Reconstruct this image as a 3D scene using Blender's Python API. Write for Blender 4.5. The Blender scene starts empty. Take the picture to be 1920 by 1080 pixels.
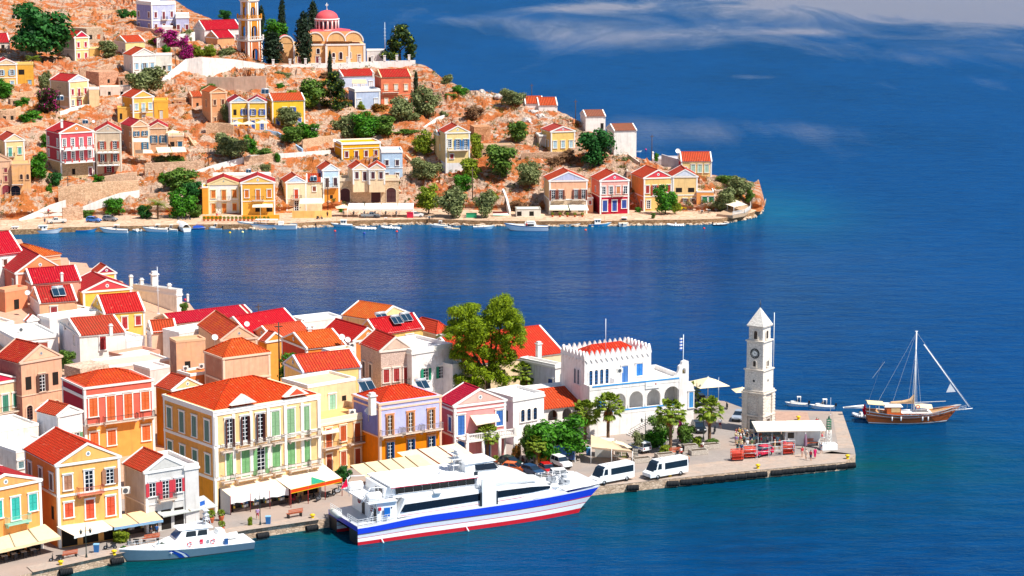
import bpy,math,random
from mathutils import Vector,Matrix,noise
random.seed(7)
R =math.radians;PI =math.pi
sc =bpy.context.scene
COL =sc.collection
# ---------------------------------------------------------------- camera
F_PX =4400.0;CH =90.0;PITCH =9.9
cam_d =bpy.data.cameras.new('camera');cam =bpy.data.objects.new('camera',cam_d);COL.objects.link(cam)
cam.location =(0,0,CH);cam.rotation_euler =(R(90-PITCH),0,0)
cam_d.sensor_width =36;cam_d.lens =F_PX/1920*36;cam_d.clip_start =1;cam_d.clip_end =30000
sc.camera =cam
sp,cp =math.sin(R(PITCH)),math.cos(R(PITCH))
def ray(px,py):
 u =(px-960)/F_PX;v =(540-py)/F_PX
 return Vector((u,cp + v*sp,-sp + v*cp))
def P(px,py,z=0.0):
 d =ray(px,py);t =(z-CH)/d.z
 return Vector((d.x*t,d.y*t,z))
def pix(w):
 x,y,z =w[0],w[1],w[2]-CH
 d =y*cp - z*sp;up =y*sp + z*cp
 return 960+F_PX*x/d,540-F_PX*up/d
def scl(w):return F_PX/(w[1]*cp-(w[2]-CH)*sp)
def lerp(a,b,t):return a+(b-a)*t
def ss(t):
 t =max(0.,min(1.,t));return t*t*(3-2*t)
def poly(pts,x):
 if x <= pts[0][0]:return pts[0][1]
 for (a,b),(c,d) in zip(pts,pts[1:]):
  if x <= c:return lerp(b,d,(x-a)/(c-a))
 return pts[-1][1]
# ---------------------------------------------------------------- colours & materials
def C(h):
 v =[int(h[i:i+2],16)/255 for i in (0,2,4)]
 return tuple([(c/12.92 if c <= .04045 else ((c+.055)/1.055)**2.4) for c in v]+[1])
MATS ={}
def newmat(name):
 m =bpy.data.materials.new(name);m.use_nodes =True
 nt =m.node_tree;b =nt.nodes['Principled BSDF']
 return m,nt,b
def N(nt,t,**k):
 n =nt.nodes.new(t)
 for a,v in k.items():
  if a.startswith('i_'):n.inputs[a[2:].replace('_',' ')].default_value =v
  else:setattr(n,a,v)
 return n
def ramp(nt,fac,stops):
 r =N(nt,'ShaderNodeValToRGB');e =r.color_ramp.elements
 while len(e) < len(stops):e.new(.5)
 for i,(p,c) in enumerate(stops):e[i].position =p;e[i].color =c if len(c) == 4 else (*c,1)
 nt.links.new(fac,r.inputs[0]);return r.outputs[0]
def mixc(nt,fac,a,b,mode='MIX'):
 m =N(nt,'ShaderNodeMix',data_type='RGBA',blend_type=mode)
 for s,v in ((0,fac),(6,a),(7,b)):
  if hasattr(v,'links') or hasattr(v,'is_output'):nt.links.new(v,m.inputs[s])
  else:m.inputs[s].default_value =v
 return m.outputs[2]
def noi(nt,scale,detail=3,vec=None,rough=.55,sc3=None,kind='ShaderNodeTexNoise'):
 n =N(nt,kind);n.inputs['Scale'].default_value =scale
 if kind == 'ShaderNodeTexNoise':n.inputs['Detail'].default_value =detail;n.inputs['Roughness'].default_value =rough
 if vec is None:
  g =N(nt,'ShaderNodeNewGeometry');vec =g.outputs['Position']
 if sc3:
  mp =N(nt,'ShaderNodeMapping');mp.inputs['Scale'].default_value =sc3;nt.links.new(vec,mp.inputs[0]);vec =mp.outputs[0]
 nt.links.new(vec,n.inputs['Vector'])
 return n.outputs['Fac'] if kind == 'ShaderNodeTexNoise' else n.outputs['Distance']
def bump(nt,b,h,strength=.3,dist=.05):
 n =N(nt,'ShaderNodeBump');n.inputs['Strength'].default_value =strength;n.inputs['Distance'].default_value =dist
 nt.links.new(h,n.inputs['Height']);nt.links.new(n.outputs[0],b.inputs['Normal']);return n
def dk(c,f):return (c[0]*f,c[1]*f,c[2]*f,1)
def plaster(h,wear=.0):
 k =('pl',h,wear)
 if k in MATS:return MATS[k]
 m,nt,b =newmat('plaster_'+h);c =C(h);c =(c[0],c[1]*.91,c[2]*.88,1) if c[0] > c[2]*1.5 else (c[0]*.97,c[1]*.96,c[2]*.95,1)
 a =noi(nt,.9,5);s =noi(nt,1.0,3,sc3=(2.2,2.2,.25))
 col =mixc(nt,ramp(nt,a,[(.3,(0,0,0)),(.7,(1,1,1))]),dk(c,.86),dk(c,1.04))
 col =mixc(nt,ramp(nt,s,[(.52,(0,0,0)),(.72,(.55+wear*.4,)*3)]),col,(c[0]*.62+.03,c[1]*.6+.03,c[2]*.58+.03,1))
 if wear:
  w =noi(nt,.55,6,rough=.7)
  col =mixc(nt,ramp(nt,w,[(.5,(0,0,0)),(.62,(wear,)*3)]),col,C('c9a58c'))
 nt.links.new(col,b.inputs['Base Color']);b.inputs['Roughness'].default_value =.9
 b.inputs['Specular IOR Level'].default_value =.2
 bump(nt,b,noi(nt,6,4),.25,.03)
 MATS[k] =m;return m
def paint(h,rough=.45,metal=0.,name='paint'):
 k =('pt',h,rough,metal)
 if k in MATS:return MATS[k]
 m,nt,b =newmat(name+'_'+h);c =C(h)
 col =mixc(nt,noi(nt,2.5,4),dk(c,.85),dk(c,1.06))
 nt.links.new(col,b.inputs['Base Color']);b.inputs['Roughness'].default_value =rough;b.inputs['Metallic'].default_value =metal
 MATS[k] =m;return m
def cloth(h):
 k =('cl',h)
 if k in MATS:return MATS[k]
 m,nt,b =newmat('cloth_'+h);c =C(h)
 col =mixc(nt,noi(nt,1.3,4),dk(c,.84),dk(c,1.08))
 nt.links.new(col,b.inputs['Base Color']);b.inputs['Roughness'].default_value =.95;b.inputs['Specular IOR Level'].default_value =.1
 bump(nt,b,noi(nt,2.2,4),.4,.08)
 MATS[k] =m;return m
def wood(h):
 k =('wd',h)
 if k in MATS:return MATS[k]
 m,nt,b =newmat('wood_'+h);c =C(h)
 tc =N(nt,'ShaderNodeTexCoord')
 w =noi(nt,6,3,tc.outputs['Object'],sc3=(1,1,.1))
 sl =N(nt,'ShaderNodeTexWave',wave_type='BANDS',bands_direction='Z');sl.inputs['Scale'].default_value =3.2;sl.inputs['Distortion'].default_value =.3
 nt.links.new(tc.outputs['Object'],sl.inputs['Vector'])
 col =mixc(nt,w,dk(c,.72),dk(c,1.1))
 nt.links.new(col,b.inputs['Base Color']);b.inputs['Roughness'].default_value =.6
 bump(nt,b,sl.outputs['Fac'],.5,.03)
 MATS[k] =m;return m
def glass(h='10161c',rough=.08):
 k =('gl',h,rough)
 if k in MATS:return MATS[k]
 m,nt,b =newmat('glass_'+h)
 nt.links.new(mixc(nt,noi(nt,1.1,2),dk(C(h),.6),dk(C(h),1.5)),b.inputs['Base Color'])
 b.inputs['Roughness'].default_value =rough;b.inputs['IOR'].default_value =1.5
 MATS[k] =m;return m
def stone(h,h2=None,scale=2.2,mortar=None,blocks=True):
 k =('st',h,h2,scale,blocks)
 if k in MATS:return MATS[k]
 m,nt,b =newmat('stone_'+h);c =C(h);c2 =C(h2) if h2 else dk(c,.7)
 g =N(nt,'ShaderNodeNewGeometry')
 v =N(nt,'ShaderNodeTexVoronoi',feature='F1');v.inputs['Scale'].default_value =scale
 mp =N(nt,'ShaderNodeMapping');mp.inputs['Scale'].default_value =(1,1,1.6);nt.links.new(g.outputs['Position'],mp.inputs[0]);nt.links.new(mp.outputs[0],v.inputs['Vector'])
 e =N(nt,'ShaderNodeTexVoronoi',feature='DISTANCE_TO_EDGE');e.inputs['Scale'].default_value =scale;nt.links.new(mp.outputs[0],e.inputs['Vector'])
 sep =N(nt,'ShaderNodeSeparateColor');nt.links.new(v.outputs['Color'],sep.inputs[0])
 col =mixc(nt,sep.outputs[0],c2,dk(c,1.08))
 col =mixc(nt,ramp(nt,noi(nt,.5,5),[(.42,(0,0,0)),(.66,(.7,.7,.7))]),col,c)
 edge =ramp(nt,e.outputs['Distance'],[(.0,(.8,)*3),(.09,(0,)*3)])
 col =mixc(nt,edge,col,dk(c2,.62))
 nt.links.new(col,b.inputs['Base Color']);b.inputs['Roughness'].default_value =.95;b.inputs['Specular IOR Level'].default_value =.2
 bump(nt,b,e.outputs['Distance'],.6,.12)
 MATS[k] =m;return m
def tiles(h,h2=None,light=.12):
 """clay tile roof: uv u runs along the eave, v down the slope"""
 k =('ti',h,h2)
 if k in MATS:return MATS[k]
 m,nt,b =newmat('tiles_'+h);c =C(h);c =(c[0]*.9,c[1]+(.03 if c[1] > .025 else .004),c[2]+.006,1);c2 =C(h2) if h2 else (c[0]*.8,c[1]*.8+.035,c[2]*.9+.01,1)
 uv =N(nt,'ShaderNodeUVMap');sx =N(nt,'ShaderNodeSeparateXYZ');nt.links.new(uv.outputs[0],sx.inputs[0])
 def wav(o,per):
  q =N(nt,'ShaderNodeMath',operation='MULTIPLY');q.inputs[1].default_value =2*PI/per;nt.links.new(o,q.inputs[0])
  s =N(nt,'ShaderNodeMath',operation='SINE');nt.links.new(q.outputs[0],s.inputs[0])
  t =N(nt,'ShaderNodeMath',operation='MULTIPLY_ADD');t.inputs[1].default_value =.5;t.inputs[2].default_value =.5;nt.links.new(s.outputs[0],t.inputs[0]);return t.outputs[0]
 wu =wav(sx.outputs[0],.48);wv =wav(sx.outputs[1],.42)
 g =noi(nt,1.0,4);g2 =noi(nt,5,4,rough=.7)
 col =mixc(nt,ramp(nt,g,[(.36,(0,0,0)),(.6,(1,1,1))]),c2,c)
 col =mixc(nt,ramp(nt,g2,[(.38,(.75,)*3),(.62,(0,)*3)]),col,dk(c,.45))
 col =mixc(nt,ramp(nt,wu,[(.0,(.9,)*3),(.55,(0,)*3)]),col,dk(c2,.3))
 col =mixc(nt,ramp(nt,wv,[(.0,(.35,)*3),(.2,(0,)*3)]),col,dk(c2,.5))
 pal =noi(nt,1.7,5,rough=.75)
 col =mixc(nt,ramp(nt,pal,[(.6,(0,)*3),(.72,(.6,)*3)]),col,C('e8a080'))
 nt.links.new(col,b.inputs['Base Color']);b.inputs['Roughness'].default_value =.85;b.inputs['Specular IOR Level'].default_value =.15
 ad =N(nt,'ShaderNodeMath',operation='MULTIPLY_ADD');ad.inputs[1].default_value =.4;nt.links.new(wv,ad.inputs[0]);nt.links.new(wu,ad.inputs[2])
 bump(nt,b,ad.outputs[0],.8,.12)
 MATS[k] =m;return m
def foliage(h1,h2,h3=None,p3=.93):
 k =('fo',h1,h2,h3)
 if k in MATS:return MATS[k]
 m,nt,b =newmat('leaves_'+h1)
 g =N(nt,'ShaderNodeNewGeometry')
 st =[(0,C(h1)),(.85,C(h2))]
 if h3:st += [(p3,C(h2)),(p3+.01,C(h3))]
 col =ramp(nt,g.outputs['Random Per Island'],st)
 nt.links.new(col,b.inputs['Base Color']);b.inputs['Roughness'].default_value =.6;b.inputs['Specular IOR Level'].default_value =.25
 tr =N(nt,'ShaderNodeBsdfTranslucent');nt.links.new(col,tr.inputs[0])
 mx =N(nt,'ShaderNodeMixShader');mx.inputs[0].default_value =.3
 nt.links.new(b.outputs[0],mx.inputs[1]);nt.links.new(tr.outputs[0],mx.inputs[2]);nt.links.new(mx.outputs[0],nt.nodes['Material Output'].inputs[0])
 MATS[k] =m;return m
WHITE ='f4f0ea'
# ---------------------------------------------------------------- mesh builder
class MB:
 def __init__(s):s.v =[];s.f =[];s.m =[];s.mats =[];s.M =Matrix.Identity(4);s.cur =0;s.sm =set()
 def mat(s,m):
  if m not in s.mats:s.mats.append(m)
  s.cur =s.mats.index(m);return s
 def vs(s,pts):
  i =len(s.v);s.v += [tuple(s.M @ Vector(p)) for p in pts];return i
 def face(s,pts):
  i =s.vs(pts);s.f.append(tuple(range(i,i+len(pts))));s.m.append(s.cur);return s
 def faces(s,pts,fs,smooth=False):
  i =s.vs(pts)
  for f in fs:
   if smooth:s.sm.add(len(s.f))
   s.f.append(tuple(i+k for k in f));s.m.append(s.cur)
  return s
 def box(s,x0,x1,y0,y1,z0,z1):
  return s.faces([(x0,y0,z0),(x1,y0,z0),(x1,y1,z0),(x0,y1,z0),(x0,y0,z1),(x1,y0,z1),(x1,y1,z1),(x0,y1,z1)],
     [(0,3,2,1),(4,5,6,7),(0,1,5,4),(1,2,6,5),(2,3,7,6),(3,0,4,7)])
 def prism(s,pts,z0,z1,top=None):
  n =len(pts);t =top or pts
  return s.faces([(x,y,z0) for x,y in pts]+[(x,y,z1) for x,y in t],
     [tuple(range(n-1,-1,-1)),tuple(range(n,2*n))]+[(i,(i+1) % n,n+(i+1) % n,n+i) for i in range(n)])
 def ext(s,pts,y0,y1):
  """profile in xz extruded along y"""
  n =len(pts)
  return s.faces([(x,y0,z) for x,z in pts]+[(x,y1,z) for x,z in pts],
     [tuple(range(n)),tuple(range(2*n-1,n-1,-1))]+[(i,n+i,n+(i+1) % n,(i+1) % n) for i in range(n)])
 def tube(s,a,b,r0,r1=None,n=6,smooth=True):
  a,b =Vector(a),Vector(b);r1 =r0 if r1 is None else r1
  d =(b-a).normalized();u =d.orthogonal().normalized();w =d.cross(u)
  pts =[]
  for c,r in ((a,r0),(b,r1)):
   for k in range(n):
    t =2*PI*k/n;pts.append(c+u*(r*math.cos(t))+w*(r*math.sin(t)))
  i =s.vs(pts)
  for k in range(n):
   if smooth and n > 5:s.sm.add(len(s.f))
   s.f.append((i+k,i+(k+1) % n,i+n+(k+1) % n,i+n+k));s.m.append(s.cur)
  s.f.append(tuple(i+k for k in range(n-1,-1,-1)));s.m.append(s.cur)
  s.f.append(tuple(i+n+k for k in range(n)));s.m.append(s.cur)
  return s
 def path(s,pts,r,n=5):
  for a,b in zip(pts,pts[1:]):s.tube(a,b,r,None,n)
  return s
 def lathe(s,prof,c=(0,0,0),n=16,ang=2*PI,a0=0,sx=1,sy=1,smooth=True):
  full =abs(ang-2*PI) < 1e-4;m =n if full else n+1;pts =[]
  for r,z in prof:
   for k in range(m):
    t =a0+ang*k/n;pts.append((c[0]+sx*r*math.cos(t),c[1]+sy*r*math.sin(t),c[2]+z))
  fs =[]
  for j in range(len(prof)-1):
   for k in range(n):
    k2 =(k+1) % m;fs.append((j*m+k,j*m+k2,(j+1)*m+k2,(j+1)*m+k))
  return s.faces(pts,fs,smooth)
 def loft(s,rings,close=True,caps=True,smooth=True):
  n =len(rings[0]);pts =[p for r in rings for p in r];fs =[]
  for j in range(len(rings)-1):
   for k in range(n if close else n-1):
    k2 =(k+1) % n;fs.append((j*n+k,j*n+k2,(j+1)*n+k2,(j+1)*n+k))
  s.faces(pts,fs,smooth)
  if caps:
   s.face(rings[0][::-1]);s.face(rings[-1])
  return s
 def mesh(s,name,uv=False):
  me =bpy.data.meshes.new(name);me.from_pydata(s.v,[],s.f)
  for m in s.mats:me.materials.append(m)
  for i,p in enumerate(me.polygons):
   p.material_index =s.m[i]
   if i in s.sm:p.use_smooth =True
  if uv:
   ul =me.uv_layers.new(name='UVMap')
   for p in me.polygons:
    nrm =p.normal;h =math.hypot(nrm.x,nrm.y)
    ua =Vector((-nrm.y/h,nrm.x/h,0)) if h > 1e-3 else Vector((1,0,0))
    va =nrm.cross(ua)
    for li in p.loop_indices:
     co =me.vertices[me.loops[li].vertex_index].co
     ul.data[li].uv =(co.dot(ua),co.dot(va))
  me.update();return me
 def obj(s,name,parent=None,mat=None,uv=False,loc=None,rz=None):
  if mat is not None and not s.mats:s.mats.append(mat)
  o =bpy.data.objects.new(name,s.mesh(name,uv));COL.objects.link(o)
  if parent is not None:o.parent =parent
  if loc is not None:o.location =loc
  if rz is not None:o.rotation_euler =(0,0,rz)
  return o
def mb(m=None):
 b =MB()
 if m:b.mat(m)
 return b
LABELS ={}
def tag(o,label,cat,group=None):
 if label:o['label'] =label
 if cat:o['category'] =cat
 if group:o['group'] =group
 return o
def empty(name,loc,rz,label,cat,group=None):
 o =bpy.data.objects.new(name,None);COL.objects.link(o);o.empty_display_size =.5
 o.location =loc;o.rotation_euler =(0,0,rz);return tag(o,label,cat,group)
def struct(o,kind='structure'):o['kind'] =kind;return o
def dup(root,loc=None,rz=None,label=None,group=None,scale=None,mats=None):
 """copy a thing with its parts and sub-parts; mats swaps materials by name on object level"""
 def cpy(o,par):
  c =o.copy();COL.objects.link(c)
  if par is not None:c.parent =par
  if mats and o.type == 'MESH':
   for i,sl in enumerate(c.material_slots):
    if sl.material in mats:sl.link ='OBJECT';sl.material =mats[sl.material]
  for ch in o.children:cpy(ch,c)
  return c
 r =cpy(root,None)
 if loc is not None:r.location =loc
 if rz is not None:r.rotation_euler =(0,0,rz)
 if label:r['label'] =label
 if group:r['group'] =group
 if scale:r.scale =(scale,)*3 if not hasattr(scale,'__len__') else scale
 return r
SUNV =Vector((.85,-.53,0)).normalized()
EL =56
def setup_light():
 w =bpy.data.worlds.new('World');sc.world =w;w.use_nodes =True;nt =w.node_tree
 sk =nt.nodes.new('ShaderNodeTexSky');sk.sky_type ='NISHITA';sk.sun_disc =False
 sk.sun_elevation =R(EL);sk.sun_rotation =math.atan2(SUNV.x,SUNV.y);sk.dust_density =.6;sk.ozone_density =1.5;sk.air_density =1.0
 bg =nt.nodes['Background'];nt.links.new(sk.outputs[0],bg.inputs[0]);bg.inputs[1].default_value =.085
 ld =bpy.data.lights.new('sun','SUN');ld.energy =5;ld.angle =R(.5);ld.color =(1,.955,.87)
 l =bpy.data.objects.new('sun',ld);COL.objects.link(l)
 d =Vector((SUNV.x*math.cos(R(EL)),SUNV.y*math.cos(R(EL)),math.sin(R(EL))))
 l.rotation_euler =d.to_track_quat('Z','Y').to_euler();l.location =(100,200,200)
 sc.view_settings.view_transform ='Standard';sc.view_settings.look ='None';sc.view_settings.exposure =.4;sc.view_settings.gamma =1
 sc.cycles.max_bounces =6;sc.cycles.diffuse_bounces =3;sc.cycles.glossy_bounces =3;sc.cycles.transmission_bounces =3;sc.cycles.transparent_max_bounces =8
 sc.cycles.use_denoising =True;sc.cycles.use_adaptive_sampling =True
setup_light()
# ---------------------------------------------------------------- far shore outline (pixels on the photograph -> world)
YW =[(-160,447),(-50,443),(0,441),(60,439),(110,436),(200,434),(300,432),(400,430),(500,430),(600,425),(700,422),(800,420),(900,423),(1000,424),(1100,424),(1200,422),(1300,421),(1350,419),(1380,415),(1410,408),(1428,398),(1433,388),(1436,380)]
def yw(px):return poly(YW,px)
def yroad(px):return yw(px)-lerp(27,20,ss((px-1150)/250))*(1-.9*ss((px-1395)/38))
RIDGE =[(-160,-110),(180,-95),(255,-50),(300,-20),(335,6),(360,22),(395,36),(440,60),(470,110),(500,121),(790,121),(810,132),(835,152),(880,168),(940,178),(985,184),(1010,196),(1060,214),(1085,228),(1110,248),(1145,285),(1200,300),(1260,322),(1340,332),(1380,346),(1415,366),(1436,379.5)]
KZ =.111
def zt(px,py):
 d =yroad(px)-py
 if d <= 0:return 1.3
 return 1.3+KZ*d*ss(d/14+.15)
def PT(px,py):return P(px,py,zt(px,py))
def rocky(x,y,z,amp=1.):
 v =Vector((x,y,z))
 a =noise.hetero_terrain(v*.13,.9,2.1,5,.7)-.6
 b =noise.noise(v*1.1)
 r =1-abs(noise.noise(Vector((x*.11,y*.11,z*.3))+Vector((9,2,4))))*2
 c =noise.cell(v*.45)*.5+noise.cell(v*.9+Vector((5,5,5)))*.3
 m =max(0,noise.noise(v*.09+Vector((3,8,1)))+.15)
 return amp*(a*.75+b*.25+max(0,r-.55)*1.6+c*m*2.6)
HILL ={}
def build_far():
 cols =[-160+3.2*i for i in range(int((1436+160)/3.2)+1)];rows =170
 V =[];Fc =[]
 for cx in cols:
  y0 =yroad(cx)+1;y1 =min(poly(RIDGE,cx),y0-.5)
  for j in range(rows):
   t =j/(rows-1);py =lerp(y0,y1,t)
   p =PT(cx,py);d =y0-py
   a =ss((d-4)/20)*ss((y0-y1)/60)*(1-.75*ss((t-.93)/.07))
   p.z += rocky(p.x,p.y,p.z)*a
   V.append(p)
  last =V[-1].copy();k =1
  for (dy,fz) in ((6,.97),(18,.8),(45,.35),(70,0),(80,-.05)):
   V.append(Vector((last.x*(1+dy/900),last.y+dy,max(-2,last.z*fz-(.3 if fz == 0 else 0)-(2 if fz < 0 else 0)))))
 n =rows+5
 for i in range(len(cols)-1):
  for j in range(n-1):Fc.append((i*n+j,(i+1)*n+j,(i+1)*n+j+1,i*n+j+1))
 me =bpy.data.meshes.new('hillside');me.from_pydata(V,[],Fc)
 for p in me.polygons:p.use_smooth =False
 m,nt,b =newmat('orange_rocky_earth')
 g =N(nt,'ShaderNodeNewGeometry')
 big =noi(nt,.055,5,rough=.6);mid =noi(nt,.35,6,rough=.65);fin =noi(nt,1.6,5,rough=.7)
 earth =mixc(nt,ramp(nt,mid,[(.3,(0,)*3),(.7,(1,)*3)]),C('a04c24'),C('c87c4c'))
 earth =mixc(nt,ramp(nt,fin,[(.35,(0,)*3),(.7,(.8,)*3)]),earth,C('c9764a'))
 grass =mixc(nt,fin,C('9c5420'),C('d08444'))
 col =mixc(nt,ramp(nt,big,[(.42,(0,)*3),(.58,(.85,)*3)]),earth,grass)
 rk =N(nt,'ShaderNodeTexVoronoi',feature='F1');rk.inputs['Scale'].default_value =.55;rk.inputs['Randomness'].default_value =1
 nt.links.new(g.outputs['Position'],rk.inputs['Vector'])
 r2 =noi(nt,.22,6,rough=.75)
 rmask =ramp(nt,r2,[(.47,(0,)*3),(.54,(1,)*3)])
 rockc =mixc(nt,ramp(nt,noi(nt,1.3,6,rough=.8),[(.3,(0,)*3),(.65,(1,)*3)]),C('8a6a58'),C('e0c2aa'))
 col =mixc(nt,rmask,col,rockc)
 sh =noi(nt,.75,6,rough=.8)
 col =mixc(nt,ramp(nt,sh,[(.58,(0,)*3),(.64,(.8,)*3)]),col,C('4a4a22'))
 nt.links.new(col,b.inputs['Base Color']);b.inputs['Roughness'].default_value =1;b.inputs['Specular IOR Level'].default_value =.1
 hm =noi(nt,1.2,7,rough=.75)
 bump(nt,b,hm,1.0,.7)
 me.materials.append(m);o =bpy.data.objects.new('hillside',me);COL.objects.link(o);struct(o)
 q =mb();mt =stone('b08c68','7c5c40',1.6);mtop =stone('d8b79c','c7a184',.5)
 A =[];B =[]
 xs =list(range(-160,1430,12))+[1430,1433,1436]
 for x in xs:
  a =P(x,yw(x),0);r =PT(x,yroad(x)-3);A.append(a);B.append(r)
 q.mat(mtop)
 for i in range(len(xs)-1):
  a,b2,r,s_ =A[i],A[i+1],B[i],B[i+1]
  q.face([(a.x,a.y,1.34),(b2.x,b2.y,1.34),(s_.x,s_.y,1.34),(r.x,r.y,1.34)])
 q.mat(mt)
 for i in range(len(xs)-1):
  a,b2 =A[i],A[i+1]
  q.face([(a.x,a.y,-1.5),(b2.x,b2.y,-1.5),(b2.x,b2.y,1.34),(a.x,a.y,1.34)])
 struct(q.obj('quay_road'))
 rk =MB();rk.mat(stone('d8c4ae','9a7a60',1.5));rnd =random.Random(4)
 for i in range(420):
  x =rnd.uniform(430,1432);a =P(x,yw(x),0);s =rnd.uniform(.3,.75)
  rock(rk,a+Vector((rnd.uniform(-.4,.4),rnd.uniform(-.9,.1),rnd.uniform(-.1,.2))),s,rnd,.7)
 struct(rk.obj('shore_rocks'),'stuff')
ICO =None
def ico(sub=1):
 import bmesh
 b =bmesh.new();bmesh.ops.create_icosphere(b,subdivisions=sub,radius=1)
 v =[x.co.copy() for x in b.verts];f =[[y.index for y in x.verts] for x in b.faces];b.free();return v,f
def rock(m,c,s,rnd,fl=.8,sub=1):
 global ICO
 if ICO is None:ICO ={1:ico(1),2:ico(2),3:ico(3)}
 v,f =ICO[sub];off =Vector((rnd.uniform(0,99),rnd.uniform(0,99),0));sx,sy =rnd.uniform(.8,1.4),rnd.uniform(.8,1.2)
 m.faces([Vector((p.x*sx,p.y*sy,p.z*fl))*s*(1+.45*noise.noise(p*1.3+off)+.2*noise.noise(p*3.5+off))+Vector(c) for p in v],f)
def blur_shore():
 pts =[]
 for x in range(-100,1437,12):pts.append(P(x,yw(x),0))
 return pts
NEAR_EDGE =[(-120,1131),(62,1085),(207,1052),(462,1006),(600,985),(1131,922),(1360,898),(1608,872)]
def build_water():
 shore =blur_shore()[::2]
 near =[P(x,y,0) for x,y in NEAR_EDGE]
 xs =[];x =-260
 while x < 420:xs.append(x);x += 5
 xs =[-6000,-2500,-1200,-600,-380]+xs+[500,700,1200,2500,6000]
 ys =[];y =230
 while y < 760:ys.append(y);y += 5
 ys =[-300,100,190]+ys+[820,900,1050,1300,1800,3000,6000,12000]
 V =[];att =[]
 def dseg(p,a,b):
  ab =b-a;t =max(0,min(1,(p-a).dot(ab)/ab.length_squared));return (p-a-ab*t).length
 for yy in ys:
  for xx in xs:
   V.append((xx,yy,0));s =n_ =0.
   if -200 < xx < 330 and 240 < yy < 720:
    p =Vector((xx,yy,0))
    d =min((p-q).length for q in shore);s =math.exp(-(d/16)**1.3)*.55
    dn =min(dseg(p,a,b) for a,b in zip(near,near[1:]));n_ =math.exp(-(dn/26)**1.3)
    tip =P(1465,395,0);s =max(s,math.exp(-((xx-tip.x)/18)**2-((yy-tip.y)/45)**2)*.5)
   att.append((s,n_,0,1))
 nx =len(xs);Fc =[(j*nx+i,j*nx+i+1,(j+1)*nx+i+1,(j+1)*nx+i) for j in range(len(ys)-1) for i in range(nx-1)]
 me =bpy.data.meshes.new('sea_water');me.from_pydata(V,[],Fc)
 ca =me.color_attributes.new('depth','FLOAT_COLOR','POINT')
 for i,c in enumerate(att):ca.data[i].color =c
 m,nt,b =newmat('sea_water')
 g =N(nt,'ShaderNodeNewGeometry');pos =g.outputs['Position']
 at =N(nt,'ShaderNodeAttribute',attribute_name='depth');sp_ =N(nt,'ShaderNodeSeparateColor');nt.links.new(at.outputs['Color'],sp_.inputs[0])
 tint =noi(nt,.012,4,sc3=(1,.5,1));t2 =noi(nt,.3,5,rough=.7,sc3=(.3,1,1))
 deep =mixc(nt,ramp(nt,tint,[(.35,(0,)*3),(.65,(1,)*3)]),C('002452'),C('00346c'))
 deep =mixc(nt,ramp(nt,t2,[(.3,(0,)*3),(.7,(.7,)*3)]),deep,C('004480'))
 s1 =N(nt,'ShaderNodeMath',operation='MULTIPLY');nt.links.new(sp_.outputs[0],s1.inputs[0])
 nz =ramp(nt,noi(nt,.1,4,sc3=(.5,1,1)),[(.3,(.55,)*3),(.7,(1.0,)*3)]);nt.links.new(nz,s1.inputs[1])
 col =mixc(nt,s1.outputs[0],deep,C('0b6c88'))
 s2 =N(nt,'ShaderNodeMath',operation='MULTIPLY');nt.links.new(sp_.outputs[1],s2.inputs[0]);nt.links.new(nz,s2.inputs[1])
 col =mixc(nt,s2.outputs[0],col,C('034644'))
 b.inputs['IOR'].default_value =1.33
 df =N(nt,'ShaderNodeBsdfDiffuse');nt.links.new(col,df.inputs[0]);gl =N(nt,'ShaderNodeBsdfGlossy');SLK =gl.inputs[0];fz =N(nt,'ShaderNodeFresnel');fz.inputs[0].default_value =1.33
 fm =N(nt,'ShaderNodeMath',operation='MULTIPLY');nt.links.new(fz.outputs[0],fm.inputs[0]);ms =N(nt,'ShaderNodeMixShader');nt.links.new(fm.outputs[0],ms.inputs[0]);nt.links.new(df.outputs[0],ms.inputs[1]);nt.links.new(gl.outputs[0],ms.inputs[2]);nt.links.new(ms.outputs[0],nt.nodes['Material Output'].inputs[0])
 mp =N(nt,'ShaderNodeMapping');mp.inputs['Scale'].default_value =(.0045,.0011,1);mp.inputs['Rotation'].default_value =(0,0,R(-8));mp.inputs['Location'].default_value =(.3,.1,0)
 nt.links.new(pos,mp.inputs[0]);sn =N(nt,'ShaderNodeTexNoise');sn.inputs['Scale'].default_value =3;sn.inputs['Detail'].default_value =6;sn.inputs['Roughness'].default_value =.62;sn.inputs['Distortion'].default_value =.8
 nt.links.new(mp.outputs[0],sn.inputs['Vector'])
 sx =N(nt,'ShaderNodeSeparateXYZ');nt.links.new(pos,sx.inputs[0])
 def blob(cx,cy,rx,ry):
  a =N(nt,'ShaderNodeMath',operation='MULTIPLY_ADD');a.inputs[1].default_value =1/rx;a.inputs[2].default_value =-cx/rx;nt.links.new(sx.outputs[0],a.inputs[0])
  c =N(nt,'ShaderNodeMath',operation='MULTIPLY_ADD');c.inputs[1].default_value =1/ry;c.inputs[2].default_value =-cy/ry;nt.links.new(sx.outputs[1],c.inputs[0])
  a2 =N(nt,'ShaderNodeMath',operation='POWER');a2.inputs[1].default_value =2;nt.links.new(a.outputs[0],a2.inputs[0])
  aa =N(nt,'ShaderNodeMath',operation='MULTIPLY');nt.links.new(a.outputs[0],aa.inputs[0]);nt.links.new(a.outputs[0],aa.inputs[1])
  cc =N(nt,'ShaderNodeMath',operation='MULTIPLY');nt.links.new(c.outputs[0],cc.inputs[0]);nt.links.new(c.outputs[0],cc.inputs[1])
  q =N(nt,'ShaderNodeMath',operation='ADD');nt.links.new(aa.outputs[0],q.inputs[0]);nt.links.new(cc.outputs[0],q.inputs[1])
  ng =N(nt,'ShaderNodeMath',operation='MULTIPLY');ng.inputs[1].default_value =-1;nt.links.new(q.outputs[0],ng.inputs[0])
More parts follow.
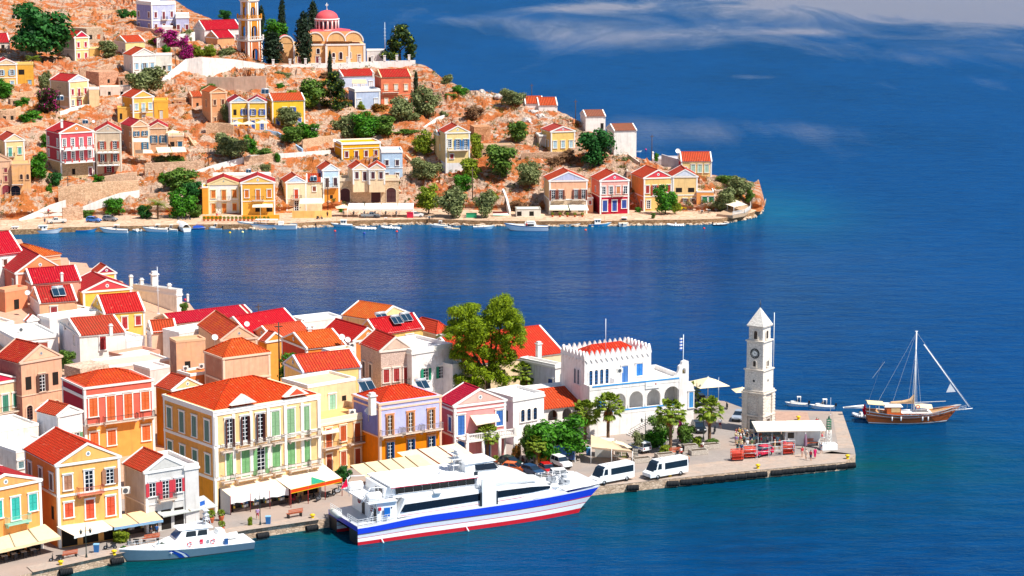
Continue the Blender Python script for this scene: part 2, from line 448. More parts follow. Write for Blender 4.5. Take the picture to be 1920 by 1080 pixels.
  ex =N(nt,'ShaderNodeMath',operation='EXPONENT');nt.links.new(ng.outputs[0],ex.inputs[0]);return ex.outputs[0]
 tot =None
 for (px,py,hw,hh,k) in SLICKS:
  c =P(px,py);e =P(px+hw,py);f1 =P(px,py-hh);f2 =P(px,py+hh)
  o_ =blob(c.x,(f1.y+f2.y)/2,e.x-c.x,(f1.y-f2.y)/2)
  mk =N(nt,'ShaderNodeMath',operation='MULTIPLY');mk.inputs[1].default_value =k;nt.links.new(o_,mk.inputs[0])
  if tot is None:tot =mk.outputs[0]
  else:
   ad =N(nt,'ShaderNodeMath',operation='ADD');nt.links.new(tot,ad.inputs[0]);nt.links.new(mk.outputs[0],ad.inputs[1]);tot =ad.outputs[0]
 ad =N(nt,'ShaderNodeMath',operation='ADD');nt.links.new(tot,ad.inputs[0]);nt.links.new(sn.outputs['Fac'],ad.inputs[1])
 slick =ramp(nt,ad.outputs[0],[(.62,(0,)*3),(1.08,(1,)*3)])
 rr =N(nt,'ShaderNodeMapRange');nt.links.new(slick,rr.inputs[0]);rr.inputs[3].default_value =.16;rr.inputs[4].default_value =.12;nt.links.new(rr.outputs[0],gl.inputs['Roughness'])
 ci =P(560,505);calm0 =blob(ci.x,ci.y,105,95)
 cn =N(nt,'ShaderNodeMath',operation='MULTIPLY');nt.links.new(calm0,cn.inputs[0]);nt.links.new(ramp(nt,noi(nt,.03,4,sc3=(.4,1,1)),[(.3,(.55,)*3),(.6,(1,)*3)]),cn.inputs[1])
 mx_ =N(nt,'ShaderNodeMath',operation='MAXIMUM');nt.links.new(cn.outputs[0],mx_.inputs[0]);nt.links.new(slick,mx_.inputs[1])
 nt.links.new(mixc(nt,slick,mixc(nt,cn.outputs[0],(.24,.62,1,1),(.78,.9,1,1)),(.92,.84,1,1)),SLK)  # sky reflection tint painted by mask: blue open water, pale inlet, mauve slicks
 sl_ =N(nt,'ShaderNodeMapRange');nt.links.new(mx_.outputs[0],sl_.inputs[0]);sl_.inputs[3].default_value =.5;sl_.inputs[4].default_value =1.15;nt.links.new(sl_.outputs[0],fm.inputs[1])
 w1 =noi(nt,.9,3,rough=.6,sc3=(.45,1,1));w2 =noi(nt,.22,2,sc3=(.5,1,1));w3 =noi(nt,3.0,2,sc3=(.6,1,1))
 a1 =N(nt,'ShaderNodeMath',operation='MULTIPLY_ADD');a1.inputs[1].default_value =1.6;nt.links.new(w2,a1.inputs[0]);nt.links.new(w1,a1.inputs[2])
 a2 =N(nt,'ShaderNodeMath',operation='MULTIPLY_ADD');a2.inputs[1].default_value =.22;nt.links.new(w3,a2.inputs[0]);nt.links.new(a1.outputs[0],a2.inputs[2])
 bn =bump(nt,b,a2.outputs[0],1,.5)
 for q in (df,gl,fz):nt.links.new(bn.outputs[0],q.inputs['Normal'])
 bs =N(nt,'ShaderNodeMapRange');nt.links.new(slick,bs.inputs[0]);bs.inputs[3].default_value =WAVE;bs.inputs[4].default_value =WAVE*.3;nt.links.new(bs.outputs[0],bn.inputs['Strength'])
 me.materials.append(m);o =bpy.data.objects.new('sea_water',me);COL.objects.link(o);struct(o)
SLICKS =[(1760,8,470,62,.8),(1500,60,80,8,.3),(1120,15,170,10,.36),(1180,75,200,26,.27),(1700,110,60,14,.2),(1420,145,60,6,.28),(1860,160,60,20,.2),(1380,245,330,26,.27),(1050,60,260,50,.14),(900,40,160,12,.2)]
WAVE =.9
build_water();build_far()
# ---------------------------------------------------------------- houses
WC ={}
def cached(key,fn):
 if key not in WC:WC[key] =fn()
 return WC[key]
def link(name,me,par,loc=(0,0,0),rz=0):
 o =bpy.data.objects.new(name,me);COL.objects.link(o);o.parent =par;o.location =loc;o.rotation_euler =(0,0,rz);return o
def m_frame(w,h,tr,arch,fr=.18,lintel=True):
 def f():
  b =mb(paint(tr,.8));d =.13
  b.box(-w/2-fr,-w/2,-d,.02,0,h+fr*(0 if arch else 1));b.box(w/2,w/2+fr,-d,.02,0,h+fr*(0 if arch else 1))
  if not arch:b.box(-w/2,w/2,-d,.02,h,h+fr)
  else:
   n =8
   for i in range(n):
    a0,a1 =PI*i/n,PI*(i+1)/n
    for yy in (-d,):
     q =[(r*math.cos(a),h+r*.75*math.sin(a)) for r,a in ((w/2,a0),(w/2+fr,a0),(w/2+fr,a1),(w/2,a1))]
     b.ext(q,-d,.02)
  b.box(-w/2-fr-.06,w/2+fr+.06,-d-.07,.02,-.14,0)
  if lintel and not arch:b.box(-w/2-fr-.08,w/2+fr+.08,-d-.08,.02,h+fr,h+fr+.1)
  return b.mesh('window_frame')
 return cached(('fr',w,h,tr,arch,fr,lintel),f)
def arcpts(w,h,arch,n=8):
 p =[(-w/2,.0),(w/2,.0),(w/2,h)]
 if arch:p += [(w/2*math.cos(PI*i/n),h+w/2*.75*math.sin(PI*i/n)) for i in range(1,n)]
 return p+[(-w/2,h)]
def m_pane(w,h,arch,mull,gcol,mcol):
 def f():
  b =mb(glass(gcol));b.ext(arcpts(w,h,arch),-.03,.02)
  if mull:
   b.mat(paint(mcol,.6));t =.045
   b.box(-t,t,-.06,-.03,0,h)
   b.box(-w/2,-w/2+t*1.6,-.06,-.03,0,h);b.box(w/2-t*1.6,w/2,-.06,-.03,0,h);b.box(-w/2+t*1.6,w/2-t*1.6,-.06,-.031,h-t*1.6,h)
   n =max(2,round(h/.55))
   for k in range(1,n):b.box(-w/2+.05,w/2-.05,-.058,-.03,h*k/n-t*.7,h*k/n+t*.7)
  return b.mesh('pane')
 return cached(('pa',w,h,arch,mull,gcol,mcol),f)
def m_leaf(w,h,col,arch=False,split=True):
 """closed pair of louvred shutters or a panelled door"""
 def f():
  c =C(col);b =mb(wood(col));
  if arch:b.ext(arcpts(w,h,True),-.04,.02)
  for s in ((-1,1) if split else (0,)):
   x0,x1 =(-w/2,-.015) if s == -1 else (.015,w/2)
   if not split:x0,x1 =-w/2,w/2
   t =.07
   b.box(x0,x1,-.05,.02,0,h)
   b.box(x0,x0+t,-.085,-.05,0,h);b.box(x1-t,x1,-.085,-.05,0,h)
   for zz in (0,h*.48,h-t*1.3):b.box(x0+t,x1-t,-.085,-.05,zz,zz+t*1.3)
   n =int(h/.16)
   for k in range(1,n):
    z =h*k/n
    b.face([(x0+t,-.05,z),(x1-t,-.05,z),(x1-t,-.075,z-.07),(x0+t,-.075,z-.07)])
  return b.mesh('shutter')
 return cached(('lf',w,h,col,arch,split),f)
def m_open(w,h,col):
 """one open shutter leaf, folded back against the wall, hinged at x=0 to +x"""
 def f():
  b =mb(wood(col));x1 =w/2;t =.06
  b.box(0,x1,-.18,-.13,0,h)
  for a,c in ((0,t),(x1-t,x1)):b.box(a,c,-.2,-.18,0,h)
  for zz in (0,h*.48,h-t*1.3):b.box(t,x1-t,-.2,-.18,zz,zz+t*1.3)
  return b.mesh('shutter')
 return cached(('op',w,h,col),f)
def window(par,code,w,h,loc,rz,sh='7a1f1f',tr=WHITE,mcol='f2f2f2',gcol='141a22'):
 w =round(w,2);h =round(h,2);arch =code in 'aeASX'
 nm ='door' if code in 'dDXFP' else 'window'
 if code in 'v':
  b =cached(('void',w,h),lambda:(lambda q:(q.box(-w/2,w/2,-.03,.02,0,h),q.mesh('opening'))[1])(mb(paint('1c1510',.95))))  # dark panel painted for the unlit interior, no hole cut
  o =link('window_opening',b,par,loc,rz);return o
 if code == 'x':
  o =link('window_opening',m_leaf(w,h,sh),par,loc,rz);return o
 o =link(nm,m_frame(w,h,tr,arch),par,loc,rz)
 if code in 'sdSX':link('shutter' if nm == 'window' else 'door_leaf',m_leaf(w,h,sh,arch),o)
 elif code in 'pP':
  link('pane',m_pane(w,h,arch,True,gcol,mcol),o)
  link('shutter',m_open(w,h,sh),o,(w/2-.1,.1,0),R(-78));link('shutter',m_open(w,h,sh),o,(-w/2+.28,.1,0),R(-102))
 elif code in 'oDFe':
  link('pane',m_pane(w,h,arch,True,gcol,mcol),o)
  if code != 'F':
   a =link('shutter',m_open(w,h,sh),o,(w/2+.02,0,0))
   a2 =link('shutter',m_open(w,h,sh),o,(-w/2-.02-w/2,0,0))
 elif code in 'gaA':link('pane',m_pane(w,h,arch,True,gcol,sh if code == 'A' or code == 'a' else mcol),o)
 return o
def m_bal(w,d,col,slabc,bars=True):
 def f():
  b =mb(plaster(slabc));b.box(-w/2,w/2,-d,0,-.18,0)
  for x in (-w/2+.25,w/2-.25):b.ext([(x-.09,-.18),(x+.09,-.18),(x+.09,-.5),(x-.09,-.6)],-d*.6,0)
  return b.mesh('balcony_slab')
 def g():
  b =mb(paint(col,.5));
  b.box(-w/2,w/2,-d,-d+.05,.92,.98);b.box(-w/2,-w/2+.05,-d+.05,0,.92,.98);b.box(w/2-.05,w/2,-d+.05,0,.92,.98)
  b.box(-w/2,w/2,-d+.005,-d+.04,.08,.12)
  n =int(w/.17)
  for k in range(n+1):x =-w/2+.03+(w-.06)*k/n;b.box(x-.014,x+.014,-d+.01,-d+.035,0,.92)
  n =int(d/.17)
  for k in range(1,n+1):
   y =-d+d*k/(n+1)
   for x in (-w/2+.025,w/2-.025):b.box(x-.014,x+.014,y-.012,y+.012,0,.92)
  return b.mesh('railing')
 return cached(('bs',w,d,slabc),f),cached(('br',w,d,col),g)
def balcony(par,loc,rz,w,d=.95,col='3a3330',slabc='e6d3c2'):
 a,c =m_bal(round(w,2),d,col,slabc);o =link('balcony',a,par,loc,rz);link('railing',c,o);return o
def roof_mesh(b,t,W,D,ze,rh,kind,tm,trim,ov=.25,ped=None,rake=.22,oc=True,wallm=None):
 """b roof mesh, t trim mesh"""
 if kind in ('gf','gs'):
  A,B =(W,D) if kind == 'gf' else (D,W)
  def q(a,bb,z):return (a,bb,z) if kind == 'gf' else (bb,a,z)
  sl =rh/(A/2)
  b.mat(tm)
  for s in (0,1):
   e =-ov if s == 0 else A+ov;zz =ze-sl*ov+.12
   b.face([q(e,0,zz),q(e,B,zz),q(A/2,B,ze+rh+.12),q(A/2,0,ze+rh+.12)])
   b.face([q(e,0,zz-.14),q(e,B,zz-.14),q(e,B,zz),q(e,0,zz)])
   b.face([q(e,0,zz-.14),q(e,B,zz-.14),q(A/2,B,ze+rh-.02),q(A/2,0,ze+rh-.02)])
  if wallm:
   b.mat(wallm)
   for bb in (.01,B-.01):b.face([q(0,bb,ze),q(A,bb,ze),q(A/2,bb,ze+rh)])
  t.mat(trim)
  r =rake
  for bb0,bb1 in ((-.14,.2),(B-.2,B+.14)):
   for s in (-1,1):
    e =A/2+s*(A/2+ov+.05);ez =ze-sl*(ov+.05)
    p =[(A/2,ze+rh+.18),(e,ez+.18),(e,ez+.18-r*1.35),(A/2,ze+rh+.18-r*1.35)]
    pts =[q(x,bb0,z) for x,z in p]+[q(x,bb1,z) for x,z in p]
    t.faces(pts,[(0,1,2,3),(7,6,5,4),(0,4,5,1),(1,5,6,2),(2,6,7,3),(3,7,4,0)])
  n =max(2,int(B/.5))
  b.mat(tm)
  pr =[(A/2-.16,ze+rh+.1),(A/2-.08,ze+rh+.22),(A/2+.08,ze+rh+.22),(A/2+.16,ze+rh+.1)]
  for i in range(3):
   (x0,z0),(x1,z1) =pr[i],pr[i+1]
   b.face([q(x0,.2,z0),q(x1,.2,z1),q(x1,B-.2,z1),q(x0,B-.2,z0)])
  if ped:
   t.mat(ped)
   for bb in (-.035,B+.035):t.face([q(.25,bb,ze+.12),q(A-.25,bb,ze+.12),q(A/2,bb,ze+rh-.15)])
  if oc:
   t.mat(trim);n =12;ro =min(.36,rh*.22)
   zc =ze+rh*.42
   ring =[q(A/2+ro*math.cos(2*PI*k/n),-.07,zc+ro*math.sin(2*PI*k/n)) for k in range(n)];t.face(ring)
   t.mat(paint('8090a0',.6));t.face([q(A/2+ro*.55*math.cos(2*PI*k/n),-.085,zc+ro*.55*math.sin(2*PI*k/n)) for k in range(n)])
 elif kind == 'hip':
  o =ov;zz =ze+.02;h =rh
  if W >= D:r0,r1 =(D/2,D/2),(W-D/2,D/2)
  else:r0,r1 =(W/2,W/2),(W/2,D-W/2)
  if W < D:h =rh
  e =[(-o,-o,zz),(W+o,-o,zz),(W+o,D+o,zz),(-o,D+o,zz)];a =(*r0,ze+h);c =(*r1,ze+h)
  b.mat(tm)
  if W >= D:b.face([e[0],e[1],c,a]);b.face([e[1],e[2],c]);b.face([e[2],e[3],a,c]);b.face([e[3],e[0],a])
  else:b.face([e[0],e[1],a]);b.face([e[1],e[2],c,a]);b.face([e[2],e[3],c]);b.face([e[3],e[0],a,c])
  b.face(e)
  lt =tiles('e08a66','c8603c')
  for p0,p1 in ((e[0],a),(e[1],a if W < D else c),(e[2],c),(e[3],c if W < D else a),(a,c)):
   if (Vector(p0)-Vector(p1)).length > .2:b.tube(Vector(p0)+Vector((0,0,.03)),Vector(p1)+Vector((0,0,.03)),.11,.11,6)
 elif kind == 'flat':
  b.mat(plaster('d8b79c'));b.face([(0.1,.1,ze-.02),(W-.1,.1,ze-.02),(W-.1,D-.1,ze-.02),(.1,D-.1,ze-.02)])
  t.mat(trim);k =rh;th =.28
  t.box(-.05,W+.05,-.05,th,ze-.1,ze+k);t.box(-.05,W+.05,D-th,D+.05,ze-.1,ze+k)
  t.box(-.05,th,th,D-th,ze-.1,ze+k);t.box(W-th,W+.05,th,D-th,ze-.1,ze+k)
def place_rows(root,rows,W,axis,W2,defsh,deftr):
 """rows: (z, h, w, codes, shutter colour, trim colour[, x0frac, x1frac])"""
 for r in rows:
  z,h,w,codes =r[:4];sh =r[4] if len(r) > 4 and r[4] else defsh;tr =r[5] if len(r) > 5 and r[5] else deftr
  f0 =r[6] if len(r) > 6 else 0;f1 =r[7] if len(r) > 7 else 1
  cs =codes.replace(' ','');n =len(cs)
  for i,c in enumerate(cs):
   if c == '.':continue
   f =f0+(f1-f0)*(i+.5)/n
   if axis == 'f':loc,rz =(W*f,0,z),0
   elif axis == 'l':loc,rz =(0,W2*(1-f),z),-PI/2
   else:loc,rz =(W,W2*f,z),PI/2
   hh =h
   if c in 'dDFXP':hh =r[8] if len(r) > 8 else h*1.32;loc =(loc[0],loc[1],z-(hh-h))
   window(root,c,w,hh,loc,rz,sh,tr)
def house(O,phi,W,D,Hh,label,cat='house',name='house',col='f0d090',col2=None,split=None,trim=WHITE,roof='gf',rh=1.8,tile='e02020',tile2=None,ped=None,oc=True,ov=.25,
  front=(),left=(),right=(),bal=(),bands=(),pil=True,sh='7a1f1f',group='houses on the hillside',wallmat=None,found=3.0,base=None,slabc=None,wear=0,rake=.22,eave=True,balcol='3a3330',leftcol=None,leftcol2=None):
 root =empty(name,O,phi,label,cat,group)
 wm =wallmat or plaster(col,wear);tm =paint(trim,.85,name='trim')
 b =mb();
 sz =split if (split and col2) else -found
 if split and col2:
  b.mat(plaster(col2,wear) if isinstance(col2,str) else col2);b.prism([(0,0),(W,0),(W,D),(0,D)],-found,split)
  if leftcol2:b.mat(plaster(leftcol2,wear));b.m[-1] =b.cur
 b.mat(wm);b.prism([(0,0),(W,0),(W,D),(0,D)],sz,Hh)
 if leftcol:b.mat(plaster(leftcol,wear));b.m[-1] =b.cur  # left wall colour: own paint on some houses, side shade painted in on others
 b.obj('wall',root)
 rb =mb();t =mb()
 if roof != 'none':
  roof_mesh(rb,t,W,D,Hh,rh,roof,tiles(tile,tile2) if roof != 'flat' else None,tm,ov,plaster(ped) if ped else None,rake,oc,wm)
 t.mat(tm)
 if eave:
  e =.16
  t.box(-e,W+e,-e,-.002,Hh-.3,Hh+.02);t.box(-e,-.002,0,D+e,Hh-.3,Hh+.02);t.box(W+.002,W+e,0,D+e,Hh-.3,Hh+.02)
  if roof == 'hip':t.box(0,W,D+.002,D+e,Hh-.3,Hh+.02)
 for z,h in bands:
  t.box(-.1,W+.1,-.1,-.001,z,z+h);t.box(-.1,-.001,0,D,z,z+h);t.box(W+.001,W+.1,0,D,z,z+h)
 if pil:
  pw =.38
  for x0 in (-.05,W-pw+.05):t.box(x0,x0+pw,-.07,-.001,-found*.3,Hh-.31)
  t.box(-.05,-.001,0,pw,-found*.3,Hh-.31)
  t.box(-.05,-.001,D-pw,D,-found*.3,Hh-.31)
 if rb.f:rb.obj('roof',root,uv=True)
 if t.f:t.obj('moulding',root)
 place_rows(root,front,W,'f',D,sh,trim);place_rows(root,left,W,'l',D,sh,trim);place_rows(root,right,W,'r',D,sh,trim)
 for q in bal:
  side ='f' if len(q) < 4 else q[3]
  f,z,w =q[:3]
  if side == 'f':balcony(root,(W*f,0,z),0,w,col=balcol,slabc=slabc or 'e6d3c2')
  else:balcony(root,(0,D*(1-f),z),-PI/2,w,col=balcol,slabc=slabc or 'e6d3c2')
 return root
def far(x1,x2,yb,yt,dx,D,zb=None,**k):
 """x1 near-corner pixel column, x2 far end of the front, yb ground row and yt eave row at the corner, dx width of visible side in pixels (negative: right side seen)"""
 z =zt(x1,yb) if zb is None else zb
 O =P(x1,yb,z);s =scl(O)
 az =math.atan2(O.x,O.y)
 phi =math.asin(max(-.9,min(.9,dx/(s*D))))-az
 Hh =(yb-yt)/(s*math.cos(R(8)))
 W =solveW(O,phi,x2)
 return house(O,phi,W,D,Hh,**k)
def solveW(O,ang,xt):
 d =Vector((math.cos(ang),math.sin(ang),0));lo,hi =0.,120.
 sgn =1 if pix(O+d)[0] > pix(O)[0] else -1
 for _ in range(50):
  m =(lo+hi)/2
  if (pix(O+d*m)[0]-xt)*sgn < 0:lo =m
  else:hi =m
 return lo
def G(X,Y):return 1.3+9*ss((-30-X)/70)*ss((Y-365)/105)
def near(cx,cy,ze,rx,ry,lx=None,zb=None,phi=None,yb=None,D=None,**k):
 """eave corner pixel (cx,cy) at height ze (or base row yb), right end pixel of the front, column of the far end of the left side"""
 if yb is not None:
  zb =1.3 if zb is None else zb
  O =P(cx,yb,zb);lo,hi =zb,zb+40
  for _ in range(40):
   ze =(lo+hi)/2
   if pix((O.x,O.y,ze))[1] > cy:lo =ze
   else:hi =ze
 E =P(cx,cy,ze);Rr =P(rx,ry,ze)
 d =Rr-E
 ph =math.atan2(d.y,d.x) if phi is None else R(phi)
 W =solveW(E,ph,rx);D =solveW(E,ph+PI/2,lx) if lx is not None else D
 if zb is None:zb =G(E.x,E.y)-.1
 k.setdefault('group','houses of the harbour town')
 if not k.get('front') and W > 4.5 and ze-zb > 4.5 and not k.get('left'):k['front'] =[(ze-zb-2.3,1.2,.85,'. s . s .' if W > 9 else 's . v')];k.setdefault('sh','6a3a2c')
 return house(Vector((E.x,E.y,zb)),ph,W,D,ze-zb,**k)
def rep(label,root):
 pass
# ---------------------------------------------------------------- houses on the far hillside
BLUE,PBLUE,REDSH,ORSH,TEAL,DKR ='3a63b8','9cc4dc','b02234','e0761a','2f9a94','5a1e22'
def far_houses():
 far(-34,19,97,80,8,8,label='small house with two red roof tiers and washing on its terrace at the hill edge',col='e8d8cc',roof='gs',rh=2.4,tile='d8102a',front=[(.6,1.4,1.,'v v')],pil=False)
 far(-6,33,167,121,6,8,label='yellow house with pale blue shutters and a white pediment beside a palm',col='f2c878',ped='f4d8b0',rh=1.4,oc=False,tile='e02030',sh=PBLUE,bands=[(3.2,.2)],
  front=[(4.0,1.5,.95,'o o'),(.7,1.5,.95,'s d')])
 far(33.6,64,166,122,0,6,label='flat roofed yellow annex with an open veranda and pale blue doors',col='f0b848',roof='flat',rh=.4,sh=PBLUE,pil=False,eave=False,front=[(4.1,1.5,1.7,'v .'),(.6,1.8,1.,'. d')],trim='e8c478')
 far(141,168,115,71,26,8.5,label='tall narrow cream house with magenta shutters and a red gable',col='f4dc9c',leftcol='cfcac8',ped='c8284e',oc=False,rh=1.8,tile='e82418',sh='c01840',bands=[(3.4,.2)],
  front=[(4.3,1.5,.85,'s s'),(1.,1.4,.85,'s d')],left=[(1.2,1.,.5,'. v .')])
 far(163,193,87,54,28,8,label='roofless grey stone ruin with one orange shuttered window on the upper slope',roof='none',pil=False,eave=False,wallmat=stone('cbb49a','a88d74',1.6),sh='d8662a',front=[(2.2,1.4,1.2,'v x')])
 far(236,272,108,79,20,8,label='plain pale yellow house with a long red roof beneath the blue mansion',col='f4e0a0',leftcol='e8e2e2',roof='gs',rh=1.6,tile='e83420',pil=False,left=[(1.6,.9,.5,'. v')])
 far(250,293,145,104,17,9,label='white gabled house with pale blue shutters behind the big round olive tree',col='f2eee6',rh=1.9,tile='e83420',sh=PBLUE,oc=False,front=[(2.4,1.8,1.,'s o s')],left=[(2.6,1.4,.7,'. s')])
 far(293.6,323,138,104,0,6,label='low white annex with a pale blue door and an air conditioner',col='f2eee2',roof='flat',rh=.3,pil=False,sh='86b8d0',front=[(1.2,1.2,.9,'. v d')],eave=False)
 far(131,167,208,153,35,9,label='cream and grey gabled house with red shutters and a whitewashed base on the zigzag path',col='f6dca0',leftcol='d8c4a0',col2='f0eeee',split=1.3,ped='ccd4e4',rh=1.6,tile='e0202c',sh='b02030',oc=False,bands=[(3.9,.15)],
  front=[(4.6,1.6,.8,'s d s'),(1.5,1.5,.8,'g D .')],left=[(4.2,1.,.6,'. v .')],bal=[(.5,4.1,1.6)])
 far(168,187,205,168,0,5,label='low cream annex with a flat roof joined to the cream and grey gabled house',col='f6e0ae',roof='flat',rh=.3,pil=False,eave=False)
 far(186,222,168,136,24,7,label='roofless ruin of pink brick and grey stone with one small opening',roof='none',pil=False,eave=False,wallmat=stone('dfa888','b98468',2.0),front=[(1.8,1.1,.8,'. v .')])
 far(188,246,186,163,0,5,label='long low whitewashed ruin with dark doorways on the winding white path',col='f0dccc',roof='none',pil=False,eave=False,front=[(.6,1.6,.8,'. v . v v')])
 far(250,289,232,183,20,8,label='golden yellow gabled house with pale blue shutters above the twin stone gables',col='f4c464',leftcol='e2a840',ped='f0c060',rh=1.7,tile='e83420',sh='b4d0d8',oc=False,bands=[(3.0,.2)],
  front=[(3.9,1.7,.9,'s d s'),(.6,1.6,.8,'. d .')],left=[(3.9,1.3,.7,'s . s')],bal=[(.5,3.3,1.8)])
 far(289.6,316,227,191,0,7,label='golden yellow wing with a stepped terrace and a white door',col='f6c04c',roof='flat',rh=.5,trim='f0b848',pil=False,eave=False,sh='e8e4dc',front=[(.8,2.2,.9,'. d .')])
 far(221,246,229,203,0,4,label='flat roofed yellow wing on the shaded side of the golden gabled house',col='eab656',roof='flat',rh=.3,trim='f0c060',pil=False,eave=False,front=[(.8,1.7,.7,'v .')])
 far(327,349,203,187,0,4,label='tiny stone hut with one red door among the rocks',roof='flat',rh=.2,trim='d8b08c',pil=False,eave=False,wallmat=stone('dca078','c08a64',2),sh='b02a1c',front=[(.2,1.6,.9,'. d .')])
 far(360,381,206,181,8,6,label='little orange stone house with a red roof and a dark side door',col='dc9c70',rh=1.0,tile='e84828',oc=False,trim='e0b898',roof='gs',front=[(.4,1.6,.7,'v')],left=[(.4,1.6,.7,'. d')])
 far(396,426,236,174,16,8,label='tall ochre stone house with small brown windows beside an olive tree',col='e4a878',rh=1.2,tile='ea5428',oc=False,trim='ecc8a4',sh='6a3a20',front=[(6.0,1.4,.8,'s s'),(1.2,1.1,.6,'s .')],left=[(5.6,1.5,.7,'. d .')],split=3.8,col2='dcae84')
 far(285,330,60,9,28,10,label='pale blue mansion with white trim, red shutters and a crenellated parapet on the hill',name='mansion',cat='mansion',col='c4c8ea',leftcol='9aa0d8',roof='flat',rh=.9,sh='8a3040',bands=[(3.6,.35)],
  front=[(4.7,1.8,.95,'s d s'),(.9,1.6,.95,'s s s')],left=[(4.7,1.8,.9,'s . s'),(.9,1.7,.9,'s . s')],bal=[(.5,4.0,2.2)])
 far(330.5,355,60,33,0,9,label='single storey pale blue wing with a white roof terrace beside the mansion',col='c4c8ea',roof='flat',rh=1.2,sh='8a3040',front=[(.8,1.5,.95,'s .s')],pil=False)
 far(384,452,85,56,20,9,label='long white monastery hall under a bright crimson roof',col='f4e8e6',roof='gs',rh=2.6,tile='d4142c',tile2='c81028',sh='a02040',pil=False,front=[(2.,1.,.8,'. . . s s')],left=[(2,1,.6,'. . .')])
 far(408,440,92,71,22,7,label='low ochre chapel room with a crimson lean roof in front of the white hall',col='e8b080',roof='gs',rh=2.0,tile='d4142c',tile2='c81028',pil=False)
 far(643,703,170,143,14,8,label='pale blue house with a crimson roof and a small peach awning beneath the church',col='cddaf2',leftcol='b8c4e4',roof='gs',rh=1.5,tile='dc2420',sh='e8ecf4',pil=False,front=[(.6,1.9,1.,'. s s s')])
 far(666,713,208,171,12,8,label='flat roofed pale blue house with white shutters below the peach awning',col='c2d2ee',leftcol='8aa8d8',roof='flat',rh=.5,sh='eef2f8',front=[(1.,2.4,.95,'s . s')])
 far(715,771,202,145,12,9,label='orange two storey house with white shutters and a long balcony',col='e88460',leftcol='d86c50',roof='gs',rh=1.8,tile='dc2420',trim='f4d0a0',sh='f0ece4',bands=[(3.8,.12)],pil=False,
  front=[(5.1,1.7,.95,'s s s'),(1.,1.8,.95,'s s s')],bal=[(.3,4.6,5.0)],balcol='a8402c')
 far(433,466,246,192,8,8,label='yellow gabled house with a pale blue pediment, leftmost of the pair on the terrace',col='f4cc50',ped='b4cce4',rh=1.4,tile='c81e3c',sh=BLUE,oc=False,leftcol='e8e4e8',
  front=[(4.6,1.6,.9,'v o'),(1.,2.,1.,'d .')],bands=[(3.6,.2)])
 far(466.5,500,246,192,0,8,label='yellow gabled house with a pale blue pediment, joined to the long blue shuttered house',col='f4cc50',ped='b4cce4',rh=1.4,tile='c81e3c',sh=BLUE,oc=False,front=[(4.6,1.6,.9,'o o'),(1.,2.,1.,'d d')],bands=[(3.6,.2)])
 far(511,572,237,189,11,8,label='long yellow house with bright blue shutters and an orange red roof',col='f6cc3c',leftcol='dcc050',roof='gs',rh=1.6,tile='ea4424',sh=BLUE,front=[(3.2,2.1,1.,'. o o .'),(.3,1.8,1.,'d . s')],left=[(3.4,1.6,.8,'. o .')],bal=[(.5,2.7,6.)],balcol='e8e8f0')
 far(11,47,312,264,14,9,label='pale yellow gabled house with teal shutters at the left of the rocky gully',col='f4dca0',rh=1.6,tile='e03030',sh='58b4a4',oc=False,ped='f0dcb4',front=[(3.2,1.8,.95,'d s')],bal=[(.27,2.7,2.0)])
 far(-20,23,372,302,10,9,label='pinkish stone gabled house with dark red shutters and an arched cellar',rh=1.6,tile='b87860',tile2='a87058',trim='d8b090',oc=False,wallmat=plaster('e0b896',.4),sh='8a2030',front=[(6.8,1.1,.8,'. s'),(4.3,1.5,.8,'D s'),(.6,2.0,2.2,'. X')],bal=[(.3,3.9,3.)])
 far(24,59,373,309,0,8,label='ochre stone house with a balcony over one wide dark arch',roof='flat',rh=.2,trim='dcb088',wallmat=plaster('e8b67c',.4),sh='5a3a2a',pil=False,eave=False,front=[(5.2,1.1,.7,'. a a'),(.7,2.,2.4,'a . .')],bal=[(.28,4.0,3.)])
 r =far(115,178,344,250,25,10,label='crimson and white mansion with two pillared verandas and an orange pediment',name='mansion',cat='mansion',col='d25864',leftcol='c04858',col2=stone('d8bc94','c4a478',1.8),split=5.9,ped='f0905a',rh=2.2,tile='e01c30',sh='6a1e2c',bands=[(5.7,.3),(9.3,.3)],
  front=[(10.,2.,.9,'g F F g'),(6.5,2.,.9,'g F F g'),(2.2,1.6,.9,'. v . d')],left=[(10.,1.9,.8,'g . g'),(6.6,1.9,.8,'g . g')])
 veranda(r,1.0,9.1,[9.25,5.75],1.3,'d8605a')
 r =far(181,229,330,248,0,10,label='grey beige gabled house with rust orange shutters beside the crimson mansion',col='d8c4a6',rh=1.9,tile='e42a2c',trim='e6dccb',sh='b4401e',ped='d8c8b0',front=[(7.2,2.2,1.1,'o o'),(3.8,2.2,1.1,'o o'),(.4,2.4,1.3,'. D .','b02028')])
 veranda(r,.6,6.4,[6.7,3.2],1.2,'d8c8b0')
 far(249,280,298,237,20,9,label='stone gabled house with small teal shutters, taller of the joined stone pair',wallmat=plaster('dcae84',.3),leftcol='c49a78',rh=1.5,tile='dc2038',trim='ecd4bc',ped='e0b490',oc=False,sh='1f6a90',front=[(6.3,1.3,.9,'o o'),(3.0,1.6,1.,'. D')],left=[(6.3,1.1,.7,'s . s'),(3.,1.2,.7,'s . s')])
 far(280.6,315,292,240,0,9,label='stone gabled house with tall teal shutters, lower of the joined stone pair',wallmat=plaster('e0b48c',.3),rh=1.4,tile='dc2038',trim='ecd4bc',ped='e0b490',oc=False,sh='1f6a90',front=[(3.6,2.,1.,'o o'),(.6,1.5,1.,'. s')])
 far(391,450,401,345,0,9,label='white gabled waterfront house with orange shutters',col='f6f2ec',rh=1.6,tile='d82434',ped='f4e4b0',sh=ORSH,trim='f0d8a0',group='houses along the far quay',bands=[(3.3,.2)],front=[(4.3,2.0,1.05,'s d s'),(.8,1.9,1.,'d d s')],bal=[(.5,3.7,3.2)])
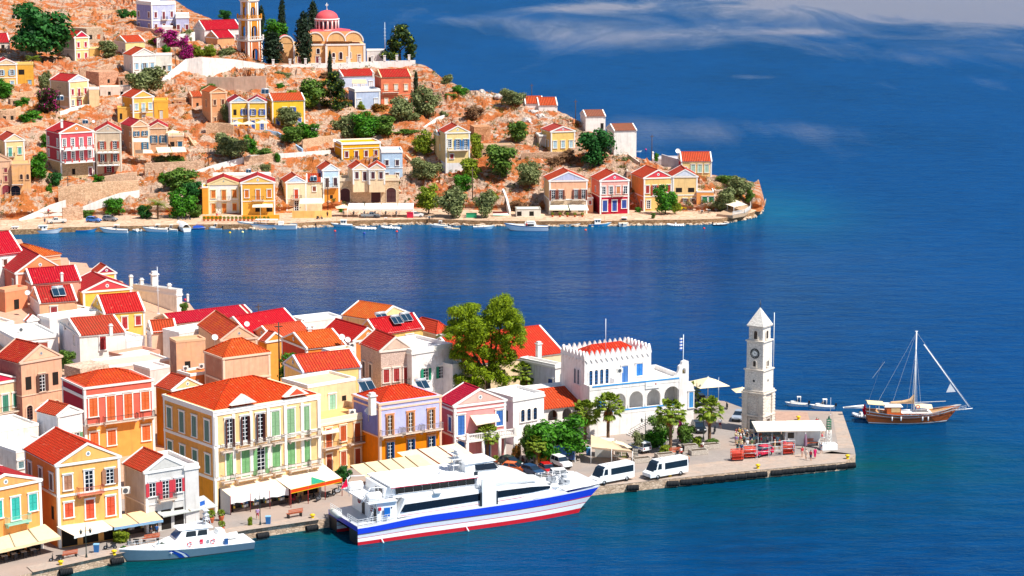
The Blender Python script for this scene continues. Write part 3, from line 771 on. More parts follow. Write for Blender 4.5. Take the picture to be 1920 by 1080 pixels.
 far(453,516,404,343,0,9,label='golden gabled waterfront house with orange shutters and a cream awning',col='f4b84c',rh=1.7,tile='d82434',ped='f4cc74',sh=ORSH,group='houses along the far quay',bands=[(3.7,.2)],front=[(4.8,2.0,1.05,'s d s'),(.9,1.8,1.6,'. v v')],bal=[(.5,4.2,3.2)])
 far(380,391,402,352,0,7,label='narrow orange side wing of the white waterfront house',col='f0a83c',roof='flat',rh=.3,pil=False,eave=False,group='houses along the far quay')
 far(400,508,345,331,0,5,zb=8.2,label='white flat roofed terrace block behind the two golden pediments',col='f4f0ec',roof='flat',rh=.4,pil=False,eave=False,sh='e8a020',front=[(1.4,.8,.9,'. s . s .')])
 far(537,575,394,342,8,9,label='cream gabled house with a bright orange balcony door and pale blue pediment',col='f6e4bc',ped='c0d4ec',rh=1.6,tile='e43426',sh='d84818',oc=False,group='houses along the far quay',bands=[(2.9,.15)],front=[(3.6,1.9,1.,'. d .'),(.5,2.,1.1,'. F .')],bal=[(.5,3.1,2.6)])
 far(575.6,604,388,341,0,8,label='cream house with a solar heater on its red roof and a wide awning',col='f6e4bc',roof='gs',rh=1.6,tile='e43426',sh='9a4a2a',group='houses along the far quay',front=[(4.3,1.2,.9,'. s .')],pil=False)
 far(606,637,384,319,10,8,label='narrow house, pale blue above and orange below, behind the wooden pole',col='c6def2',leftcol='a4c0e4',col2='f0a040',leftcol2='d88a30',split=4.6,ped='dce8f4',rh=1.5,tile='e83426',sh='4a2430',oc=False,bands=[(4.5,.2)],group='houses along the far quay',front=[(5.1,2.1,1.,'d s'),(1.6,1.,.8,'. v .')],bal=[(.5,4.8,3.2)])
 far(641,714,310,270,14,9,label='bright yellow two storey house with dark red windows and a flat roof',col='f6b81c',leftcol='e0a010',roof='flat',rh=.35,sh='7a1c30',bands=[(4.6,.2)],front=[(2.2,1.6,.95,'s d s s')],bal=[(.33,1.5,2.4)])
 far(662,691,340,317,9,8,zb=9.3,label='cream gabled house with dark windows, nearer the blue narrow house',col='f6e0b8',ped='f0dcc0',rh=1.4,tile='e83426',sh='5a2430',oc=False,front=[(.7,1.8,.95,'s d')])
 far(692,722,340,317,0,8,zb=9.3,label='cream gabled house with dark windows, nearer the flat blue house',col='f6e0b8',ped='f0dcc0',rh=1.4,tile='e83426',sh='5a2430',oc=False,front=[(.7,1.8,.95,'s s')])
 far(716,755,342,285,3,9,label='flat roofed sky blue house with dark shutters beside the bright yellow one',col='bcd6f0',roof='flat',rh=.4,sh='4a2c40',pil=False,front=[(4.7,1.4,.9,'s s'),(1.1,1.4,.9,'s s')],bands=[(3.9,.15)])
 far(633,748,380,338,0,7,label='long stone building with wide arched doorways above the quay taverna',wallmat=stone('d6bc9c','c0a584',2.4),trim='e0cbb0',roof='flat',rh=.5,pil=False,sh='4a1a20',group='houses along the far quay',front=[(.7,2.3,2.6,'X . X X'),])
 r =far(836,881,326,249,12,9,label='narrow pale yellow house with blue shutters and a white balcony on the slope',col='f4e0a0',leftcol='e8d8a0',col2='f0f0f2',split=3.0,ped='f0dc98',rh=1.7,tile='e83430',sh='2f78b4',front=[(7.4,2.1,1.,'g D D'),(4.2,1.3,1.,'s .','a83030')],bal=[(.5,6.6,5.6)],balcol='e8eef4')
 far(822,846,304,253,8,6,label='low wing with its own small red roof left of the yellow balcony house',col='f0dca0',roof='gs',rh=1.0,tile='e83430',sh='2f78b4',pil=False,front=[(3.4,1.4,.8,'s .')])
 far(889,920,270,238,8,6,label='roofless orange stone ruin with a bricked up doorway',roof='none',pil=False,eave=False,wallmat=stone('d8a078','b07850',1.8),front=[(.6,2.,.9,'. x .')],sh='b06844')
 far(903,966,300,274,6,5,label='low stone ruin with four dark openings beside the footpath',roof='flat',rh=.2,trim='c8a888',pil=False,eave=False,wallmat=stone('cfae8c','a88868',2),front=[(.4,1.6,.9,'v v . v v .')])
 far(1033,1078,289,247,18,9,label='yellow house with three pale blue shutters and a pink pediment near the ridge',col='f6d884',leftcol='e8ca80',ped='e07880',rh=1.3,tile='e43840',sh='b8d4e0',front=[(1.7,1.9,.95,'s s s')],left=[(2.,1.6,.8,'. s')])
 far(1011,1032,278,254,6,6,label='white flat veranda with a blue door beside the pink pediment house',col='d8c8b8',roof='flat',rh=.15,sh='3a80a0',pil=False,front=[(.4,2.,1.,'. d')])
 far(985,1018,210,194,4,8,label='low house with a plain orange red roof at the ridge pole',col='f4e4dc',roof='gs',rh=1.7,tile='e84628',pil=False)
 far(1010,1045,212,197,6,8,label='white low house with an orange red roof and white gable edge on the ridge',col='f6f0ec',roof='gs',rh=1.8,tile='e84628',pil=False)
 far(1098,1135,247,218,10,8,label='white cottage with a faded brick red roof, higher of the two on the ridge',col='f8f4ee',roof='gs',rh=1.3,tile='b85a4c',pil=False,sh='5a5a5a',front=[(.8,1.6,.9,'. . v')])
 far(1151,1193,294,245,14,8,label='tall blank white house with a faded brick red roof above the cape',col='f8f4ee',roof='gs',rh=1.4,tile='b85a4c',pil=False,left=[(4.8,1.,1.,'. v')])
 g ='houses along the far quay'
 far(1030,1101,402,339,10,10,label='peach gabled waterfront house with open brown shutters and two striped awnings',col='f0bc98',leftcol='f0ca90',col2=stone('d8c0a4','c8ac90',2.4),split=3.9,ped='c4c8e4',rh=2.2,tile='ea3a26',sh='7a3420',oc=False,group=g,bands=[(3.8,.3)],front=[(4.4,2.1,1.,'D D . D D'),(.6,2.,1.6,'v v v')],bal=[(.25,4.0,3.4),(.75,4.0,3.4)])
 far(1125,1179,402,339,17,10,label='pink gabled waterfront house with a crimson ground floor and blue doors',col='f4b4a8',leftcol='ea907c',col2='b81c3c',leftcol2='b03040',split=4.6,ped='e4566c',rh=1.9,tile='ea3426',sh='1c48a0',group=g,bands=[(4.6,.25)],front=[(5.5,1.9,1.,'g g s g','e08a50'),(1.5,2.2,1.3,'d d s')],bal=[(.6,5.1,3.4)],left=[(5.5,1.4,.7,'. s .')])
 far(1207,1260,396,334,24,11,label='yellow gabled waterfront house with red shutters and a crimson pediment',col='f4cc80',leftcol='e8a058',ped='e04856',rh=2.0,tile='ea3426',sh='b02a20',group=g,bands=[(3.8,.25)],front=[(4.9,2.,1.,'s D s s'),(.8,2.,1.,'g . s')],left=[(.6,2,1.4,'. . d')])
 far(1261,1307,392,331,8,10,label='cream gabled house with a broad cream awning over its loggia',col='f6d898',ped='dfe4f0',rh=1.8,tile='ea3430',sh='7a4430',oc=False,group=g,bands=[(3.7,.25)],front=[(4.6,1.2,1.7,'v v'),(.8,2.,1.,'. D s')])
 far(1277,1334,334,302,5,8,label='cream house with three mint shutters and an orange red roof above the cape',col='f6dc98',leftcol='b81c38',roof='gs',rh=2.0,tile='ec4430',sh='b8dcc8',front=[(1.6,2.1,1.,'s s s',None,None,.28,.95),(.4,2.3,1.2,'e','d8703a',None,.0,.28)])
 far(1306,1338,384,360,2,6,label='low orange and yellow shed with green shutters at the cape',col='f0a860',leftcol='e85a28',roof='flat',rh=.3,pil=False,eave=False,sh='1c8a5a',group=g,front=[(.6,1.6,1.6,'. s s')])
 far(1175,1274,338,322,0,9,label='long low stone terrace building with a flat roof behind the crimson pediment',wallmat=stone('dcb49c','c49c84',2),trim='ecd4c0',roof='flat',rh=.3,pil=False,eave=False)
 far(1222,1276,316,299,0,7,zb=5.0,label='grey garden wall house with a white water tank behind the cape houses',col='c8c4c8',roof='flat',rh=.3,pil=False,eave=False,trim='d8d4d4')
 far(968,1014,407,393,2,5,label='low white boat hut on the quay among the dry shrubs',col='ece6d8',roof='flat',rh=.15,pil=False,eave=False,sh='6a8a5a',group=g,front=[(.3,1.2,1.2,'v . v .')],trim='a8a498')
def veranda(root,d,w,zs,dd,col):
 for z in zs:
  s =mb(paint(WHITE,.8));s.box(.3,w-.1,-2.2,-.12,z-.25,z+.0)
  o =s.obj('balcony',root)
  n =5
  for k in range(n):
   p =mb(plaster(col));x =.5+(w-.9)*k/(n-1);p.box(x-.16,x+.16,-2.15,-1.85,z,z+1.05);p.obj('pillar',o)
  r =mb(paint('7a4a4a',.5));r.box(.5,w-.3,-2.03,-1.97,z+.9,z+.96);r.box(.5,w-.3,-2.03,-1.97,z+.45,z+.5)
  r.obj('railing',o)
def more_far():
 far(2,30,232,208,8,5,label='roofless stone ruin with window holes at the left edge of the hillside',roof='none',pil=False,eave=False,wallmat=stone('d8b090','a88464',2),front=[(1.,1.1,.8,'v v')])
 far(20,34,200,186,4,4,label='small broken stone room beneath the yellow annex',roof='none',pil=False,eave=False,wallmat=stone('dcb898','b08c70',2),front=[(.3,1.3,.7,'v')])
 far(27,56,40,26,2,5,label='low hut with a flat green roof behind the huge dark tree',col='d8ccc0',roof='flat',rh=.2,trim='2a9a78',pil=False,eave=False,front=[(.4,1.0,.9,'v v')])
 far(168,188,112,92,0,5,label='low yellow wing joined to the magenta shuttered house',col='f2ca74',roof='flat',rh=.3,pil=False,eave=False,trim='f0d8a0')
 far(223,244,166,146,4,5,label='small brick ruin with one tall opening beside the round olive tree',roof='none',pil=False,eave=False,wallmat=stone('c89c80','9c7860',2),front=[(.8,1.6,.7,'v .')])
 far(316,345,280,256,0,6,label='stone porch room with a white parasol right of the stone pair',wallmat=plaster('dcb48c',.3),trim='ecd4bc',roof='flat',rh=.3,pil=False,eave=False,sh='1f6a90',front=[(.5,1.6,1.2,'v s')])
 far(305,324,66,52,0,5,label='low white terrace room in front of the pale blue mansion',col='f6f2f0',roof='flat',rh=.4,pil=False,eave=False)
 far(688,722,118,96,0,6,zb=31.7,label='low white cemetery building right of the domed church',col='f4f0ee',roof='flat',rh=.3,pil=False,eave=False,front=[(.4,1.4,.8,'v . .')])
 far(1101,1112,400,372,4,6,label='narrow peach annex with small red shutters between the peach and pink houses',col='f2b088',roof='flat',rh=.3,pil=False,eave=False,sh='b03028',group='houses along the far quay',front=[(2.4,1.1,.7,'s')])
 far(605,632,345,330,0,5,zb=6.6,label='low cream terrace block behind the narrow blue house',col='f0d8a8',roof='flat',rh=.3,pil=False,eave=False)
 far(1340,1372,372,358,2,5,label='low stone terrace room at the cape beside the olive trees',wallmat=stone('dcbca0','b8967c',2),trim='ead0b8',roof='flat',rh=.3,pil=False,eave=False,front=[(.3,1.2,1.,'v v')])
far_houses()
more_far()
# ---------------------------------------------------------------- houses of the harbour town in front
def near_houses():
 h ={}
 N_ =near
 g2 ='houses along the near quay'
 N_(-70,486,17,42,472,D=9,label='white house under a plain crimson roof at the top of the harbour town',col='f6f4f2',roof='gs',rh=3.6,tile='d81430',tile2='d01028',pil=False)
 N_(42,485,14.5,113,476,D=11,label='tan stone house with a low orange hip roof and a heavy cornice',col='e8a880',roof='hip',rh=1.9,tile='e8682c',tile2='d85a24',trim='e8c0a4',pil=False,bands=[(3.2,.2)])
 N_(30,512,14.5,121,505,lx=-14,label='salmon house with a big orange pediment and striped red roof',col='ee9878',leftcol='b05c50',rh=3.1,tile='d8202c',ped='f09c68',bands=[],left=[(2.6,1.,.7,'. v . s')])
 N_(59,531,13,151,524,lx=41,label='tall salmon house with a crimson roof and a white gable end',col='f2b098',roof='gs',rh=2.2,tile='d4182c',tile2='cc1428',pil=False,trim=WHITE)
 N_(74,567,11,144,562,lx=56,label='low peach house carrying a solar water heater on its red roof',col='f4bc94',leftcol='e8e4e6',roof='gs',rh=2.2,tile='d42426',sh='a02830',pil=False,front=[(1.1,1.2,1.2,'. s . .')])
 N_(183,513,12.5,217,508,lx=171,phi=26,label='tiny yellow gabled house with a blue door beside the roof terrace',col='f0d060',leftcol='d8b850',rh=1.3,tile='e8342c',ped='a81c58',sh='2a5a8a',front=[(.8,1.7,1.2,'. o .','2a5a8a')])
 N_(156,547,11,246,540,lx=128,label='house with a wide crimson pediment and yellow wall behind the yellow house',col='f2cc58',rh=2.0,tile='d8202c',ped='e05058')
 N_(331,553,9.3,341,551,lx=250,label='white house with a roof terrace, heavy parapet piers and magenta panel',col='fbf6ec',roof='flat',rh=.9,pil=False,bands=[(4.5,.2)])
 N_(195,587,10,271,581,lx=172,label='yellow house with bright red door and window under a red roof',col='f4cc68',leftcol='e8b468',roof='gs',rh=2.6,tile='e02a26',tile2='d82024',sh='b81c24',front=[(1.5,1.7,1.,'. d s')])
 N_(93,600,9.5,190,586,lx=70,label='plain white house with a flat roof and an air conditioner between the red roofs',col='f6f4f2',leftcol='e4e4ea',roof='flat',rh=.4,pil=False,eave=False)
 N_(149,629,10.5,235,622,lx=110,label='tall white house with one red window and a red roof',col='f8f2ea',leftcol='dfe2ec',roof='gs',rh=1.7,tile='e0342c',sh='b01c20',pil=False,front=[(4.1,2.4,1.1,'. s .')],left=[(4.6,1.8,.8,'. g')])
 N_(28,637,8.5,109,629,lx=-12,label='white flat roofed house with orange wooden garage doors',col='f6f2ee',roof='flat',rh=.35,pil=False,sh='a83818',front=[(.9,1.7,1.9,'. d d .','a83818')])
 N_(284,622,9.2,331,618,lx=275,label='small peach house with a plain red roof behind the tan ruin',col='f4ccb0',leftcol='f0e8ea',roof='gs',rh=1.7,tile='e83a22',pil=False,front=[(4,.6,.5,'. v .'),(2,.6,.5,'. v .')])
 N_(-35,614,9,26,606,D=6,label='pale concrete roof terrace house at the left edge of the town',col='ecd8c4',roof='flat',rh=.4,pil=False,eave=False)
 N_(39,680,14,115,667,lx=-8,label='weathered stone house with a plain pediment, broken windows and a striped red roof',col='e8b898',leftcol='b08078',wear=.6,trim='e0c0a8',ped='ecc8a8',rh=2.3,tile='dc3420',tile2='c82820',sh='6a4438',pil=False,
 front=[(8.2,2.1,1.1,'v D v','5a3a30'),(3.2,2.,1.1,'a a a','6a4a44')],bands=[(7.2,.15)])
 N_(-42,724,11,38,710,D=9,label='faded cream house with a crimson pediment and green shutters at the left edge',col='f0d8b0',ped='d02850',rh=1.4,tile='d83030',sh='3a8a70',oc=False,front=[(5.4,2.2,1.1,'. . d s'),(2.2,1.8,1.1,'. . s s')],bal=[(.65,4.9,4.)])
 N_(150,692,10,204,683,lx=120,label='ruined rubble stone gable without a roof behind the red parapet building',rh=1.8,roof='none',wallmat=stone('e0c8b0','b89c88',2.2),pil=False,eave=False)
 N_(205,690,8,318,675,D=7,label='low cream outbuildings with flat roofs below the tall white house',col='f0d4c0',roof='flat',rh=.3,pil=False,eave=False,front=[(2.4,1.2,.8,'. v . v')])
 N_(157,727,13,287,711,lx=116,label='red over orange town house with tall orange shutters and a long balcony',col='e8705e',leftcol='b02c44',col2='f4ac58',leftcol2='e0883c',split=5.9,roof='hip',rh=1.5,tile='e8301c',tile2='e85a20',ov=-.5,sh='e07020',bands=[(5.6,.35),(10.,.5)],  # both left colours carry the side's shade, painted darker than the front
 front=[(7.1,3.0,1.35,'s d d s','e0641c'),(2.2,2.4,1.35,'s s . s','e0641c')],bal=[(.5,5.95,5.6),(.1,6.0,2.0),(.9,6.,2.)])
 N_(109,779,11.5,153,770,lx=69,label='small white gabled house with green shutters beside the red town house',col='f4f4f4',leftcol='e0e2ea',rh=1.1,tile='ea3c28',sh='6aa070',oc=False,ped='f0f0f0',front=[(5.0,2.1,1.,'d o')],left=[(5.2,1.9,.9,'. s s')],bal=[(.5,4.2,3.6)])
 N_(-40,815,9.5,72,797,D=8,label='white terraced retaining house with tiny windows at the left edge',col='efe4d8',wear=.3,roof='flat',rh=.3,pil=False,eave=False,sh='8a5a40',front=[(5.6,1.,.8,'. s v s'),(2.6,.9,1.0,'. . g v')])
 N_(30,849,8,110,834,D=9,label='low white flat roofed house behind the orange pediment house',col='f0e8de',wear=.3,roof='flat',rh=.3,pil=False,eave=False,sh='6a8a90',front=[(4.4,1.,.9,'s . v v s')])
 N_(106,872,None,224,855,lx=46,yb=1028,label='orange town house with a round plaque in its pediment and red ground floor doors',col='f6b868',leftcol='e8944a',rh=2.3,tile='ea3018',tile2='e03a1c',ped='f6c06c',sh='d84818',bands=[(7.0,.3)],group=g2,
 front=[(7.9,2.0,1.15,'s . o','b07858'),(7.9,2.2,1.2,'. F .','7a8a98'),(4.1,2.0,1.2,'s d d','dc4a18'),(.1,2.6,2.2,'v v v')],left=[(7.7,2.2,1.,'s s s','8a6a64'),(3.6,1.8,.8,'. . v')],bal=[(.5,7.1,3.6)],balcol='a04a40',slabc='d88868')
 N_(-56,926,None,76,899,D=10,yb=1058,label='orange gabled house with turquoise shutters and a mint green balcony',col='f6ac60',ped='f6b46c',rh=1.6,tile='d82030',sh='2ab8a8',group=g2,front=[(5.5,2.3,1.25,'. s d s'),(.1,2.8,2.3,'v v v v')],bal=[(.63,4.5,3.6)],balcol='88c8b0',slabc='a8d8c4')
 N_(272,885,None,346,873,lx=232,yb=1000,label='grey gabled shop house with open red shutters and a tiny balcony',col='d2d0cd',leftcol='c4c2c4',ped='cfcdc8',rh=1.7,tile='ea3220',oc=False,trim='ecebe8',sh='cc3040',group=g2,
 front=[(5.1,1.9,1.0,'o D o'),(.1,2.8,1.5,'v v v')],bal=[(.5,4.5,2.6)],balcol='5a4446',bands=[(3.9,.15)])
 N_(346.5,878,None,372,874,D=9,yb=988,label='narrow pale grey wing with a terrace beside the red shuttered shop house',col='dcdad8',roof='flat',rh=.5,pil=False,group=g2)
 N_(9,548,12.4,51,541,lx=-8,label='orange annex with a slanted white porch roof below the salmon pediment house',col='f09a70',roof='flat',rh=.5,pil=False,eave=False,trim='f0a880',front=[(.4,1.9,1.2,'. v .')])
 N_(53,601,9.3,71,598,lx=46,label='tiny white hut with a red roof and dark opening beside the plain white house',col='f4f4f4',rh=.8,tile='e8342c',pil=False,oc=False,front=[(.3,1.4,.9,'v')])
 N_(237,640,7.6,271,635,D=6,label='low white annex with a blue door under the yellow red windowed house',col='f2f0f4',roof='flat',rh=.5,pil=False,eave=False,sh='3a58a0',front=[(.6,1.8,1.5,'. d .')])
 N_(236,672,7.2,300,661,D=5,label='rounded white garden wall house with a small terracotta coping',col='f4f0ee',roof='flat',rh=.5,pil=False,eave=False,trim='e0a088',front=[(1.6,1.1,.8,'. v .')])
 N_(281,694,8.4,318,688,D=5,label='little whitewashed shed with a crimson shutter near the bright bush',col='f2dcd4',roof='flat',rh=.3,pil=False,eave=False,sh='d02848',front=[(2.6,1.1,.9,'. s')])
 N_(500,640,9.8,533,635,lx=486,label='little orange gabled house between the two poles',col='f2b050',leftcol='e09838',rh=1.3,tile='e83a30',ped='f0a040',oc=False,pil=False)
 N_(546,733,10.6,572,728,lx=534,label='narrow cream gable with a white edge behind the mansion roof',col='f4dcb4',rh=1.3,tile='e8442c',oc=False,pil=False)
 N_(604,706,9.6,664,696,D=5,label='pink roof terrace with low walls over the cream block',col='f6ccb0',roof='flat',rh=.6,pil=False,eave=False,trim='f0b8b0')
 N_(118,590,8.4,168,582,D=5,label='low white walled terrace left of the yellow red windowed house',col='f6f4f2',roof='flat',rh=.6,pil=False,eave=False,front=[(1.0,.8,.7,'. v')])
 N_(395,596,7.2,470,584,D=4,label='small red roofed tan house at the back shore below the open water',col='e8c0a0',roof='gs',rh=1.,tile='d82838',pil=False)
 N_(570,604,7.4,640,596,D=5,label='long low white shore house beyond the date palm',col='f4f2f0',roof='flat',rh=.4,pil=False,eave=False)
 N_(845,668,7.6,880,662,D=6,label='low red roofed shed immediately left of the tall green pine',col='f0e4dc',roof='gs',rh=1.4,tile='e8382c',pil=False)
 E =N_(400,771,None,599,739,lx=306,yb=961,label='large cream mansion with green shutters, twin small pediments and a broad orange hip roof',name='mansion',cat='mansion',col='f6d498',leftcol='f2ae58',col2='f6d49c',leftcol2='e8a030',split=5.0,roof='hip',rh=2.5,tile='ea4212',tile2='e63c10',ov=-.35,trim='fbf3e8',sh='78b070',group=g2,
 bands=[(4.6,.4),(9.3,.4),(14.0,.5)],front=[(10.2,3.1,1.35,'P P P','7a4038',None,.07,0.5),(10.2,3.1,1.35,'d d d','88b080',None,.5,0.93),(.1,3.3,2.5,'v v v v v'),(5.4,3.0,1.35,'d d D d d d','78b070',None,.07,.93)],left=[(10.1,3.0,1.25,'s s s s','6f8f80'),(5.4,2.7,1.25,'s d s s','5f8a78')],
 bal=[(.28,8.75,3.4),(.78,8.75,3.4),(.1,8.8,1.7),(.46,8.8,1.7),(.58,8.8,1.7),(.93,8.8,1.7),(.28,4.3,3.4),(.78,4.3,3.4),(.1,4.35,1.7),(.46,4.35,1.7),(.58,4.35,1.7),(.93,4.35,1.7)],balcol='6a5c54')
 h['mansion'] =E
 N_(418,671,13.5,506,660,lx=383,label='weathered tan stone house with an orange hip roof and brown barred windows',col='eec0a0',leftcol='c8957c',wear=.5,roof='hip',rh=2.2,tile='ee5c24',tile2='e84c20',trim='f0d2b8',sh='7a4034',bands=[(8.2,.3)],front=[(4.2,2.9,1.2,'s s s')],ov=.05)
 N_(330,642,12,385,637,lx=318,label='old tan block with a flat roof, yellow stains and one small window',col='eab890',leftcol='a88478',wear=.5,roof='flat',rh=.3,trim='e8b890',pil=False,eave=False,front=[(5.6,1.2,1.,'. v . .')])
 N_(357,705,9.5,406,697,lx=332,label='small flat roofed orange room with a sagging white awning',col='e8884c',leftcol='e07838',roof='flat',rh=.35,pil=False,eave=False)
 N_(324,731,11,379,722,lx=292,label='small olive yellow gabled house tucked behind the large cream mansion',col='f4e0bc',leftcol='c89430',rh=1.5,tile='e8382c',ped='f0d494',bands=[],pil=False)
 N_(322,607,8.5,466,590,D=7,label='long tan stone warehouse wall at the back shore of the town',col='e4bc9c',roof='gs',rh=1.2,tile='d81c34',tile2='c81830',pil=False,wear=.4,trim='ecd0b8')
 N_(336,626,9.5,458,606,D=5,label='long blank white house with a low pitched roof in the middle of the town',col='faf6f2',roof='flat',rh=.3,pil=False,eave=False,trim='f8f4f0')
 N_(415,637,10.8,482,632,lx=372,label='tan gabled house with cross shaped red and orange roofs',col='f0c49c',wear=.3,rh=2.2,tile='e43030',tile2='f06a28',trim='e8c8b0',ped='f0c8a4')
 N_(470,632,8.3,566,615,D=10,label='low hall with a long crimson roof at the back of the town',col='f0c8a0',roof='gs',rh=3.0,tile='e01828',tile2='d81428',pil=False)
 N_(515,640,8.3,590,630,D=9,label='low house with an orange red roof behind the date palm',col='f0b488',roof='gs',rh=2.0,tile='e84c30',tile2='e85c3c',pil=False)
 N_(574,653,11.4,647,645,lx=528,label='orange house with a red gable end, three mint windows and an orange roof',col='f4963c',leftcol='d4543c',roof='gs',rh=1.8,tile='f06428',tile2='ec5820',sh='5aa898',front=[(3.6,1.7,1.1,'. s . .','2a7a6a')],left=[(3.8,2.3,1.,'s s s')])
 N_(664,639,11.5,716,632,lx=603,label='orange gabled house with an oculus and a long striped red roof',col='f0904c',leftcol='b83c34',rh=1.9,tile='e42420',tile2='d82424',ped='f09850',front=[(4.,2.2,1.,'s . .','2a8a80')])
 N_(714,658,13.2,771,652,lx=676,label='rose grey stone house with red shutters and an iron balcony',wallmat=stone('dcc0b0','c4a496',3.4),trim='f0e0d4',rh=2.0,tile='e03028',tile2='d82828',ped='e0c8b4',oc=False,sh='a8201c',pil=False,front=[(6.6,2.2,1.05,'s s d','a8201c'),(1.6,1.8,1.1,'s s s')],left=[(6.4,2.6,.95,'s d .','6a5a5c')],bal=[(.8,6.0,3.2)])
 N_(772,662,12.6,848,650,D=10,label='peeling white house with two open green shuttered windows',col='f6f2f2',wear=.3,roof='flat',rh=.6,pil=False,sh='12906c',bands=[(4.4,.12)],front=[(6.4,2.,1.05,'. o . o .','12906c',None,.05,1.),(1.4,2.,1.0,'. s s .','b05030',None,.12,.85)])
 N_(848.5,690,9.6,869,686,D=9,label='low white lean on annex beside the tall green pine',col='f4f0f2',roof='flat',rh=.6,pil=False,eave=False)
 N_(707,627,10,793,614,lx=672,label='yellow house with a row of solar panels on its crimson roof',col='f2cc78',leftcol='ecebf0',roof='gs',rh=2.2,tile='d81c24',tile2='d01820',sh='2a58a8',front=[(6.5,1.3,1.5,'. . . o .')],pil=False)
 N_(707,600,9.6,768,587,lx=642,label='cream house with an orange roof and white gable edging by the back shore',col='f4e0a8',rh=1.9,tile='f0702c',tile2='ec6428',ped='f2dca0',oc=False,pil=False)
 N_(818,626,8.6,846,622,lx=768,label='long house with a striped red hip roof left of the pine crown',col='ecdccc',roof='hip',rh=1.9,tile='e83028',tile2='e85030',pil=False)
 N_(868,684,9,1056,660,D=15,label='broad market hall with a huge red tiled roof behind the pine',name='market_hall',cat='hall',col='f0dcb8',roof='gs',rh=3.4,tile='e83224',tile2='ea3a28',pil=False)
 N_(1041,688,9.8,1056,685,lx=975,label='white flat roofed annex with a blue door beside the crenellated building',col='f6f2ee',leftcol='e8e8f2',roof='flat',rh=.4,pil=False,sh='2a50a0',left=[(3.6,2.8,1.,'. . . d')])
 N_(962,750,8.6,1020,740,lx=912,label='white police annex with three narrow arched windows and a terracotta roof terrace',col='f6f4f2',leftcol='e0dce6',roof='flat',rh=.5,pil=False,sh='3a5a80',group=g2,front=[(3.6,1.7,.72,'. A A A .','1e4a78')],left=[(3.6,1.8,.8,'. v')])
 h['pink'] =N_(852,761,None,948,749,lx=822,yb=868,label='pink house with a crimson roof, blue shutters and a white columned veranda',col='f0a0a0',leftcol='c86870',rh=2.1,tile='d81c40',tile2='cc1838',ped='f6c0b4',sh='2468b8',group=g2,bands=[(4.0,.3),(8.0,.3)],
 front=[(5.0,2.4,1.2,'d . . s'),(1.,2.4,1.2,'d . d .')],left=[(4.8,2.2,.9,'. s')])
 h['blue'] =N_(711,757,None,827,741,lx=661,yb=886,label='lavender blue over orange house with three balconies and blue doors',col='bcc0ee',leftcol='7a80c8',col2='f6940c',leftcol2='e8860c',split=5.6,trim='f0c4a8',roof='hip',rh=1.5,tile='e83818',tile2='e43418',ov=-.5,sh='e89858',group=g2,bands=[(9.6,.25),(5.4,.15)],
 front=[(6.0,2.7,1.15,'P P P','f0b070','e8a070'),(1.6,2.9,1.2,'P P P','3a78b8','e8a070')],bal=[(.19,5.65,4.0),(.5,5.7,4.0),(.81,5.65,3.8)],balcol='8a8488')
 N_(577,727,13,667,712,D=7,label='cream block with one mint shuttered window above the blue house annex',col='f6dcae',roof='flat',rh=.4,pil=False,eave=False,sh='98ccb0',front=[(7.6,2.5,1.2,'. . s . .'),(8.8,.8,.8,'. . . . v .')])
 N_(602,796,None,709,776,D=9,yb=888,label='pale orange house with rust red shutters and two iron balconies',col='fac884',roof='flat',rh=.7,trim='fae4c8',sh='c85418',group=g2,bands=[(3.6,.2)],front=[(4.4,2.4,1.1,'d s d s'),(.6,2.2,1.0,'d s d s','b8502a')],bal=[(.15,3.9,3.0),(.62,3.9,3.6)])
 N_(567,697,12,676,686,D=8,label='long pale yellow house with a rust red roof and sky blue corner pilasters',col='f6dc90',roof='gs',rh=1.9,tile='e84828',tile2='e43c30',trim='d4dcf0',front=[(7.4,1.2,.9,'. . . . s .')])
 N_(619,661,11,664,655,lx=605,label='small flat yellow room with a white parapet in front of the striped roof',col='f4d064',roof='flat',rh=.35,pil=False,sh='5ab0a0',front=[(3.4,1.2,.9,'. s .')])
 return h
HS =near_houses()
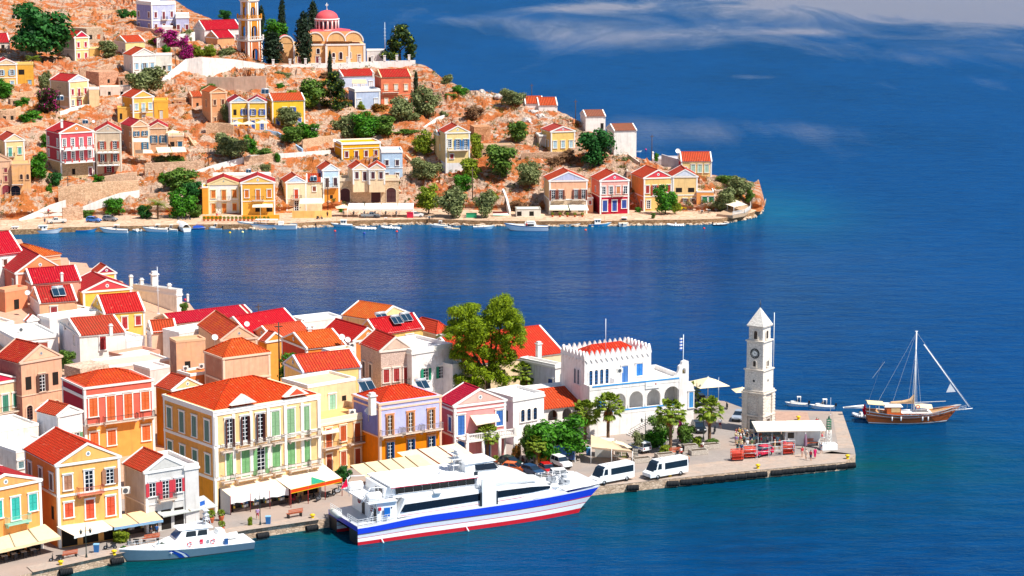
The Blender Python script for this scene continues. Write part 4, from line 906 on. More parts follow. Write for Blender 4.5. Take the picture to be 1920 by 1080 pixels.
# ---------------------------------------------------------------- near ground, quay and pier
def near_ground():
 edge =[(-160,1126),(62,1073),(207,1041),(462,994),(600,974),(1131,911),(1360,887),(1585,866),(1604,852),(1602,840),(1579,772),(1468,769),(1391,764),(1358,752),(1230,742),(1120,700),(985,668),(845,655),(650,655),(330,605),(200,575),(40,520),(-160,470)]
 pts =[P(x,y,1.3) for x,y in edge]
 b =mb(stone('d2b8a0','a88c74',1.7))
 n =len(pts)
 for i in range(n):
  a,c =pts[i],pts[(i+1) % n]
  b.face([(a.x,a.y,-2),(c.x,c.y,-2),(c.x,c.y,1.3),(a.x,a.y,1.3)])
 m,nt,bs =newmat('paving')
 g =N(nt,'ShaderNodeNewGeometry')
 cb =N(nt,'ShaderNodeTexVoronoi',feature='DISTANCE_TO_EDGE');cb.inputs['Scale'].default_value =1.5;nt.links.new(g.outputs['Position'],cb.inputs['Vector'])
 base =mixc(nt,noi(nt,.25,6,rough=.7),C('7e7876'),C('b0a49c'))
 col =mixc(nt,ramp(nt,cb.outputs['Distance'],[(0,(.6,)*3),(.07,(0,)*3)]),base,C('8f837b'))
 col =mixc(nt,ramp(nt,noi(nt,.06,4),[(.45,(0,)*3),(.6,(.5,)*3)]),col,C('b89c8a'))
 nt.links.new(col,bs.inputs['Base Color']);bs.inputs['Roughness'].default_value =.9;bs.inputs['Specular IOR Level'].default_value =.2
 b.mat(m)
 import mathutils
 def inside(x,y):
  c =False
  for i in range(n):
   a,d =pts[i],pts[(i+1) % n]
   if (a.y > y) != (d.y > y) and x < (d.x-a.x)*(y-a.y)/(d.y-a.y)+a.x:c =not c
  return c
 b.face([(p.x,p.y,1.3) for p in pts])
 struct(b.obj('town_ground'))
 t =mb(plaster('c8a890',.3));V =[];xs =list(range(-150,-25,5));ys =list(range(330,545,5))
 for y in ys:
  for x in xs:V.append((x,y,G(x,y)+.02 if inside(x,y) else -3))
 nx =len(xs);t.faces(V,[(j*nx+i,j*nx+i+1,(j+1)*nx+i+1,(j+1)*nx+i) for j in range(len(ys)-1) for i in range(nx-1)])
 struct(t.obj('town_slope'))
 a =mb(plaster('b4a498',.3))
 def strip(l0,l1,z):
  for (p,q),(r,s) in zip(zip(l0,l0[1:]),zip(l1,l1[1:])):
   a.face([P(*p,z),P(*q,z),P(*s,z),P(*r,z)])
 strip([(62,1073),(207,1041),(462,994),(600,974)],[(50,1062),(200,1031),(452,986),(590,966)],1.42)
 strip([(1131,911),(1360,887),(1585,866)],[(1140,893),(1345,865),(1560,846)],1.31)
 strip([(1585,866),(1604,852)],[(1560,846),(1540,850)],1.31)
 strip([(1602,840),(1579,772)],[(1572,840),(1560,772)],1.312)
 struct(a.obj('quay_apron'))
 w =mb(plaster('b89c8c',.3));w.face([P(x,y,1.306) for x,y in ((1455,790),(1452,771),(1514,773),(1530,830),(1470,840))]);struct(w.obj('pier_paving'))
 return pts
PTS =near_ground()
# ---------------------------------------------------------------- landmark buildings
def arch_wall(b,x0,x1,z0,z1,arches,y0,y1,n=10,rise=1.0):
 """wall x0..x1 with real arched openings (xc, w, z_bottom, z_spring)"""
 cur =x0
 for xc,w,zb,zs in sorted(arches):
  a,c =xc-w/2,xc+w/2
  b.box(cur,a,y0,y1,z0,z1)
  if zb > z0:b.box(a,c,y0,y1,z0,zb)
  for i in range(n):
   t0,t1 =PI-PI*i/n,PI-PI*(i+1)/n
   xa,za =xc+w/2*math.cos(t0),zs+w/2*rise*math.sin(t0);xb,zb2 =xc+w/2*math.cos(t1),zs+w/2*rise*math.sin(t1)
   b.ext([(xa,za),(xb,zb2),(xb,z1),(xa,z1)],y0,y1)
  cur =c
 b.box(cur,x1,y0,y1,z0,z1)
def clock_tower():
 O =P(1430,815,1.3)
 root =empty('clock_tower',O,R(55),'tall pale stone clock tower with a pyramid roof standing on the pier','clock tower')
 st =stone('e6dccf','d8cabc',1.9);st2 =stone('ece4da','e2d8cc',2.2);tr =plaster('ebe0d2',.15)
 A =[3.9,3.35,3.0,2.55];Zs =[0,6.7,10.4,15.1,17.5]
 b =mb(st);
 c =A[0]/2
 for i,a in enumerate(A):
  b.mat(st2 if i else st);h =a/2-(.22 if i == 0 else 0)
  b.prism([(c-h,c-h),(c+h,c-h),(c+h,c+h),(c-h,c+h)],Zs[i]-.01*i,Zs[i+1])
 b.obj('shaft',root)
 t =mb(tr)
 for sx in (-1,1):
  for sy in (-1,1):
   x,y =c+sx*(A[0]/2-.45),c+sy*(A[0]/2-.45)
   t.box(x-.45,x+.45,y-.45,y+.45,0,6.5)
   for k in range(12):
    if k in (5,):continue
    t.box(x-.5,x+.5,y-.5,y+.5,.35+k*.5,.62+k*.5)
 t.box(c-2.05,c+2.05,c-2.05,c+2.05,2.75,3.0)
 for z,a in ((6.55,2.1),(6.85,1.9),(10.3,1.85),(15.0,1.68),(17.4,1.5)):t.box(c-a,c+a,c-a,c+a,z,z+.2)
 t.obj('cornice',root)
 r =mb(stone('f2ece2','ddd4ca',3.5));a =1.58
 r.faces([(c-a,c-a,17.6),(c+a,c-a,17.6),(c+a,c+a,17.6),(c-a,c+a,17.6),(c,c,20.5)],[(3,2,1,0),(0,1,4),(1,2,4),(2,3,4),(3,0,4)])
 r.obj('spire',root)
 v =mb(paint('4a4a48',.5));v.tube((c,c,20.45),(c,c,21.6),.05);v.box(c-.3,c+.3,c-.02,c+.02,21.15,21.2);v.box(c-.02,c+.02,c-.25,c+.25,21.0,21.05);v.obj('weather_vane',root)
 for rz,off in ((-PI/2,(-1,0)),):
  o =bpy.data.objects.new('clock_face',clock_mesh());COL.objects.link(o);o.parent =root
  o.location =(c+off[0]*(1.5+.02),c+off[1]*1.52,13.1);o.rotation_euler =(0,0,rz)
 for zz,h,w,a in ((15.45,1.1,.62,A[3]),(10.95,.75,.5,A[2])):
  for rz,off in ((0,(0,-1)),(-PI/2,(-1,0)),(PI/2,(1,0))):
   window(root,'a',w,h,(c+off[0]*a/2,c+off[1]*a/2,zz),rz,'5a4a40','e8dccc')
 d =mb(paint('141414',.6));n =14
 for f in (lambda p,q:(c+p,c-A[1]/2-.012,q),lambda p,q:(c-A[1]/2-.012,c+p,q)):d.face([f(.2*math.cos(2*PI*k/n),8.6+.2*math.sin(2*PI*k/n)) for k in range(n)])
 d.obj('round_opening',root)
 window(root,'d',1.1,1.6,(c,.22,.62),0,'5a4434','d8ccc0');window(root,'d',1.1,1.6,(.22,c,.62),-PI/2,'4a5a64','d8ccc0')
 p =mb(paint('e8e8e8',.4));p.tube((A[0]+.35,.6,7),(A[0]+.35,.6,19.4),.06);p.obj('lightning_rod',root)
def clock_mesh():
 def f():
  b =mb(paint('20242a',.5));n =28;R_ =.84
  b.face([(R_*math.cos(2*PI*k/n),-.03,R_*math.sin(2*PI*k/n)) for k in range(n)])
  b.faces([(R_*math.cos(2*PI*k/n),y,R_*math.sin(2*PI*k/n)) for y in (-.03,.02) for k in range(n)],[(k,(k+1) % n,n+(k+1) % n,n+k) for k in range(n)])
  b.mat(paint('f4f4f0',.5));
  b.face([(.47*math.cos(2*PI*k/n),-.04,.44*math.sin(2*PI*k/n)) for k in range(n)])
  num =['XII','I','II','III','IV','V','VI','VII','VIII','IX','X','XI']
  for k in range(12):
   a =PI/2-2*PI*k/12;s =num[k]
   wd ={'I':.05,'V':.09,'X':.09};tw =sum(wd[q] for q in s);x =-tw/2
   M0 =b.M;b.M =Matrix.Rotation(-(a-PI/2),4,'Y') @ Matrix.Translation((0,0,.59))
   for q in s:
    h =.085;t =.014
    def st(x0,z0,x1,z1):
     b.face([(x0-t,-.045,z0),(x0+t,-.045,z0),(x1+t,-.045,z1),(x1-t,-.045,z1)])
    if q == 'I':st(x+.025,-h,x+.025,h)
    elif q == 'V':st(x+.01,h,x+.045,-h);st(x+.08,h,x+.045,-h)
    else:st(x+.01,h,x+.08,-h);st(x+.08,h,x+.01,-h)
    x += wd[q]
   b.M =M0
  b.mat(paint('101214',.5))
  for a,l,w in ((PI/2-R(100),.5,.035),(PI/2+R(38),.34,.045)):
   dx,dz =math.cos(a),math.sin(a)
   b.face([(-dz*w,-.055,dx*w),(dz*w,-.055,-dx*w),(dx*l,-.055,dz*l)])
  b.face([(.06*math.cos(2*PI*k/n),-.06,.06*math.sin(2*PI*k/n)) for k in range(n)])
  return b.mesh('clock_face')
 return cached('clock',f)
def crenellated():
 ze =13.6;E =P(1096,676,ze);Rr =P(1221,661,ze);d =Rr-E;ph =math.atan2(d.y,d.x)
 W =solveW(E,ph,1221);D =solveW(E,ph+PI/2,1052);H =ze-1.3
 root =empty('crenellated_building',Vector((E.x,E.y,1.3)),ph,'white cube building with scalloped battlements and a red hip roof','building',None)
 wt =plaster('f8f4f2',.1)
 b =mb(wt);b.prism([(0,0),(W,0),(W,D),(0,D)],-1,H);b.obj('wall',root)
 t =mb(wt);th =.35
 t.box(-.06,W+.06,-.06,th,H,H+.35);t.box(-.06,W+.06,D-th,D+.06,H,H+.35);t.box(-.06,th,th,D-th,H,H+.35);t.box(W-th,W+.06,th,D-th,H,H+.35)
 def row(L,f):
  n =round(L/1.0)
  for i in range(n):
   a =(i+.5)*L/n;w =L/n*.5
   prof =[(-w,0),(w,0),(w*.8,.3),(w*.34,.8),(0,1.1),(-w*.34,.8),(-w*.8,.3)]
   f(a,prof)
 def fx(y0,y1):
  def g(a,prof):t.ext([(a+p,H+.35+q) for p,q in prof],y0,y1)
  return g
 def fy(x0,x1):
  def g(a,prof):
   M0 =t.M;t.M =Matrix.Rotation(PI/2,4,'Z');t.ext([(a+p,H+.35+q) for p,q in prof],-x1,-x0);t.M =M0
  return g
 row(W,fx(-.05,.3));row(W,fx(D-.3,D+.05));row(D,fy(-.05,.3));row(D,fy(W-.3,W+.05))
 for i in range(round(W/1.0)):
  a =(i+.5)*W/round(W/1.0);t.ext([(a-.4,H),(a,H-.55),(a+.4,H)],-.14,-.01)
 for i in range(round(D/1.0)):
  a =(i+.5)*D/round(D/1.0);M0 =t.M;t.M =Matrix.Rotation(PI/2,4,'Z');t.ext([(a-.4,H),(a,H-.55),(a+.4,H)],.01,.14);t.M =M0
 t.obj('battlement',root)
 r =mb(tiles('ea2c1c','e03420'));x0,x1,y0,y1,z =.8,W-.8,.8,D-.8,H+.1
 rr =1.6
 if W >= D:a,c =(x0+(y1-y0)/2,D/2,z+rr),(x1-(y1-y0)/2,D/2,z+rr)
 e =[(x0,y0,z),(x1,y0,z),(x1,y1,z),(x0,y1,z)]
 if W >= D:r.face([e[0],e[1],c,a]);r.face([e[1],e[2],c]);r.face([e[2],e[3],a,c]);r.face([e[3],e[0],a])
 else:
  a,c =(W/2,y0+(x1-x0)/2,z+rr),(W/2,y1-(x1-x0)/2,z+rr)
  r.face([e[0],e[1],a]);r.face([e[1],e[2],c,a]);r.face([e[2],e[3],c]);r.face([e[3],e[0],a,c])
 r.obj('roof',root,uv=True)
 for f in (.09,.17,.25,.33):window(root,'A',.62,2.2,(W*f,0,H-4.2),0,'2868a8','f4f0ee')
 window(root,'d',1.2,2.9,(W*.60,0,H-4.6),0,'3a78c0');window(root,'s',1.25,2.,(W*.82,0,H-3.6),0,'1c80d8')
 for f in (.62,.76):window(root,'A',.55,2.2,(0,D*(1-f),H-4.2),-PI/2,'607890','e8e4e6')
 m =mb(paint('e8e8ea',.4));m.tube((W*.42,D*.3,H),(W*.42,D*.3,H+6),.05);m.obj('mast',root)
def station():
 ze =9.0;E =P(1105,733,ze);Rr =P(1288,714,ze);d =Rr-E;ph =math.atan2(d.y,d.x)
 W =solveW(E,ph,1288);D =10.5;zb =1.3;H =ze-zb
 root =empty('police_station',Vector((E.x,E.y,zb)),ph,'white waterfront building with an open arcade of blue trimmed arches and a small bell gable','building')
 wt =plaster('f8f5f2',.08)
 b =mb(wt);fl =3.4;par =4.0
 b.box(0,W,0,D,-1,fl)
 b.box(0,W*.22,.4,D,fl,H-.2);b.box(W*.22,W,3.6,D,fl,H-.2)
 b.box(0,W,-.02,D,H-.2,H-.001)
 fr =[(.115,1.7),(.30,2.4),(.475,2.5),(.655,2.5),(.845,2.9)]
 arch_wall(b,0,W,fl,H-.2,[(W*f,w,par+.12,5.6) for f,w in fr],-.05,.35)
 b.box(W-.35,W,.35,3.6,fl,H-.2)
 for f0,f1 in zip(fr,fr[1:]):x =W*(f0[0]+f1[0])/2;b.tube((x,.15,par),(x,.15,5.55),.22,.22,10)
 b.obj('wall',root)
 p =mb(wt);p.box(0,W,-.08,.28,H,H+.75);p.box(0,.28,.28,D,H,H+.75);p.box(W-.28,W,.28,D,H,H+.75);p.box(.28,W-.28,D-.28,D,H,H+.75);p.obj('parapet',root)
 t =mb(paint('3a98dc',.7));t.box(.5,W-.2,-.13,-.081,H+.5,H+.75);t.box(W*.22,W,-.1,-.051,par-.1,par+.12)
 t.obj('blue_band',root)
 g =mb(wt);M0 =Matrix.Translation((W,0,0));g.M =M0
 arch_wall(g,-1.5,.25,H+.752,H+2.6,[(-.62,.6,H+1.25,H+1.9)],-.1,.5)
 g.ext([(-1.5,H+2.6),(-1.1,H+2.8),(-.95,H+3.3),(-.3,H+3.5),(.2,H+3.3),(.25,H+2.6)],-.1,.5)
 g.ext([(-2.6,H+.75),(-2.1,H+1.0),(-1.7,H+1.6),(-1.5,H+2.2),(-1.5,H+.75)],-.1,.5)
 g.box(-1.5,.25,-.14,.5,-1,H+.75)
 g.prism([(.251,-.12),(1.3,-.12),(1.3,D*.5),(.251,D*.5)],-1,H-1.5)
 g.ext([(.251,H-1.5),(1.3,H-1.5),(1.2,H-.9),(.9,H-.4),(.5,H-.15),(.251,H-.1)],-.12,D*.5)
 g.obj('bell_gable',root)
 bl =mb(paint('7a6a40',.4,.8));bl.lathe([(.05,.5),(.12,.48),(.16,.3),(.24,.05),(.24,0)],(W-.62,.2,H+1.35),12);bl.obj('bell',root)
 window(root,'d',.8,2.6,(W+.72,-.12,3.2),0,'3a98dc')
 for i,f in enumerate((.115,)):window(root,'A',1.6,1.6,(W*f,.0,par+.15),0,'3a98dc')
 for f in (.3,.475):window(root,'s',1.9,2.0,(W*f,3.6,fl+1.1),0,'1c5cc0')
 window(root,'A',1.8,1.9,(W*.655,3.6,fl+.6),0,'3a98dc')
 s =mb(paint('f2f2f0',.5));s.box(W*.655-1.6,W*.655+1.0,-.2,-.12,H-.62,H+.45);s.mat(paint('b02030'));s.lathe([(.0,0),(.14,0)],(0,0,0),4)
 s.f.pop();s.f =s.f[:6];s.m =s.m[:6]
 s.box(W*.655+.15,W*.655+.4,-.21,-.2,H-.05,H+.2);s.mat(paint('5a6a80'));s.box(W*.655-1.4,W*.655-.2,-.206,-.2,H-.25,H-.2)
 s.obj('sign_board',root)
 st =mb(paint('cfc8c4',.8));L =7.5
 for k in range(20):
  x =W*.36+k*.36;st.box(x,x+.37,-1.9,-.6,-.2,.18*k*.9+.15)
 st.obj('outer_stair',root)
 hr =mb(paint('3a3a3a',.5));hr.tube((W*.36,-1.9,1.1),(W*.36+7.2,-1.9,4.3),.03)
 for k in range(9):x =W*.36+k*.9;hr.tube((x,-1.88,k*.4),(x,-1.88,1.1+k*.4),.02)
 hr.obj('handrail',root)
 f =empty('flagpole',root.matrix_basis @ Vector((0,0,0)),0,'white flagpole with a blue and white flag rising behind the bell gable','flagpole')
 q =Matrix.Rotation(ph,4,'Z');base =Vector((E.x,E.y,zb))+q @ Vector((W-.3,.8,H))
 f.location =base
 pm =mb(paint('e8eef4',.4));pm.tube((0,0,0),(0,0,7.6),.06);pm.obj('pole',f)
 fl_ =mb(paint('2a62c8',.8));
 n =8
 for k in range(n):
  z0,z1 =5.0+k*.26,5.0+(k+1)*.26
  fl_.mat(paint('2a62c8',.8) if k % 2 == 0 else paint('f4f6fa',.8))
  for j in range(4):
   xa,xb =-.16*j,-.16*(j+1);ya,yb_ =.1*math.sin(j*1.6),.1*math.sin((j+1)*1.6)
   fl_.face([(xa,ya,z0),(xb,yb_,z0-.12),(xb,yb_,z1-.12),(xa,ya,z1)])
 fl_.obj('flag',f)
 return root
def porch():
 ze =6.3;E =P(1018,765,ze);Rr =P(1090,757,ze);d =Rr-E;ph =math.atan2(d.y,d.x);W =solveW(E,ph,1090)+2
 root =empty('arcade_porch',Vector((E.x,E.y,1.3)),ph,'white arcade porch with three arches under a terracotta tiled lean roof','porch')
 H =ze-1.3;b =mb(plaster('f8f4f0',.1));D =5
 b.box(0,W,0,D,-1,1.9)
 arch_wall(b,0,W,1.9,H,[(W*(.2+.29*k),1.75,2.7,3.6) for k in range(3)],0,.3);b.box(0,W,D,D+4,1.9,H+1.8)
 b.box(W-.3,W,.3,D,1.9,H)
 b.obj('wall',root)
 r =mb(tiles('ea3c1c','e05830'));r.face([(-.3,-.4,H-.05),(W+.3,-.4,H-.05),(W+.3,D+.2,H+2.0),(-.3,D+.2,H+2.0)]);r.face([(-.3,-.4,H-.2),(W+.3,-.4,H-.2),(W+.3,-.4,H-.05),(-.3,-.4,H-.05)]);r.obj('roof',root,uv=True)
 for k in range(3):window(root,'d' if k else 's',.9,2.1,(W*(.25+.28*k),D,2.0),0,'a86a50')
def church():
 O =P(551,121,31.6);s =scl(O);root =empty('church',O,R(8),'peach domed church with coral red roofs and white trim on the hilltop terrace','church')
 pe =plaster('f2c486',.05);wh =paint('f6eee6',.8);co =paint('e4505a',.75)
 k =1/s
 def X(p):return (p-551)*k
 def Z(p):return (120.5-p)*k*1.01
 b =mb(pe)
 b.box(X(551),X(612),.6,15,-2,Z(84));b.box(X(612.1),X(656),-.6,15,-2,Z(84));b.box(X(656.1),X(685),.6,13,-2,Z(84))
 b.box(X(575),X(662),3,13,Z(84),Z(61));b.box(X(523),X(550.9),1.5,11,-2,Z(83))
 b.obj('wall',root)
 v =mb(co)
 def vault(xc,r,zs,y0,y1,m=co):
  n =12;v.mat(m)
  ring0 =[(xc+r*math.cos(PI-PI*i/n),y0,zs+r*math.sin(PI-PI*i/n)) for i in range(n+1)]
  ring1 =[(x,y1,z) for x,_,z in ring0]
  v.loft([ring0,ring1],close=False,caps=False)
  v.mat(pe);v.face([(x,y0+.05,z) for x,_,z in ring0])
 vs =((X(631),2.8,Z(78),-.5,6),(X(664),2.9,Z(79),.7,10),(X(592),2.6,Z(78),.7,6),(X(537),2.3,Z(82),1.4,10))
 for a in vs:vault(*a)
 for x0,x1,z in ((X(575),X(662),Z(61)),):
  v.mat(co);v.faces([(x0,3,z),(x1,3,z),(x1,13,z),(x0,13,z),((x0+x1)/2,8,z+1.2)],[(0,1,4),(1,2,4),(2,3,4),(3,0,4)])
 v.obj('vault',root)
 t =mb(wh)
 for xc,r,zs,y0,y1 in vs:
  n =12
  for i in range(n):
   a0,a1 =PI*i/n,PI*(i+1)/n
   t.ext([(xc+(r-.02)*math.cos(a0),zs+(r-.02)*math.sin(a0)),(xc+(r+.35)*math.cos(a0),zs+(r+.35)*math.sin(a0)),(xc+(r+.35)*math.cos(a1),zs+(r+.35)*math.sin(a1)),(xc+(r-.02)*math.cos(a1),zs+(r-.02)*math.sin(a1))],y0-.15,y0+.3)
 for x0,x1,y in ((X(551)-.1,X(612),.45),(X(612)-.15,X(656)+.15,-.75),(X(656),X(685)+.15,.45)):t.box(x0,x1,y,y+.148,Z(86),Z(83));t.box(x0,x1,y,y+.148,0,.4)
 for x,y in ((X(552),.45),(X(612),-.75),(X(655),-.75),(X(684),.45)):t.box(x-.35,x+.35,y-.05,y+.3,0,Z(87))
 t.obj('moulding',root)
 dc =(X(617),8,Z(62));R_ =3.75;dh =Z(38.5)-Z(62)
 d =mb(plaster('f0a8a0',.0));d.lathe([(R_,0),(R_,dh)],dc,28);d.obj('drum',root)
 dt =mb(wh);dt.lathe([(R_+.2,0),(R_+.2,.5),(R_+.02,.5)],dc,28);dt.lathe([(R_+.02,dh-.45),(R_+.3,dh-.3),(R_+.3,dh),(R_-.2,dh)],dc,28)
 for i in range(16):
  a =2*PI*i/16;x,y =dc[0]+R_*math.cos(a),dc[1]+R_*math.sin(a);dt.tube((x,y,dc[2]+.5),(x,y,dc[2]+dh-.4),.16,.16,6)
 dt.obj('moulding',root)
 dw =mb(glass('2a1c28'))
 for i in range(16):
  a =2*PI*(i+.5)/16;u =Vector((-math.sin(a),math.cos(a),0));c =Vector((dc[0]+(R_+.03)*math.cos(a),dc[1]+(R_+.03)*math.sin(a),dc[2]+.85));n =6
  pts =[c-u*.36,c+u*.36]+[c+u*.36*math.cos(PI*j/n)+Vector((0,0,dh-2.0+.36*math.sin(PI*j/n))) for j in range(n+1)]
  q =mb(glass('2a1c28'));q.face(pts);q.obj('window',root)
 dm =mb(paint('e2545a',.7));R2 =R_-.15
 dm.lathe([(R2*math.cos(a),(Z(23)-Z(38.5))*math.sin(a)) for a in [PI/2*i/12 for i in range(13)]],(dc[0],dc[1],dc[2]+dh),28);dm.obj('dome',root)
 cr =mb(wh);zc =Z(23)
 cr.tube((dc[0],8,zc),(dc[0],8,zc+2.3),.1);cr.box(dc[0]-.5,dc[0]+.5,7.92,8.08,zc+1.5,zc+1.75);cr.lathe([(.0,.0),(.3,.2),(.0,.5)],(dc[0],8,zc),8);cr.obj('cross',root)
 for px,y,w,h,z,c in ((596,.6,1.1,2.1,.3,'d'),(597,.6,1.0,1.3,3.3,'a'),(625.5,-.6,.9,1.7,1.6,'A'),(639,-.6,1.,1.9,1.6,'A'),(656.5,.6,.9,1.7,1.8,'A'),(674,.6,.9,2.2,.6,'d'),(528.5,1.5,.9,2.0,4.2,'A'),(562,.6,1.1,2.1,.3,'d')):
  window(root,c,w,h,(X(px),y,z),0,'7a1c38' if c == 'd' else '5a3040','f6eee6')
def bell_tower():
 O =P(466,122.5,31.6);k =1/scl(O)
 root =empty('bell_tower',O,R(43),'ornate orange and white bell tower with open tiers beside the church','bell tower')
 a0 =6.0;orr =plaster('cc7c4c',.1);wh =paint('f6eee6',.8);ye =plaster('e09a30',.05)
 zt_ =[0,8.0,14.6,20.4,25.0];A =[5.6,4.9,3.9,2.6];c =A[0]/2
 for i,a in enumerate(A):
  b =mb((orr,ye,ye,wh)[i]);h =a/2;z0,z1 =zt_[i],zt_[i+1]
  for M0 in (Matrix.Identity(4),Matrix.Rotation(PI/2,4,'Z'),Matrix.Rotation(PI,4,'Z'),Matrix.Rotation(-PI/2,4,'Z')):
   b.M =Matrix.Translation((c,c,0)) @ M0
   w =a*.42;arch_wall(b,-h+.001,h-.7,z0+.02,z1-.6,[(0-.0,w,z0+.03,z0+(z1-z0)*.5)],-h,-h+.6)
   b.mat(wh)
   for sx in (-1,1):b.box(sx*(h-.25)-.26,sx*(h-.25)+.26,-h-.1,-h+.1,z0,z1-.5)
   b.tube((-w*.62,-h-.05,z0),(-w*.62,-h-.05,z1-.8),.15,.15,6);b.tube((w*.62,-h-.05,z0),(w*.62,-h-.05,z1-.8),.15,.15,6)
   b.mat((orr,ye,ye,wh)[i])
  b.M =Matrix.Translation((c,c,0));b.mat(wh);b.box(-h-.15,h+.15,-h-.15,h+.15,z1-.6,z1-.25);b.box(-h-.35,h+.35,-h-.35,h+.35,z1-.25,z1)
  b.mat(glass('281c1c'));b.box(-h*.35,h*.35,-h*.35,h*.35,z0,z1-.6)
  b.obj('tier',root)
  if i < 3:
   r =mb(ye if i else wh);r.M =Matrix.Translation((c,c,0));hh =A[i]/2+.2
   for M0 in range(4):
    r.M =Matrix.Translation((c,c,0)) @ Matrix.Rotation(PI/2*M0,4,'Z')
    r.box(-hh,hh-.101,-hh,-hh+.1,z1+.85,z1+1.0)
    for j in range(9):x =-hh+.1+j*(2*hh-.2)/8;r.box(x-.06,x+.06,-hh,-hh+.1,z1,z1+.85)
    r.box(-hh-.2,-hh+.2,-hh-.2,-hh+.2,z1+.001,z1+1.5)
   r.obj('balustrade',root)
 d =mb(paint('e2545a',.7));d.lathe([(1.5*math.cos(x),1.8*math.sin(x)) for x in [PI/2*i/8 for i in range(9)]],(c,c,25),16);d.obj('dome',root)
def wall_run(pts,th,h,m,label,cat='wall',name='wall',cap=None,posts=None,capm=None,group=None,foot=3.):
 """wall standing on the ground; pts = (px, py of the foot, z)"""
 W =[P(x,y,z) for x,y,z in pts]
 root =empty(name,W[0],0,label,cat,group);root['kind'] ='thing'
 b =mb(m);hs =h if hasattr(h,'__len__') else [h]*len(W)
 nn =[]
 for i in range(len(W)):
  a,c =W[max(0,i-1)],W[min(len(W)-1,i+1)];d =(c-a);d.z =0;d.normalize();nn.append(Vector((-d.y,d.x,0)))
 R0 =[]
 for w,n,hh in zip(W,nn,hs):
  w =w-W[0];R0.append([w+Vector((0,0,-foot)),w+n*th+Vector((0,0,-foot)),w+n*th+Vector((0,0,hh)),w+Vector((0,0,hh))])
 b.loft(R0,caps=True,smooth=False);b.obj('wall_body',root)
 if cap:
  c =mb(capm or m);c.loft([[w-W[0]+n*(-.12)+Vector((0,0,hh+.003)),w-W[0]+n*(th+.12)+Vector((0,0,hh+.003)),w-W[0]+n*(th+.12)+Vector((0,0,hh+cap)),w-W[0]+n*(-.12)+Vector((0,0,hh+cap))] for w,n,hh in zip(W,nn,hs)],smooth=False);c.obj('coping',root)
 if posts:
  for i in range(len(W)-1):
   L =(W[i+1]-W[i]).length;k =max(1,round(L/posts))
   for j in range(k):
    q =W[i].lerp(W[i+1],(j+.5)/k)-W[0]+nn[i]*th/2;hh =lerp(hs[i],hs[i+1],(j+.5)/k)
    p =mb(m);p.box(q.x-.35,q.x+.35,q.y-.35,q.y+.35,q.z+hh,q.z+hh+1.6);p.box(q.x-.45,q.x+.45,q.y-.45,q.y+.45,q.z+hh+1.6,q.z+hh+1.8);p.obj('pier',root)
 return root
clock_tower();crenellated();station();porch();church();bell_tower()
WW =plaster('f4f0ec',.05);SW =stone('e2bc98','c49a78',1.6);SW2 =stone('d8b496','b48c70',1.3)
def Z_(x,y):return zt(x,y)
